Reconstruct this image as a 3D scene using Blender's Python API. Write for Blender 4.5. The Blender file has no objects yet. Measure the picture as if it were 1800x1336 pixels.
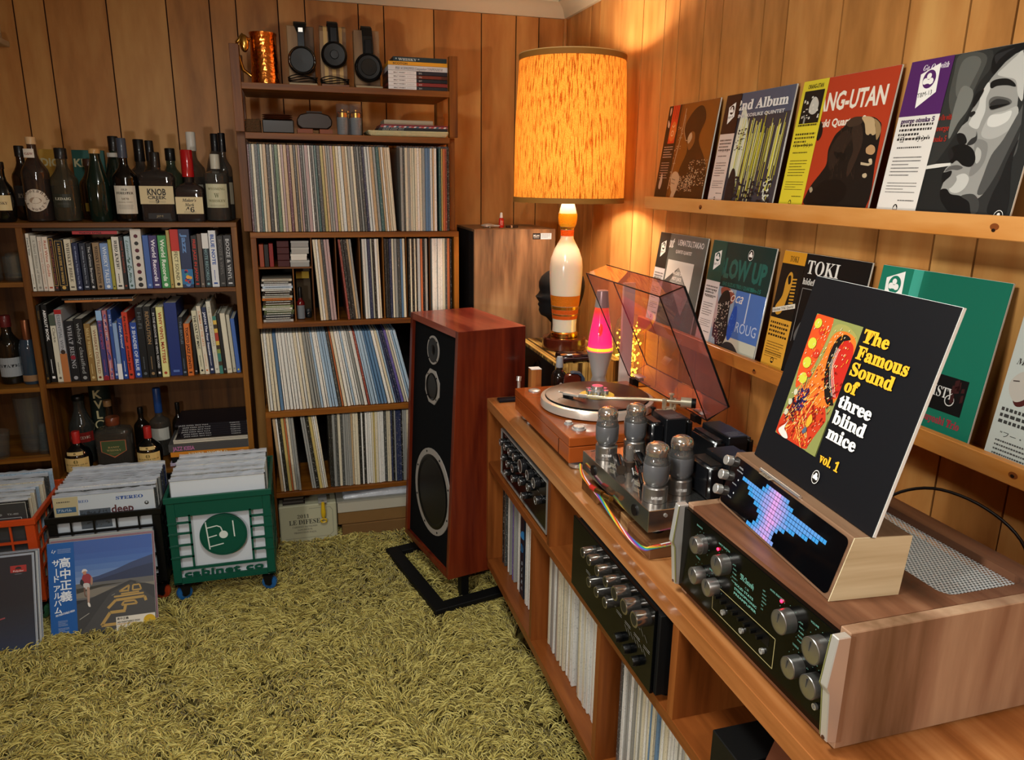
import bpy, bmesh, math, random
from mathutils import Vector, Matrix
R = random.Random(7)
C = bpy.context.scene.collection
PI = math.pi
# ------------------------------------------------ camera, world, lights, exposure
sc = bpy.context.scene
cam_d = bpy.data.cameras.new('camera'); cam = bpy.data.objects.new('camera', cam_d); C.objects.link(cam)
_M = ((0.960056, -0.279497, 0.013148), (-0.060242, -0.252355, -0.965758), (0.273245, 0.92639, -0.259113))
cam.matrix_world = Matrix(((_M[0][0], -_M[1][0], -_M[2][0], 0), (_M[0][1], -_M[1][1], -_M[2][1], 0),
                           (_M[0][2], -_M[1][2], -_M[2][2], 1.5), (0, 0, 0, 1)))
cam_d.sensor_width = 36; cam_d.lens = 1313.44 / 1800 * 36; cam_d.clip_start = .02
sc.camera = cam
w = bpy.data.worlds.new('world'); sc.world = w; w.use_nodes = True
w.node_tree.nodes['Background'].inputs[0].default_value = (.9, .95, 1, 1)
w.node_tree.nodes['Background'].inputs[1].default_value = .05
sc.view_settings.view_transform = 'Standard'; sc.view_settings.look = 'None'
sc.view_settings.gamma = 1; sc.view_settings.use_curve_mapping = False
sc.view_settings.exposure = 0.22
sc.cycles.max_bounces = 7; sc.cycles.diffuse_bounces = 3; sc.cycles.glossy_bounces = 3
sc.cycles.transmission_bounces = 6; sc.cycles.transparent_max_bounces = 12
sc.cycles.sample_clamp_indirect = 4; sc.cycles.caustics_reflective = False; sc.cycles.caustics_refractive = False
sc.cycles.use_denoising = True

def light(name, kind, loc, energy, col, size=.1, size_y=None, target=None, **kw):
    d = bpy.data.lights.new(name, kind); d.energy = energy; d.color = col
    if kind == 'AREA':
        d.size = size
        if size_y: d.shape = 'RECTANGLE'; d.size_y = size_y
        else: d.shape = 'DISK'
    elif kind in ('POINT', 'SPOT'): d.shadow_soft_size = size
    for k, v in kw.items(): setattr(d, k, v)
    o = bpy.data.objects.new(name, d); C.objects.link(o); o.location = loc
    if target is not None:
        o.rotation_euler = (Vector(target) - Vector(loc)).to_track_quat('-Z', 'Y').to_euler()
    return o
# ceiling lamp over the carpet, and a floor lamp left of the photographer (it throws the shadows on the walls)
light('ceiling_light_bulb', 'AREA', (-.05, 1.0, 2.22), 18, (.97, 1, .94), .3, target=(-.05, 1.0, 0))
light('ceiling_fill_light', 'POINT', (-.1, .75, 2.0), 13, (1, .98, .93), .11)  # added fill that brightens the ceiling and upper walls
light('floor_lamp_bulb', 'SPOT', (-.82, .33, 1.28), 66, (1, .95, .88), .06, target=(1.2, 1.75, 1.1), spot_size=2.65, spot_blend=1)
light('rear_fill_light', 'AREA', (.15, -.7, 2.22), 20, (1, .97, .92), .3, target=(.15, -.7, 0))  # unseen fill added behind the camera for the near faces

# ------------------------------------------------ material helpers
def lin(c):
    if isinstance(c, str):
        c = [int(c[i:i + 2], 16) / 255 for i in (0, 2, 4)]
    return tuple(x / 12.92 if x <= .04045 else ((x + .055) / 1.055) ** 2.4 for x in c) + (1,)
_mc = {}
def mat(color, rough=.5, metal=0, spec=.3, emit=0, coat=0, alpha=1, trans=0, bump=0, bscale=60, name=None, ecol=None, ior=1.45):
    key = (str(color), rough, metal, spec, emit, coat, alpha, trans, bump, bscale, str(ecol), ior)
    if key in _mc: return _mc[key]
    m = bpy.data.materials.new(name or 'm'); m.use_nodes = True
    nt = m.node_tree; b = nt.nodes['Principled BSDF']; I = b.inputs
    I['Base Color'].default_value = lin(color); I['Roughness'].default_value = rough; I['Metallic'].default_value = metal
    I['Specular IOR Level'].default_value = spec; I['Coat Weight'].default_value = coat; I['Coat Roughness'].default_value = .08
    I['Alpha'].default_value = alpha; I['Transmission Weight'].default_value = trans; I['IOR'].default_value = ior
    if emit: I['Emission Color'].default_value = lin(ecol or color); I['Emission Strength'].default_value = emit
    if bump:
        tc = nt.nodes.new('ShaderNodeTexCoord'); n = nt.nodes.new('ShaderNodeTexNoise'); n.inputs['Scale'].default_value = bscale
        nt.links.new(tc.outputs['Object'], n.inputs['Vector'])
        bp = nt.nodes.new('ShaderNodeBump'); bp.inputs['Strength'].default_value = bump; bp.inputs['Distance'].default_value = .01
        nt.links.new(n.outputs['Fac'], bp.inputs['Height']); nt.links.new(bp.outputs[0], I['Normal'])
    _mc[key] = m
    return m
def ramp(nt, fac, stops):
    r = nt.nodes.new('ShaderNodeValToRGB'); e = r.color_ramp.elements
    while len(e) < len(stops): e.new(.5)
    for el, (p, c) in zip(e, stops): el.position = p; el.color = lin(c) if not isinstance(c, tuple) or len(c) == 3 else c
    nt.links.new(fac, r.inputs[0]); return r.outputs[0]
def wood(dark, mid, light_, axis='x', scale=1, rough=.4, coat=0, streak=14, rand=1, contrast=1.0, bump=.08):
    key = ('wood', dark, mid, light_, axis, scale, rough, coat, streak, rand, contrast)
    if key in _mc: return _mc[key]
    m = bpy.data.materials.new('wood'); m.use_nodes = True; nt = m.node_tree; N = nt.nodes; L = nt.links
    b = N['Principled BSDF']
    tc = N.new('ShaderNodeTexCoord'); oi = N.new('ShaderNodeObjectInfo')
    mp = N.new('ShaderNodeMapping'); L.new(tc.outputs['Object'], mp.inputs['Vector'])
    s = [streak * scale] * 3; s['xyz'.index(axis)] = 1.1 * scale
    mp.inputs['Scale'].default_value = s
    if rand:
        mm = N.new('ShaderNodeVectorMath'); mm.operation = 'SCALE'; mm.inputs[0].default_value = (37, 91, 53)
        L.new(oi.outputs['Random'], mm.inputs['Scale']); L.new(mm.outputs[0], mp.inputs['Location'])
    n1 = N.new('ShaderNodeTexNoise'); n1.inputs['Scale'].default_value = .55; n1.inputs['Detail'].default_value = 3; n1.inputs['Distortion'].default_value = 1.2
    L.new(mp.outputs[0], n1.inputs['Vector'])
    n2 = N.new('ShaderNodeTexNoise'); n2.inputs['Scale'].default_value = 5; n2.inputs['Detail'].default_value = 4
    L.new(mp.outputs[0], n2.inputs['Vector'])
    ad = N.new('ShaderNodeMath'); ad.operation = 'MULTIPLY_ADD'; ad.inputs[1].default_value = .35
    L.new(n2.outputs['Fac'], ad.inputs[0]); 
    sb = N.new('ShaderNodeMath'); sb.operation = 'MULTIPLY_ADD'; sb.inputs[1].default_value = contrast; sb.inputs[2].default_value = .5 - .5 * contrast - .175
    L.new(n1.outputs['Fac'], sb.inputs[0]); L.new(sb.outputs[0], ad.inputs[2])
    c = ramp(nt, ad.outputs[0], [(.3, dark), (.48, mid), (.68, light_)])
    L.new(c, b.inputs['Base Color']); b.inputs['Roughness'].default_value = rough; b.inputs['Specular IOR Level'].default_value = .25
    b.inputs['Coat Weight'].default_value = coat; b.inputs['Coat Roughness'].default_value = .06
    if bump:
        bp = N.new('ShaderNodeBump'); bp.inputs['Strength'].default_value = bump; bp.inputs['Distance'].default_value = .002
        L.new(n2.outputs['Fac'], bp.inputs['Height']); L.new(bp.outputs[0], b.inputs['Normal'])
    _mc[key] = m
    return m
def clear(col, alpha, rough=.05):            # thin tinted plastic or glass film: tinted see-through plus gloss
    key = ('clear', str(col), alpha, rough)
    if key in _mc: return _mc[key]
    m = bpy.data.materials.new('clear'); m.use_nodes = True; nt = m.node_tree; N = nt.nodes; L = nt.links
    N.remove(N['Principled BSDF']); out = N['Material Output']
    t = N.new('ShaderNodeBsdfTransparent'); t.inputs[0].default_value = lin(col)
    g = N.new('ShaderNodeBsdfGlossy'); g.inputs['Roughness'].default_value = rough
    d = N.new('ShaderNodeBsdfDiffuse'); d.inputs[0].default_value = lin(col)
    fr = N.new('ShaderNodeFresnel'); fr.inputs[0].default_value = 1.5; ge = N.new('ShaderNodeNewGeometry')     # only the outer face of a sheet shines
    f = N.new('ShaderNodeMath'); f.operation = 'MULTIPLY'; iv = N.new('ShaderNodeMath'); iv.operation = 'SUBTRACT'; iv.inputs[0].default_value = 1
    L.new(ge.outputs['Backfacing'], iv.inputs[1]); L.new(fr.outputs[0], f.inputs[0]); L.new(iv.outputs[0], f.inputs[1])
    m1 = N.new('ShaderNodeMixShader'); m1.inputs[0].default_value = alpha
    L.new(t.outputs[0], m1.inputs[1]); L.new(d.outputs[0], m1.inputs[2])
    m2 = N.new('ShaderNodeMixShader'); L.new(f.outputs[0], m2.inputs[0]); L.new(m1.outputs[0], m2.inputs[1]); L.new(g.outputs[0], m2.inputs[2])
    L.new(m2.outputs[0], out.inputs[0]); _mc[key] = m
    return m

# ------------------------------------------------ mesh helpers
WP = {}
class MB:
    def __init__(s): s.v = []; s.f = []; s.m = []
    def add(s, vs, fs, m=0):
        b = len(s.v); s.v += [tuple(v) for v in vs]; s.f += [tuple(b + i for i in f) for f in fs]; s.m += [m] * len(fs); return s
    def box(s, x0, x1, y0, y1, z0, z1, m=0):
        vs = [(x, y, z) for x in (x0, x1) for y in (y0, y1) for z in (z0, z1)]
        return s.add(vs, [(0, 1, 3, 2), (4, 6, 7, 5), (0, 4, 5, 1), (2, 3, 7, 6), (0, 2, 6, 4), (1, 5, 7, 3)], m)
    def hexa(s, p, m=0):   # eight corners: bottom four (ccw from above) then top four
        return s.add(p, [(3, 2, 1, 0), (4, 5, 6, 7), (0, 1, 5, 4), (1, 2, 6, 5), (2, 3, 7, 6), (3, 0, 4, 7)], m)
    def prism(s, poly, axis, a, b, m=0):   # poly: 2d points, extruded along axis from a to b
        ax = 'xyz'.index(axis); n = len(poly)
        def P(p, t):
            q = list(p); q.insert(ax, t); return q
        fs = [tuple(range(n))[::-1], tuple(range(n, 2 * n))] + [(i, (i + 1) % n, n + (i + 1) % n, n + i) for i in range(n)]
        return s.add([P(p, a) for p in poly] + [P(p, b) for p in poly], fs, m)
    def lathe(s, prof, c=(0, 0, 0), seg=24, axis='z', m=0, caps=True, sx=1, sy=1):
        vs = []; fs = []; ax = 'xyz'.index(axis)
        for r, z in prof:
            for k in range(seg):
                a = 2 * PI * k / seg; q = [r * math.cos(a) * sx, r * math.sin(a) * sy]; q.insert(ax, z)
                vs.append([q[i] + c[i] for i in range(3)])
        for j in range(len(prof) - 1):
            for k in range(seg):
                fs.append((j * seg + k, j * seg + (k + 1) % seg, (j + 1) * seg + (k + 1) % seg, (j + 1) * seg + k))
        if caps:
            if prof[0][0] > 1e-5: fs.append(tuple(range(seg))[::-1])
            if prof[-1][0] > 1e-5: fs.append(tuple((len(prof) - 1) * seg + k for k in range(seg)))
        return s.add(vs, fs, m)
    def cyl(s, c, r, h, axis='z', seg=20, m=0, r2=None):
        return s.lathe([(r, 0), (r if r2 is None else r2, h)], c, seg, axis, m)
    def tube(s, pts, r, seg=8, m=0, closed=False):
        pts = [Vector(p) for p in pts]; n = len(pts); vs = []; fs = []
        up = Vector((0, 0, 1))
        for i, p in enumerate(pts):
            d = (pts[(i + 1) % n] - pts[i - 1]) if closed else (pts[min(i + 1, n - 1)] - pts[max(i - 1, 0)])
            d.normalize(); u = d.cross(up)
            if u.length < .05: u = d.cross(Vector((0, 1, 0)))
            u.normalize(); v = d.cross(u); rr = r[i] if isinstance(r, (list, tuple)) else r
            vs += [p + u * rr * math.cos(2 * PI * k / seg) + v * rr * math.sin(2 * PI * k / seg) for k in range(seg)]
        for i in range(n if closed else n - 1):
            j = (i + 1) % n
            for k in range(seg): fs.append((i * seg + k, i * seg + (k + 1) % seg, j * seg + (k + 1) % seg, j * seg + k))
        if not closed: fs += [tuple(range(seg))[::-1], tuple((n - 1) * seg + k for k in range(seg))]
        return s.add(vs, fs, m)
    def ell(s, c, rx, ry, rz, seg=16, rings=8, m=0):
        prof = [(math.sin(PI * i / rings), -math.cos(PI * i / rings) * rz) for i in range(rings + 1)]
        prof[0] = (.001, -rz); prof[-1] = (.001, rz)
        return s.lathe(prof, c, seg, 'z', m, sx=rx, sy=ry)
    def xf(s, mtx, start=0):
        for i in range(start, len(s.v)): s.v[i] = tuple(mtx @ Vector(s.v[i]))
        return s
    def mesh(s, name, mats, off=(0, 0, 0), bevel=0, smooth=None, seg=1):
        me = bpy.data.meshes.new(name)
        me.from_pydata([(v[0] - off[0], v[1] - off[1], v[2] - off[2]) for v in s.v], [], s.f)
        for m in (mats if isinstance(mats, (list, tuple)) else [mats]): me.materials.append(m)
        if any(s.m): me.polygons.foreach_set('material_index', s.m)
        bm = bmesh.new(); bm.from_mesh(me)
        if bevel: bmesh.ops.bevel(bm, geom=bm.edges[:] + bm.verts[:], offset=bevel, segments=seg, affect='EDGES', clamp_overlap=True)
        bmesh.ops.recalc_face_normals(bm, faces=bm.faces[:]); bm.to_mesh(me); bm.free()
        if smooth:
            me.polygons.foreach_set('use_smooth', [True] * len(me.polygons)); me.set_sharp_from_angle(angle=math.radians(smooth))
        return me
    def build(s, name, mats, parent=None, bevel=0, smooth=None, seg=1):
        lo = [min(v[i] for v in s.v) for i in range(3)]; hi = [max(v[i] for v in s.v) for i in range(3)]
        c = Vector(((lo[0] + hi[0]) / 2, (lo[1] + hi[1]) / 2, lo[2]))
        o = bpy.data.objects.new(name, s.mesh(name, mats, c, bevel, smooth, seg)); C.objects.link(o)
        if parent: o.parent = parent
        o.location = c - (WP[parent.name] if parent else Vector((0, 0, 0))); WP[o.name] = c
        return o
def B(*a, **k): return MB().box(*a, **k)
def tag(o, label=None, cat=None, group=None, kind=None):
    if label: o['label'] = label
    if cat: o['category'] = cat
    if group: o['group'] = group
    if kind: o['kind'] = kind
    return o
def T(name, label, cat, loc=(0, 0, 0), group=None, rot=None):
    o = bpy.data.objects.new(name, None); C.objects.link(o); o.location = loc; o.empty_display_size = .05
    WP[o.name] = Vector(loc)
    if rot is not None: o.rotation_euler = rot; WP[o.name] = Vector((0, 0, 0))   # turned things are modelled in their own frame
    return tag(o, label, cat, group)
def structure(name, mb, m, parent=None, **k):
    o = mb.build(name, m, parent, **k)
    if not parent: o['kind'] = 'structure'
    return o
def copy_tree(o, parent=None):
    c = o.copy(); C.objects.link(c); c.parent = parent
    for ch in o.children: copy_tree(ch, c)
    return c
# ------------------------------------------------ printed matter: flat shapes and lettering on a surface
_tc = {}
def text_geo(s, offset, spacing, shear):
    key = (s, offset, spacing, shear)
    if key not in _tc:
        c = bpy.data.curves.new('t', 'FONT'); c.body = s; c.size = 1; c.resolution_u = 2; c.offset = offset
        c.space_character = spacing; c.shear = shear; c.align_x = 'LEFT'
        o = bpy.data.objects.new('t', c); me = o.to_mesh()
        vs = [(v.co[0], v.co[1]) for v in me.vertices]; fs = [tuple(p.vertices) for p in me.polygons]
        o.to_mesh_clear(); bpy.data.objects.remove(o); bpy.data.curves.remove(c)
        _tc[key] = (vs, fs)
    return _tc[key]
_st = {'B': (0x1D400, 0x1D41A, 0x1D7CE), 'F': (0x1D56C, 0x1D586, 0x1D7CE)}      # serif bold and black letter
def sty(s, k):
    U, L, D = _st[k]; r = ''
    for ch in s:
        if 'A' <= ch <= 'Z': r += chr(U + ord(ch) - 65)
        elif 'a' <= ch <= 'z': r += chr(L + ord(ch) - 97)
        elif '0' <= ch <= '9': r += chr(D + ord(ch) - 48)
        else: r += ch
    return r
def spline(pts, n=5):
    r = []; N = len(pts)
    for i in range(N):
        p0, p1, p2, p3 = [pts[(i + j) % N] for j in (-1, 0, 1, 2)]
        for k in range(n):
            t = k / n
            r.append(tuple(.5 * (2 * p1[a] + (p2[a] - p0[a]) * t + (2 * p0[a] - 5 * p1[a] + 4 * p2[a] - p3[a]) * t * t
                                 + (3 * p1[a] - p0[a] - 3 * p2[a] + p3[a]) * t ** 3) for a in (0, 1)))
    return r
class Print:
    """flat print on a surface: origin O, unit axes U (reading direction) and V (up); s scales the 2-d coordinates"""
    def __init__(p, O, U, V, s=1):
        p.O = Vector(O); p.U = Vector(U).normalized(); p.V = Vector(V).normalized(); p.N = p.U.cross(p.V); p.s = s
        p.mb = MB(); p.mats = []; p.k = 0; p.aff = None
    def _mi(p, m):
        if not isinstance(m, bpy.types.Material): m = mat(m, .5, spec=.3)
        if m not in p.mats: p.mats.append(m)
        return p.mats.index(m)
    def _put(p, vs, fs, m):
        h = .0003 + .00003 * p.k; p.k += 1
        if p.aff: vs = [(p.aff[0] * x + p.aff[1], p.aff[2] * y + p.aff[3]) for x, y in vs]
        p.mb.add([p.O + p.U * x * p.s + p.V * y * p.s + p.N * h for x, y in vs], fs, p._mi(m))
    def poly(p, m, pts): p._put(pts, [tuple(range(len(pts)))], m); return p
    def rect(p, m, x0, y0, x1, y1): return p.poly(m, [(x0, y0), (x1, y0), (x1, y1), (x0, y1)])
    def blob(p, m, pts, n=5): return p.poly(m, [(a, max(b, .0008)) for a, b in spline(pts, n)])
    def circ(p, m, x, y, r, ry=None, n=24): return p.poly(m, [(x + r * math.cos(2 * PI * i / n), y + (ry or r) * math.sin(2 * PI * i / n)) for i in range(n)])
    def ring(p, m, x, y, r, r2, n=28):
        vs = [(x + q * math.cos(2 * PI * i / n), y + q * math.sin(2 * PI * i / n)) for q in (r, r2) for i in range(n)]
        p._put(vs, [(i, (i + 1) % n, n + (i + 1) % n, n + i) for i in range(n)], m); return p
    def line(p, m, pts, w):
        for (a, b) in zip(pts, pts[1:]):
            d = math.hypot(b[0] - a[0], b[1] - a[1]) or 1; nx, ny = -(b[1] - a[1]) / d * w / 2, (b[0] - a[0]) / d * w / 2
            p.poly(m, [(a[0] + nx, a[1] + ny), (a[0] - nx, a[1] - ny), (b[0] - nx, b[1] - ny), (b[0] + nx, b[1] + ny)])
            p.k -= 1
        p.k += 1; return p
    def dust(p, m, x0, y0, x1, y1, n, a, b=None, seed=0, rot=0):   # many small strokes
        r = random.Random(seed); vs = []; fs = []
        for i in range(n):
            x, y = r.uniform(x0, x1), r.uniform(y0, y1); w_ = a * r.uniform(.4, 1.3); h_ = (b or a) * r.uniform(.4, 1.3)
            q = [(-w_, -h_), (w_, -h_ * .6), (w_ * .7, h_), (-w_ * .8, h_ * .7)]; t = rot + r.uniform(-.2, .2)
            k = len(vs); vs += [(x + u * math.cos(t) - v * math.sin(t), y + u * math.sin(t) + v * math.cos(t)) for u, v in q]; fs.append((k, k + 1, k + 2, k + 3))
        p._put(vs, fs, m); return p
    def text(p, s, x, y, size, m='000000', w=None, al='l', rot=0, st=None, off=0, sp=1, shear=0, sx=1):
        if st == 'SB': off, st = max(off, .03), None       # heavy sans: the plain face thickened
        elif st == 'BI': st, shear = 'B', .3
        elif st == 'S': st, shear = None, .4
        if st: s = sty(s, st)
        vs, fs = text_geo(s, off, sp, shear)
        if not vs: return p
        x0 = min(v[0] for v in vs); x1 = max(v[0] for v in vs)
        kx = size * sx if w is None else w / (x1 - x0)
        W = (x1 - x0) * kx; ox = {'l': 0, 'c': -W / 2, 'r': -W}[al]; cr, sr = math.cos(rot), math.sin(rot)
        q = [((a - x0) * kx + ox, b * size) for a, b in vs]
        p._put([(x + a * cr - b * sr, y + a * sr + b * cr) for a, b in q], fs, m); return p
    def lines(p, m, x, y, w, n, dy, h, seed=1, gap=True):   # small illegible print as rows of word-length dashes
        r = random.Random(seed); vs = []; fs = []
        for i in range(n):
            cx = x; end = x + w * (r.uniform(.55, 1) if i % 3 == 2 else 1)
            while cx < end:
                l = h * r.uniform(.7, 1.6); k = len(vs)
                vs += [(cx, y - i * dy), (min(cx + l, end), y - i * dy), (min(cx + l, end), y - i * dy + h), (cx, y - i * dy + h)]; fs.append((k, k + 1, k + 2, k + 3)); cx += l + h * .45
        p._put(vs, fs, m); return p
    def build(p, parent, name='print'): return p.mb.build(name, p.mats, parent)
def mice(p, x, y, r, fg='f4f1ea', bg='15130f'):   # round badge with three small mice
    p.circ(fg, x, y, r * .82, r); p.circ(bg, x, y, r * .74, r * .92)
    for a, b, c in ((-.28, -.05, .3), (.25, -.08, .3), (0, .35, .27)): p.circ(fg, x + a * r, y + b * r, c * r, c * r, 12)
    p.poly(fg, [(x - .62 * r, y - .3 * r), (x + .62 * r, y - .3 * r), (x + .3 * r, y - .02 * r), (x - .4 * r, y - .05 * r)])
# ------------------------------------------------ palette
M_PLANK = wood('8a5a2a', 'b27a40', 'c89656', 'z', 1, .45, 0, 5, 1, .85, .03)
M_CHERRY = wood('582c0e', '723c17', '884c20', 'y', 1, .36, .08, 16)      # long low cabinet
M_CHERRYZ = wood('582c0e', '723c17', '884c20', 'z', 1, .4, .03, 16)
M_TOWER = wood('4a2508', '70400f', '8c5618', 'x', 1, .45, 0, 16)
M_TOWERZ = wood('4a2508', '70400f', '8c5618', 'z', 1, .45, 0, 16)
M_OAK = wood('3f2408', '63390e', '7e521a', 'x', 1, .45, 0, 20)
M_OAKZ = wood('3f2408', '63390e', '7e521a', 'z', 1, .45, 0, 20)
M_WALNUT = wood('4a2c1b', '7a4d32', '9c6c49', 'y', 1, .36, .05, 12, 1, 1.1)
M_WALNUTZ = wood('4a3524', '7d5f43', '9b7d5a', 'z', 1, .5, 0, 10, 1, 1.15)
M_WALNUTX = wood('4a2c1b', '7a4d32', '9c6c49', 'x', 1, .36, .05, 12, 1, 1.1)
M_MAHOG = wood('380d07', '521a0d', '6a2812', 'z', 1, .3, .15, 15)  # darker than the top: shade on the speaker sides is in this colour
M_MAHOGT = wood('4c1712', '6d2a1f', '84402f', 'y', 1, .3, .2, 12)
M_ZEBRA = wood('3d2812', 'a07a3c', 'c9a65c', 'y', 1, .4, 0, 110, 1, 2.4)
M_PINE = wood('9a5a24', 'b9742f', 'cd9150', 'y', 1, .4, .05, 7, 1, .9)
BLACK = mat('060607', .5, spec=.25); GLOSSBLACK = mat('050607', .14, spec=.16); CHROME = mat('e2e2e2', .16, .85); STEEL = mat('cfcdc8', .3, .75)
ALU = mat('d8d6d0', .35, .7); BRASS = mat('c99a4a', .22, 1); WHITE = mat('e8e6e0', .5); PAPER = mat('d8d2c2', .8); DARKMETAL = mat('2b2b2d', .35, .8)

# ------------------------------------------------ the room
XW, YW, ZC = 1.255, 3.45, 2.27
structure('floor', B(-2.4, XW, -1.3, YW, -.05, 0), mat('5f5428', .95))
structure('ceiling', B(-2.4, XW, -1.3, YW, ZC, ZC + .05), mat('b5b3a8', .6))
cl = bpy.data.objects['ceiling']
for i, y in enumerate((-.1, .5, 1.1, 1.7, 2.3, 2.9)):
    MB().box(-2.4, XW, y - .004, y + .004, ZC - .006, ZC).build('seam_batten', mat('8d8b82', .6), cl)
def wall(name, axis, pos, grooves, lo, hi, back):
    mb = MB(); z1 = ZC
    if axis == 'y': mb.box(lo, hi, pos, pos + .06, 0, z1)
    else: mb.box(pos, pos + .06, lo, hi, 0, z1)
    wl = structure(name, mb, mat('2a1409', .9))
    g = sorted(grooves); t = .007
    for a, b in zip(g, g[1:]):
        m = MB(); a += .0024; b -= .0024
        if axis == 'y': m.box(a, b, pos - t * back, pos, 0.002, z1 - .002)
        else: m.box(pos - t * back, pos, a, b, 0.002, z1 - .002)
        m.build('plank', M_PLANK, wl)
    return wl
gb = [-2.4, -2.2, -2.05, -1.84, -1.74, -1.54, -1.39, -1.28, -1.08, -.9385, -.835, -.623, -.4115, -.253, -.1538, .0065, .1121, .3266, .4322, .6446, .8548, 1.0124, 1.1181, XW - .004]
gr = [y * XW for y in (2.74, 2.6757, 2.509, 2.428, 2.266, 2.109, 1.975, 1.8946, 1.7653, 1.6837, 1.5178, 1.4335, 1.2677, 1.1035, .9817, .9008, .777, .69, .53, .45, .32, .16, .08, -.09, -.25, -.4, -.56, -.73, -.89, -1.03)]
wall('wall_back', 'y', YW, gb, -2.4, XW, 1)
wall('wall_right', 'x', XW, gr, -1.3, YW, 1)
structure('wall_left', B(-2.46, -2.4, -1.3, YW, 0, ZC), M_PLANK)
structure('wall_front', B(-2.4, XW, -1.36, -1.3, 0, ZC), M_PLANK)
trim_m = mat('c6bda6', .5)
def mould(name, axis):
    prof = [(0, -.075), (-.014, -.075), (-.02, -.06), (-.03, -.038), (-.05, -.022), (-.062, -.018), (-.062, -.010), (-.07, -.010), (-.07, 0), (0, 0)]
    m = MB()
    if axis == 'y': m.prism([(YW - .007 + a, ZC + b) for a, b in prof], 'x', -2.4, XW - .005)
    else: m.prism([(XW - .007 + a, ZC + b) for a, b in prof], 'y', -1.3, YW - .005)
    structure(name, m, trim_m, smooth=40)
mould('trim_1', 'y'); mould('trim_2', 'x')
structure('trim_3', MB().cyl((XW - .014, YW - .014, 0), .011, ZC - .07, seg=10), M_PLANK, smooth=50)
# a piece of a white shelf edge on the back wall at the top left corner of the picture
sh = T('wall_shelf', 'corner of a white wall shelf at the upper left edge of the picture', 'shelf', (-1.1, 3.4, 1.955))
B(-1.35, -.968, 3.30, 3.443, 1.955, 1.975).build('shelf_board', mat('c9b89a', .5), sh, bevel=.002)
B(-1.35, -.99, 3.40, 3.443, 1.975, 2.1).build('shelf_back', mat('c9b89a', .5), sh, bevel=.002)

# ------------------------------------------------ shag carpet: strands nobody could count
import numpy as np
def carpet():
    rs = np.random.RandomState(3); nt_ = 36000; per = 5
    tx = rs.uniform(-1.75, .95, nt_); ty = rs.uniform(.55, 3.35, nt_)
    keep = ~(((tx > .66) & (ty < 2.3)) | (ty > 3.1)); tx, ty = tx[keep], ty[keep]; nt_ = len(tx)
    ta = 2.2 * np.sin(tx * 5.3 + 1.7 * np.sin(ty * 4.1)) + 2 * np.cos(ty * 6.1 + tx * 3.3) + 1.5 * np.sin(9.1 * tx + 7.7 * ty) + rs.normal(0, .6, nt_)
    tH = rs.uniform(.016, .036, nt_) * (1 + .3 * np.sin(8 * tx + 3) * np.cos(7 * ty + 2 * np.sin(5 * tx))); tL = rs.uniform(.024, .05, nt_)
    rep = lambda q: np.repeat(q, per); n = nt_ * per
    x = rep(tx) + rs.normal(0, .0045, n); y = rep(ty) + rs.normal(0, .0045, n); a = rep(ta) + rs.normal(0, .3, n)
    L = rep(tL) * rs.uniform(.8, 1.15, n); H = rep(tH) * rs.uniform(.8, 1.15, n)
    P = np.zeros((n, 5, 3)); wob = rs.normal(0, .0022, (n, 5)); wob[:, 0] = 0
    for k, q in enumerate(np.linspace(0, 1, 5)):
        h = H * (1 - (1 - q) ** 2) - H * .3 * max(0, q - .6) / .4
        P[:, k, 0] = x + np.cos(a) * L * q ** 1.5 + wob[:, k] * -np.sin(a)
        P[:, k, 1] = y + np.sin(a) * L * q ** 1.5 + wob[:, k] * np.cos(a)
        P[:, k, 2] = h + .001
    hc = bpy.data.hair_curves.new('carpet'); hc.add_curves([5] * n)
    hc.position_data.foreach_set('vector', P.reshape(-1).astype(np.float32))
    ra = hc.attributes.get('radius') or hc.attributes.new('radius', 'FLOAT', 'POINT')
    ra.data.foreach_set('value', np.tile(np.array([.0012, .0016, .0016, .0014, .0008], np.float32), n))
    m = bpy.data.materials.new('shag'); m.use_nodes = True; nt = m.node_tree; b = nt.nodes['Principled BSDF']
    hi = nt.nodes.new('ShaderNodeHairInfo')
    c = ramp(nt, hi.outputs['Random'], [(0, '6c5d1a'), (.45, '9f8f3c'), (1, 'cabd6c')]); nt.links.new(c, b.inputs['Base Color'])
    b.inputs['Roughness'].default_value = .75; b.inputs['Sheen Weight'].default_value = .2
    hc.materials.append(m); o = bpy.data.objects.new('carpet', hc); C.objects.link(o)
    tag(o, 'olive yellow long pile shag carpet covering the floor', 'carpet', kind='stuff')
carpet()

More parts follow.
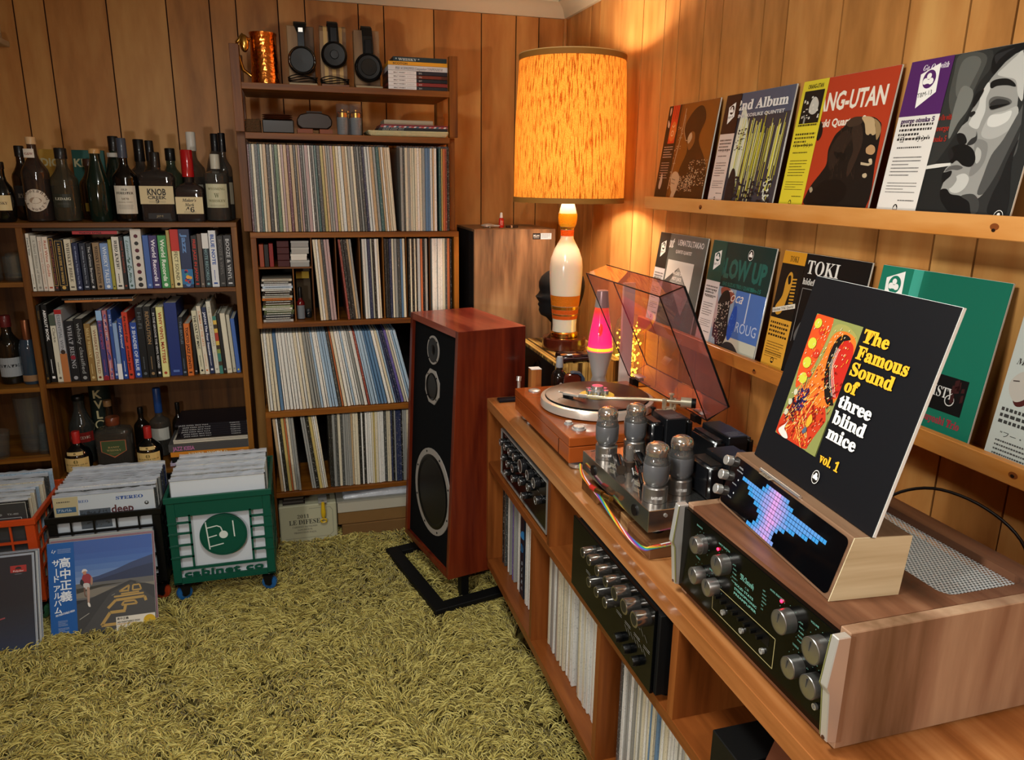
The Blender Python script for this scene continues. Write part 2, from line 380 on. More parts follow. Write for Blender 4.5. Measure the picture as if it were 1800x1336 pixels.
# ------------------------------------------------ long low cabinet along the right wall
XF = .614
def cabinet():
    t = T('media_cabinet', 'long low reddish wood cabinet with open bays along the record display wall', 'cabinet', (.9, 1.2, 0))
    y0, y1, xb = -.35, 2.385, 1.245
    B(XF, xb, y0, y1, .739, .775).build('top', wood('74421c', '935a2e', 'ae7848', 'y', 1, .3, .12, 16), t, bevel=.0012)
    B(XF, xb - .01, y0, y1 - .02, .146, .174).build('bottom_board', M_CHERRY, t, bevel=.001)
    B(XF + .001, xb - .01, y0 + .02, y1 - .027, .526, .552).build('middle_shelf', M_CHERRY, t, bevel=.001)
    for y in (y1, y0 + .024): B(XF, xb - .008, y - .024, y, .174, .739).build('side_panel', M_CHERRYZ, t, bevel=.001)
    B(xb - .02, xb - .01, y0 + .02, y1 - .02, .174, .739).build('back_panel', M_CHERRY, t)
    for y in (1.722, 1.035, .35): B(XF + .001, xb - .02, y - .011, y + .011, .552, .739).build('divider', M_CHERRYZ, t)
    for y in (1.86, 1.365, .87, .37): B(XF + .001, xb - .02, y - .011, y + .011, .174, .526).build('divider', M_CHERRYZ, t)
    for x, y in ((.70, 2.08), (1.12, 2.08), (.70, .1), (1.12, .1)):
        MB().hexa([(x - .018, y + .02, 0), (x + .012, y + .02, 0), (x + .012, y + .05, 0), (x - .018, y + .05, 0),
                   (x - .035, y - .04, .146), (x + .035, y - .04, .146), (x + .035, y + .03, .146), (x - .035, y + .03, .146)]).build('leg', M_CHERRYZ, t)
cabinet()

# ------------------------------------------------ two ledges for record covers on the right wall
def ledge(name, label, zb, zt):
    t = T(name, label, 'shelf', (1.21, 1.2, zb))
    B(1.158, 1.176, -.3, 2.372, zb, zt).build('lip', M_PINE, t, bevel=.0015)
    B(1.176, 1.248, -.3, 2.372, zb, zb + .014).build('ledge_board', M_PINE, t)
    r = random.Random(int(zb * 100))
    for y in ((2.0, 1.02) if zb > 1.3 else (1.66, .9)):             # knots in the pine
        k = Print((1.158, 0, (zb + zt) / 2), (0, -1, 0), (0, 0, 1))
        k.circ('7a3f17', -y, r.uniform(-.008, .004), .009, .006); k.circ('1d0d05', -y - .001, r.uniform(-.006, .002), .004, .003)
        k.build(t, 'knot')
ledge('picture_ledge', 'upper pine picture ledge carrying four record covers', 1.411, 1.4515)
ledge('picture_ledge', 'lower pine picture ledge behind the turntable lid', 1.004, 1.0415)
# book rows: x from, x to, top height, spine colour, lettering colour, title, lettering style, label
ROW_UPPER = [
    (-0.8901, -0.872, 1.2976, 'd9d5c8', '3a3a38', 'French Wine', 'B', 'white book lettered French Wine at the shelf start'),
    (-0.8716, -0.8485, 1.2906, 'c4c0b4', '8d8a80', 'A Short History of Wine', 'B', 'pale grey book with faded serif title beside French Wine'),
    (-0.8476, -0.832, 1.2865, 'd6cbbd', 'b98f7c', 'White Wine Guide', '', 'pinkish white slim book with faint title on the upper book shelf'),
    (-0.8311, -0.8119, 1.2864, 'ddd0c0', 'a8482c', 'Red Wine Guide', '', 'cream slim book with red Wine Guide title'),
    (-0.811, -0.7957, 1.2852, '2a1c18', '8e4a3a', 'the world guide to whisky', '', 'thin dark brown book with small red lettering beside the gold framed one'),
    (-0.7948, -0.7668, 1.2771, '14110f', 'c9a45a', 'A FIELD GUIDE TO WHISKY', 'B', 'black book with a gold frame round A FIELD GUIDE TO WHISKY'),
    (-0.7659, -0.7432, 1.2769, 'cfc6ae', '5c554a', 'WHISKEY BIBLE', 'B', 'cream book under the left end of the red TOKYO STYLE book'),
    (-0.7409, -0.7213, 1.2641, '1b2446', 'aab4d4', '101 Whiskies to Try Before You Die', '', 'navy book lettered 101 Whiskies, left of two alike'),
    (-0.7204, -0.6993, 1.2629, '1c2231', 'a8b0c0', '101 Whiskies to Try Before You Die', '', 'darker blue grey book lettered 101 Whiskies, next to the navy one'),
    (-0.6984, -0.68, 1.2627, '111214', 'c8c8c8', 'The Curious Bartender', '', 'black book with white title under the red book'),
    (-0.6791, -0.656, 1.2635, '8d7455', '33241a', 'WHISKY LEGENDS', 'B', 'tan book with dark brown block lettering'),
    (-0.6551, -0.6272, 1.2612, '7590bd', 'dfe6ee', 'WHISKY TALES', '', 'light blue book lettered WHISKY TALES'),
    (-0.6258, -0.6141, 1.2747, '9a9436', '2b2a14', '', '', 'thin olive yellow book beside WHISKY TALES'),
    (-0.6136, -0.5888, 1.2847, 'd5d2c6', '1a1a1a', 'WHO KNEW?', 'BI', 'white book lettered WHO KNEW?'),
    (-0.5879, -0.5747, 1.2845, '191513', '9c4a34', 'ALONE THE DAREDEVIL', '', 'thin black book with red lettering left of the pale blue one'),
    (-0.5737, -0.5539, 1.2854, 'a7bcc4', '3d5a50', 'Listening to Jazz', 'S', 'pale blue book with leafy floral spine'),
    (-0.553, -0.5159, 1.3111, 'cfcac0', '2c2a28', '', '', 'thick off-white book with a column of small dark icons'),
    (-0.5145, -0.4939, 1.288, '3d5fa3', '8fa6d2', '', '', 'plain blue book left of the purple World Records'),
    (-0.493, -0.4651, 1.2878, '372a63', 'e0ddea', 'World Records', 'SB', 'purple book lettered World Records'),
    (-0.4641, -0.4341, 1.2876, '3d8f4c', 'e6efdf', 'World Records', 'SB', 'green book lettered World Records'),
    (-0.4332, -0.4244, 1.3065, 'a8924e', '5a4a22', '', '', 'very thin mustard book before THE PERFECT SOUND'),
    (-0.4235, -0.3927, 1.3095, 'd9cf9c', '2a2a22', 'THE PERFECT SOUND', '', 'cream book with red top lettered THE PERFECT SOUND'),
    (-0.3913, -0.353, 1.3103, '1c2b50', '5f88c0', 'Jazz', 'SB', 'thick navy book lettered Jazz with colourful picture below'),
    (-0.3515, -0.3307, 1.2868, '120f10', 'b93426', 'FREE JAZZ IN JAPAN', 'SB', 'black book with red lettering FREE JAZZ IN JAPAN'),
    (-0.3297, -0.3144, 1.2929, '5a4d44', '9a8f80', '', '', 'thin grey brown book right of FREE JAZZ IN JAPAN'),
    (-0.3134, -0.2919, 1.2949, '1a2a31', '7fa3a8', 'BLUE NOTE RECORDS', '', 'dark teal book with a white patch on top'),
    (-0.2909, -0.2644, 1.3046, 'cfd2d4', '2b4f9b', 'BLUE NOTE', 'SB', 'white book with blue capitals between dark books on the upper shelf'),
    (-0.2629, -0.2413, 1.2846, '2b2927', '6d6a66', 'BOOZE & VINYL', '', 'dark grey book lettered BOOZE & VINYL, duller of two'),
    (-0.2403, -0.2119, 1.287, '262424', 'c9c9c9', 'BOOZE & VINYL', '', 'charcoal book lettered BOOZE & VINYL in white beside the shelf end'),
]
ROW_LOWER = [
    (-0.8994, -0.8763, 1.0487, '17140e', '6a4f22', 'WHISKY', 'B', 'black book with dim gold title at the lower shelf start'),
    (-0.8743, -0.8492, 1.0494, '0d0d0e', 'e8e8e8', 'ABSOLUT BOOK.', 'SB', 'black book with bold white capitals, second on the lower book shelf'),
    (-0.8477, -0.8278, 1.0113, 'cfcbb8', '5b564a', 'Oz Clarke', '', 'cream book with small photograph on top of the spine'),
    (-0.8268, -0.8043, 1.0298, 'a9acb2', '62656c', 'ESSENTIAL WINE BOOK', '', 'grey book with tan lower half and red tag on top'),
    (-0.8024, -0.7709, 0.9872, '15151a', '9c9ca2', 'WHAT RISING', 'B', 'black book with grey condensed title and red blot'),
    (-0.7694, -0.7392, 0.996, '121113', '8f9292', 'whisky classified', '', 'black book lettered whisky classified'),
    (-0.7382, -0.7163, 0.9759, '8a6d3c', 'c7b27c', 'MALT WHISKY', 'B', 'golden brown book lettered MALT WHISKY'),
    (-0.7153, -0.6943, 0.9683, 'cbc2a3', '7a3a22', 'WHISKEY DISTILLED', '', 'cream book with red brown title WHISKEY DISTILLED'),
    (-0.6933, -0.6752, 1.0225, '3b3a72', 'a84a6a', 'THE BLUE MOMENT', '', 'purple blue book with light blue block on top'),
    (-0.6742, -0.659, 1.0218, 'b06a74', 'e2dce4', 'CHANGIN TIMES', '', 'pink and blue mottled slim book'),
    (-0.658, -0.6449, 1.0224, '2f4f94', 'c5d2ea', 'IN BLUE', '', 'blue slim book left of the pale blue one'),
    (-0.6439, -0.6286, 0.9746, '86a3cc', '42608f', '', '', 'pale blue thin book with white foot'),
    (-0.6276, -0.6103, 0.9909, '21428e', 'dfe5ee', 'I Get Around', 'S', 'deep blue book with white script title'),
    (-0.6093, -0.5909, 1.0139, 'c23a22', '2a0f0a', 'the record that made jazz', 'SB', 'black book with orange red upper half'),
    (-0.5899, -0.5662, 0.9722, '25489a', 'ced8ec', '3 SHADES OF BLUE', 'SB', 'blue book lettered 3 SHADES OF BLUE'),
    (-0.5652, -0.5394, 1.0292, '0c0e10', '596066', 'HI-FI', '', 'black book with large thin HI-FI lettering'),
    (-0.5383, -0.5119, 1.0328, '11100d', '8e7350', 'REVOLUTION', 'SB', 'black book with gold capitals REVOLUTION'),
    (-0.5108, -0.4957, 1.0264, '0b0b0c', 'd0d0d0', 'IN THE GROOVE THE VINYL RECORD', '', 'thin black book with tiny white title'),
    (-0.4941, -0.4695, 1.0285, 'd6d48e', 'a33c26', 'WHY VINYL MATTERS', 'SB', 'pale yellow book with red title WHY VINYL MATTERS'),
    (-0.4674, -0.4241, 1.0416, '1a2f72', '5873b4', '', '', 'thickest dark blue book right of WHY VINYL MATTERS'),
    (-0.423, -0.406, 0.9889, '161a22', '6d7b8c', 'THE BEATLES', '', 'dark slate book left of the orange one'),
    (-0.405, -0.3836, 0.9638, 'c76a2a', '3a1a0a', 'TOKYO JAZZ JOINTS', 'SB', 'orange book lettered TOKYO JAZZ JOINTS'),
    (-0.3826, -0.3708, 0.9619, '0f0f10', '8e8e8e', '', '', 'thin black book beside the orange one'),
    (-0.3697, -0.345, 1.0099, 'cbc7ab', '23221c', 'THE CULT OF MAC', 'SB', 'cream book with condensed dark capitals right of the orange one'),
    (-0.3439, -0.3277, 1.0277, 'd4ccb9', 'c07038', 'SUMMER OF THE ARTS', '', 'thin white book with orange lettering'),
    (-0.3267, -0.3104, 1.0213, '222d4e', 'd9dbe4', 'JAPAN The Four Seasons', 'SB', 'dark blue book with white lettering JAPAN'),
    (-0.3093, -0.2919, 1.0427, 'cfccbc', '9d9a8b', 'THE OFFICE SOFTWARE', '', 'tall white book among the right hand books'),
    (-0.2908, -0.2788, 0.9881, 'a58a52', 'a83a2c', '', '', 'thin multicoloured patchwork spine'),
    (-0.2778, -0.269, 0.9965, '1a1a1a', '888888', '', '', 'very thin black book left of the plain cream one'),
    (-0.2679, -0.246, 0.997, 'd0cbb6', 'b0a890', '', '', 'plain cream blank spined book near the shelf end'),
    (-0.2449, -0.2317, 0.9893, 'b9b4a0', '8d8a78', '', '', 'thin off-white book next to the last'),
    (-0.2306, -0.2151, 0.9758, '3f62a8', 'd0c23a', '', '', 'last book with blue and yellow spine at the lower shelf end'),
]
# ------------------------------------------------ bookcase with books and bottles on the back wall
D = 2.97
def bookcase():
    t = T('bookcase', 'tall oak bookcase against the back wall holding books and whisky bottles', 'bookcase', (-.7, 3.1, 0))
    xr, y0, y1 = -.188, D, 3.27
    B(-1.75, xr, y0, y1, 1.318, 1.335).build('top_board', M_OAK, t, bevel=.0008)
    B(xr - .02, xr, y0 + .001, y1, 0, 1.318).build('side_panel', M_OAKZ, t, bevel=.0008)
    B(-1.75, -1.73, y0 + .001, y1, 0, 1.318).build('side_panel', M_OAKZ, t)
    B(-.903, -.882, y0 + .001, y1, 0, 1.318).build('divider', M_OAKZ, t, bevel=.0008)
    for z in (1.081, .746, .38, .05): B(-.882, xr - .02, y0 + .002, y1, z, z + .016).build('shelf_board', M_OAK, t, bevel=.0008)
    for z in (1.115, .735, .47, .05): B(-1.73, -.903, y0 + .002, y1, z, z + .017).build('shelf_board', M_OAK, t, bevel=.0008)
    B(-1.75, xr, y1, y1 + .006, .02, 1.32).build('back_panel', wood('3a2412', '5d3c1b', '704b26', 'z', 1, .5), t)
bookcase()

GR1 = 'books on the upper book shelf'; GR2 = 'books on the lower book shelf'
def book(x0, x1, zb, zt, col, tcol, title, st, label, grp, yf, lean=0, depth=.2):
    t = T('book', label, 'book', ((x0 + x1) / 2, yf + .1, zb), grp, rot=(0, -lean, 0))
    w_, h_ = x1 - x0, zt - zb
    m = mat(col, .45, spec=.35)
    c = .0016 if w_ > .008 else .001
    mb = MB().box(-w_ / 2, w_ / 2, -.1, -.1 + c, 0, h_).box(-w_ / 2, -w_ / 2 + c, -.1, depth - .1, 0, h_).box(w_ / 2 - c, w_ / 2, -.1, depth - .1, 0, h_)
    mb.build('cover', m, t, bevel=.0005)
    B(-w_ / 2 + c, w_ / 2 - c, -.1 + c, depth - .104, .003, h_ - .004).build('pages', PAPER, t)
    p = Print((0, -.1, 0), (0, 0, -1), (1, 0, 0))       # reading downwards along the spine
    if title:
        n = len(title); sz = min(w_ * .62, h_ * .8 / (n * .62))
        sz = max(sz, w_ * .3)
        p.text(title, -h_ * .93, -sz * .34, sz, tcol, w=min(h_ * .8, n * sz * .75), st=st or None, off=.008)
    if w_ > .012:
        q = R.random()
        if q < .5: p.circ(tcol, -h_ * .06, 0, w_ * .22)
        else: p.rect(tcol, -h_ * .08, -w_ * .25, -h_ * .05, w_ * .25)
        if title and h_ * .8 - len(title) * w_ * .4 > .05: p.lines(tcol, -h_ * .3, -w_ * .1, h_ * .18, 1, .01, w_ * .12, int(abs(x0) * 999))
    return t, p, w_, h_
for grp, rows, zb in ((GR1, ROW_UPPER, 1.0975), (GR2, ROW_LOWER, .7625)):
    prev = -9
    for i, (x0, x1, zt, col, tcol, title, st, label) in enumerate(rows):
        lean = 0
        if grp == GR2 and i > 22: lean = .045
        x0 = max(x0, prev + .0006, -.8805); x1 = max(x1, x0 + .012); prev = x1
        if lean and i == 23: x0 += .006
        t, p, w_, h_ = book(x0, x1, zb + (.0009 if lean else 0), zt, col, tcol, title, st, label, grp, D + R.uniform(.012, .028), lean)
        if 'gold frame' in label:
            for a in (-1, 1): p.line('c9a45a', [(-h_ * .97, a * w_ * .4), (-h_ * .1, a * w_ * .4)], .0012)
            for a in (-.97, -.1): p.line('c9a45a', [(h_ * a, -w_ * .4), (h_ * a, w_ * .4)], .0012)
        if 'red top' in label: p.rect('c0332a', -h_, -w_ / 2, -h_ * .63, w_ / 2)
        if 'white patch' in label: p.rect('d5d5d2', -h_, -w_ / 2, -h_ * .72, w_ / 2)
        if 'colourful picture' in label:
            p.rect('2f6fa0', -h_ * .32, -w_ / 2, -h_ * .06, w_ / 2)
            for k in range(9): p.circ(R.choice(['c0392b', 'e0a040', '3f8f80', '20306a']), -h_ * R.uniform(.09, .3), R.uniform(-.3, .3) * w_, w_ * R.uniform(.1, .2), n=8)
        if 'dark icons' in label:
            for k in range(7): p.circ(R.choice(['2c2a28', '5a2430', '33405a']), -h_ * (.88 - k * .12), 0, w_ * .2, n=6 + k)
        if 'floral' in label:
            for k in range(9): p.circ('3d5a50', -h_ * R.uniform(.1, .7), R.uniform(-.3, .3) * w_, w_ * .22, w_ * .1, 8)
        if 'orange red upper' in label: p.rect('c23a22', -h_, -w_ / 2, -h_ * .5, w_ / 2); p.text('the record that', -h_ * .95, -w_ * .2, w_ * .6, '1a0a08', w=h_ * .4, st='SB')
        if 'tan lower half' in label: p.rect('b06f3f', -h_ * .4, -w_ / 2, 0, w_ / 2); p.rect('a02020', -h_, -w_ / 2, -h_ * .94, w_ / 2); p.circ('3a2a20', -h_ * .42, 0, w_ * .35)
        if 'small photograph' in label: p.rect('4a5548', -h_, -w_ / 2, -h_ * .84, w_ / 2)
        if 'patchwork' in label:
            for k in range(14): p.rect(R.choice(['a83a2c', '3a7a70', 'd0b050', '3c3428', '7f8f4a']), -h_ * (k + 1) / 14, -w_ / 2, -h_ * k / 14, w_ / 2)
        if 'mottled' in label: p.dust('3f4f9a', -h_ * .96, -w_ * .2, -h_ * .04, w_ * .2, 25, .006, .002, 3)
        if 'red blot' in label: p.circ('8a2030', -h_ * .4, 0, w_ * .25)
        if 'light blue block' in label: p.rect('8fb4dc', -h_, -w_ / 2, -h_ * .86, w_ / 2); p.rect('8a1c2c', -h_ * .06, -w_ / 2, 0, w_ / 2)
        if 'white foot' in label: p.rect('dfe2e6', -h_ * .28, -w_ / 2, 0, w_ / 2)
        if p.mats: p.build(t, 'spine_print')
# two books lying across the tops of the upper row, one across the lower row
def flat(x0, x1, z0, h, y0, y1, col, label, txt, tcol, name='book', grp=GR1, rz=0, st=None, tsx=None):
    t = T(name, label, 'book' if name == 'book' else name, ((x0 + x1) / 2, (y0 + y1) / 2, z0), grp)
    B(x0, x1, y0, y1, z0, z0 + h).build('cover', mat(col, .4), t, bevel=.0006)
    B(x1, x1 + .0008, y0 + .004, y1 - .003, z0 + .001, z0 + h - .001).build('pages', PAPER, t)
    if txt:
        p = Print((x0, y0, z0), (1, 0, 0), (0, 0, 1)); k = tsx or (.06, .6)
        p.text(txt, (x1 - x0) * k[0], h * .2, h * .72, tcol, w=(x1 - x0) * k[1], st=st, off=.01); p.build(t, 'spine_print')
    return t
flat(-.735, -.592, 1.2935, .0115, D + .02, D + .21, 'a82f32', 'red book lettered TOKYO STYLE lying across the upper row', 'TOKYO STYLE', '2a0a0c', tsx=(.15, .5), st='SB')
flat(-.86, -.545, 1.3055, .0095, D + .03, D + .2, '3c3833', 'dark grey book lying on top at the left end of the upper row', '', '888', )
flat(-.79, -.57, 1.0525, .0075, D + .025, D + .2, 'b4713a', 'orange and mustard book lying across the lower row of books', 'vinyl', '4a2a10', grp=GR2, tsx=(.4, .12))
flat(-.80, -.57, 1.0605, .0075, D + .03, D + .2, '2e2a26', 'dark grey magazine lying on the orange book in the lower row', 'majestic sound of', '8d8a84', grp=GR2, tsx=(.1, .7))

# ------------------------------------------------ bottles
def glassm(col, alpha=.72):
    if alpha == 1: return mat(col, .08, coat=.5)
    return clear(tuple(min(.95, int(col[i:i + 2], 16) / 255 * .75 + .42) for i in (0, 2, 4)), .02 + alpha * .1, .03)
G2 = 'whisky bottles on top of the bookcase'; G3 = 'whisky bottles on the low bookcase shelf'
def bottle(x, y, z, w_, h, label, body='1a1008', cap='141414', kind='round', liquid=None, shoulder=.62, neck=.16, caph=.12, lab=None, alpha=1.0, grp=G2, capw=None, name='whisky_bottle', depth=None):
    """lab = list of callables drawing on a Print (frame centred at the bottle foot) ; neck = neck radius / width"""
    t = T(name, label, 'bottle', (x, y, z), grp, rot=(0, 0, 0))
    r = w_ / 2; rn = w_ * neck; hs = h * shoulder; hc = h * (1 - caph)
    g = glassm(body, alpha); dy = (depth or w_) / w_
    mb = MB()
    if kind == 'round':
        prof = [(r * .8, 0), (r * .97, .004), (r, .012), (r, hs * .93), (r * .93, hs), (r * .7, hs + (hc - hs) * .2), (rn * 1.25, hs + (hc - hs) * .42), (rn, hs + (hc - hs) * .6), (rn * .96, hc)]
        mb.lathe(prof, seg=28)
    elif kind == 'slope':
        prof = [(r * .9, 0), (r, .01), (r, hs * .8), (r * .96, hs * .9), (r * .7, hs * 1.12), (rn * 1.2, hs * 1.3), (rn, hs * 1.4), (rn, hc)]
        mb.lathe([(a, min(b, hc)) for a, b in prof], seg=28)
    elif kind == 'bulb':
        prof = [(r * .75, 0), (r * .9, .01), (r, hs * .35), (r * .99, hs * .6), (r * .85, hs * .82), (r * .5, hs * .97), (rn * 1.1, hs * 1.05), (rn, hs * 1.1), (rn, hc)]
        mb.lathe(prof, seg=28)
    else:   # flask: rounded rectangle section
        n = 28; vs = []; fs = []
        prof = [(.96, 0), (1, .006), (1, hs * .88), (.9, hs * .97), (.55, hs + (hc - hs) * .18), (neck * 2.2, hs + (hc - hs) * .35), (neck * 2, hc)]
        for j, (q, zz) in enumerate(prof):
            e = 5 if q > .85 else (3 if q > .5 else 2); 
            for k in range(n):
                a = 2 * PI * k / n; ca, sa = math.cos(a), math.sin(a)
                px = r * q * math.copysign(abs(ca) ** (2 / e), ca); py = (r * dy if q > .5 else r) * q * math.copysign(abs(sa) ** (2 / e), sa)
                vs.append((px, py, zz))
        for j in range(len(prof) - 1):
            for k in range(n): fs.append((j * n + k, j * n + (k + 1) % n, (j + 1) * n + (k + 1) % n, (j + 1) * n + k))
        fs += [tuple(range(n))[::-1], tuple((len(prof) - 1) * n + k for k in range(n))]
        mb.add(vs, fs)
    mb.build('glass', g, t, smooth=50)
    if liquid:
        m2 = MB(); lh = hs * .82
        if kind == 'flask': m2.box(-r * .88, r * .88, -r * dy * .86, r * dy * .86, .006, lh)
        else: m2.lathe([(r * .8, .006), (r * .94, .016), (r * .94, lh)], seg=20)
        m2.build('whisky', mat(liquid, .35, spec=.2), t, smooth=40)
    rc = (capw or rn * 2.25) / 2
    MB().lathe([(rc * .98, hc - .004), (rc, hc), (rc, h - .003), (rc * .9, h)], seg=20).build('cap', cap if not isinstance(cap, str) else mat(cap, .4, coat=.2), t, smooth=40)
    if lab:
        # the label is wrapped round the glass
        for (x0, x1, z0, z1, draw) in lab:
            pr = Print((0, 0, 0), (1, 0, 0), (0, 0, 1))
            draw(pr, x0, x1, z0, z1)
            f = []
            ry = r * dy
            for v in pr.mb.v:
                if kind == 'flask': yy = -ry - .0006 + v[1]
                else: yy = -math.sqrt(max(1e-8, (r + .0006) ** 2 - v[0] ** 2)) + v[1]
                f.append((v[0], yy, v[2]))
            pr.mb.v = f; pr.build(t, 'paper_label')
    return t
def grid_rect(p, m, x0, x1, z0, z1, n=8):      # paper in strips so that it can bend round the bottle
    vs = []; fs = []
    for i in range(n + 1):
        q = x0 + (x1 - x0) * i / n; vs += [(q, z0), (q, z1)]
    for i in range(n): fs.append((2 * i, 2 * i + 2, 2 * i + 3, 2 * i + 1))
    p._put(vs, fs, m)
def L(col, texts, lines=None, extra=None):
    def d(p, x0, x1, z0, z1):
        grid_rect(p, col, x0, x1, z0, z1)
        cx, w_, h_ = (x0 + x1) / 2, x1 - x0, z1 - z0
        for (s, fy, fh, fw, c, st) in texts: p.text(s, cx, z0 + h_ * fy, h_ * fh, c, w=w_ * fw, al='c', st=st, off=.01)
        for (fy, fw, n) in (lines or []): p.lines('55504a', cx - w_ * fw / 2, z0 + h_ * fy, w_ * fw, n, .004, .0012)
        if extra: extra(p, cx, w_, z0, h_)
    return d
Z0 = 1.3355
def roundlab(p, x0, x1, z0, z1):
    cx, cz, r_ = (x0 + x1) / 2, (z0 + z1) / 2, (x1 - x0) / 2
    for i in range(8):   # strips of a disc
        a, b = -1 + i / 4, -1 + (i + 1) / 4; fa, fb = math.sqrt(max(0, 1 - a * a)), math.sqrt(max(0, 1 - b * b))
        p.k -= 1 if i else 0; p.poly('cfc3b2', [(cx + a * r_, cz - fa * r_), (cx + b * r_, cz - fb * r_), (cx + b * r_, cz + fb * r_), (cx + a * r_, cz + fa * r_)])
    for i, ch in enumerate('GOODERHAM'):
        a = PI * (.93 - i * .107); p.text(ch, cx + math.cos(a) * r_ * .8, cz + math.sin(a) * r_ * .72, r_ * .33, '4a3226', rot=a - PI / 2, al='c', st='B')
    for i, ch in enumerate('& WORTS'):
        a = PI * (1.12 + i * .13); p.text(ch, cx + math.cos(a) * r_ * .82, cz + math.sin(a) * r_ * .92, r_ * .3, '4a3226', rot=a + PI / 2, al='c', st='B')
    p.circ('9c8672', cx, cz, r_ * .5, r_ * .28)
bottle(-.838, 3.05, Z0, .086, .284, 'squat round bottle with a round cream label and pale stopper', '3a2417', 'c9a77c', 'round', '3a1408', .62, .17, .07, [(-.038, .038, .035, .111, roundlab), (-.016, .016, .215, .244, L('cfc6b8', [('G&W', .3, .4, .8, '7a3a30', 'B')]))], alpha=.5)
bottle(-.938, 3.02, Z0, .075, .2, 'dark bottle with cream oval label cut by the picture edge, far end of bookcase top', '0c0b0a', '0d0d0d', 'bulb', None, .7, .2, .1, [(-.03, .03, .04, .09, L('cdb98a', [('WHISKY', .4, .25, .7, '4a3220', 'B')]))])
bottle(-.912, 3.17, Z0, .07, .258, 'dark brown bottle with black cap behind the round labelled bottle', '1c120b', '101010', 'round', None, .62, .2, .13, [(-.028, .028, .05, .12, L('2a2a2a', [('RYE', .4, .3, .5, '8a8070', 'B')]))])
bottle(-.752, 3.05, Z0, .088, .25, 'clear brownish bottle with dark label in white capitals and black cap', '4b4528', '161616', 'round', '3a2c10', .6, .2, .13, [(-.032, .03, .05, .095, L('2a2c22', [('LEDAIG', .55, .28, .8, 'b9b6a4', 'B')], [(.3, .6, 2)]))], alpha=.55)
bottle(-.645, 3.05, Z0, .075, .25, 'tall plain dark green bottle with a cork topped black stopper', '0f1d17', 'b58a55', 'slope', None, .62, .22, .05)
bottle(-.556, 3.05, Z0, .084, .288, 'near-black bottle with tall white label and foil wrapped neck', '0b0a0a', '3b4250', 'round', None, .56, .17, .22, [(-.034, .034, .028, .125, L('c9c2b2', [('OLD', .83, .1, .28, '2b2620', 'B'), ('FORESTER', .7, .12, .8, '2b2620', 'B'), ('1870', .5, .1, .35, '6a5a40', 'B'), ('ORIGINAL WHISKY', .4, .05, .7, '6a5a40', None)], [(.3, .7, 4)]))])
bottle(-.452, 3.05, Z0, .117, .243, 'wide flask with broad cream label, large dark capitals and figure 9', '2a1a12', '1a1512', 'flask', '20100a', .72, .13, .2, [(-.056, .056, .062, .125, L('c6b68e', [('KNOB', .5, .5, .55, '26201c', 'SB'), ('CREEK', .28, .25, .55, '26201c', 'SB'), ('9', .05, .3, .1, '26201c', 'B')], [(.15, .5, 2)])), (-.035, .04, .01, .03, L('1a1410', [('JIM', .3, .5, .3, '8a7a5a', None)]))], alpha=.6, depth=.07)
bottle(-.345, 3.05, Z0, .097, .253, "squarish bottle with dripping red wax neck and cream label with figures 46", '240d07', mat('a01418', .2, coat=.6), 'flask', '2a0a05', .5, .14, .36, [(-.046, .046, .028, .088, L('cbbb92', [("Maker's", .72, .26, .52, '2a201a', 'BI'), ('Mark', .45, .26, .35, '2a201a', 'BI'), ('46', .1, .42, .33, '2a201a', 'B')], [(.12, .45, 2)]))], alpha=.75, depth=.085, capw=.042)
bottle(-.250, 3.05, Z0, .087, .24, 'clear shouldered bottle with pale green label and large W at the bookcase end', '6a6658', 'b8b4a4', 'round', '2b150b', .72, .17, .2, [(-.036, .036, .05, .135, L('bdbb9c', [('WYOMING', .74, .15, .8, '7a7858', 'B'), ('W', .42, .28, .24, '6a6a4a', 'B'), ('WHISKEY', .24, .15, .8, '7a7858', 'B')], [(.1, .7, 2)]))], alpha=.4)
bottle(-.70, 3.2, Z0, .08, .218, 'dim bottle with wide brown stopper between the clear brownish and tall green bottles', '2c1c10', '3c2418', 'round', None, .62, .2, .1, [(-.02, .02, .03, .06, L('a08030', [('R', .2, .6, .3, '3a2a10', 'B')]))], capw=.04)
bottle(-.61, 3.2, Z0, .08, .3, 'dark green bottle with black cap over a white neck band, back row', '16211a', '0f0f10', 'slope', None, .6, .2, .16, [(-.018, .018, .225, .24, L('b5b2a8', []))])
bottle(-.528, 3.218, Z0, .085, .292, 'brown bottle with black sleeve neck seen just left of the wide flask', '30251a', '0e0e0e', 'round', None, .6, .2, .26, alpha=.8)
bottle(-.478, 3.128, Z0, .066, .285, 'bottle with pale topped black cap behind the wide flask', '2b2218', '0e0e0e', 'round', None, .6, .2, .24)
bottle(-.42, 3.205, Z0, .085, .262, 'green glass bottle with black cap between the wide flask and red wax bottle', '1d3a20', '101010', 'round', None, .62, .19, .16, [(-.03, .03, .06, .12, L('8a937c', []))], alpha=.8)
bottle(-.34, 3.19, Z0, .085, .322, 'clear bottle with tall white cap behind the red wax bottle', '5a5448', 'c8c4ba', 'round', '3a2312', .6, .18, .2, [(-.032, .032, .05, .13, L('9a9484', []))], alpha=.45)
bottle(-.258, 3.222, Z0, .085, .32, 'clear bottle with black capsule between the white and far black caps', '4a4238', '101012', 'slope', None, .62, .17, .2, alpha=.6)
bottle(-.226, 3.12, Z0, .06, .318, 'tall clear bottle with black cap nearest the record tower', '5a5448', '0d0d10', 'round', '2a170c', .62, .2, .2, [(-.02, .028, .06, .14, L('a39a86', []))], alpha=.45)
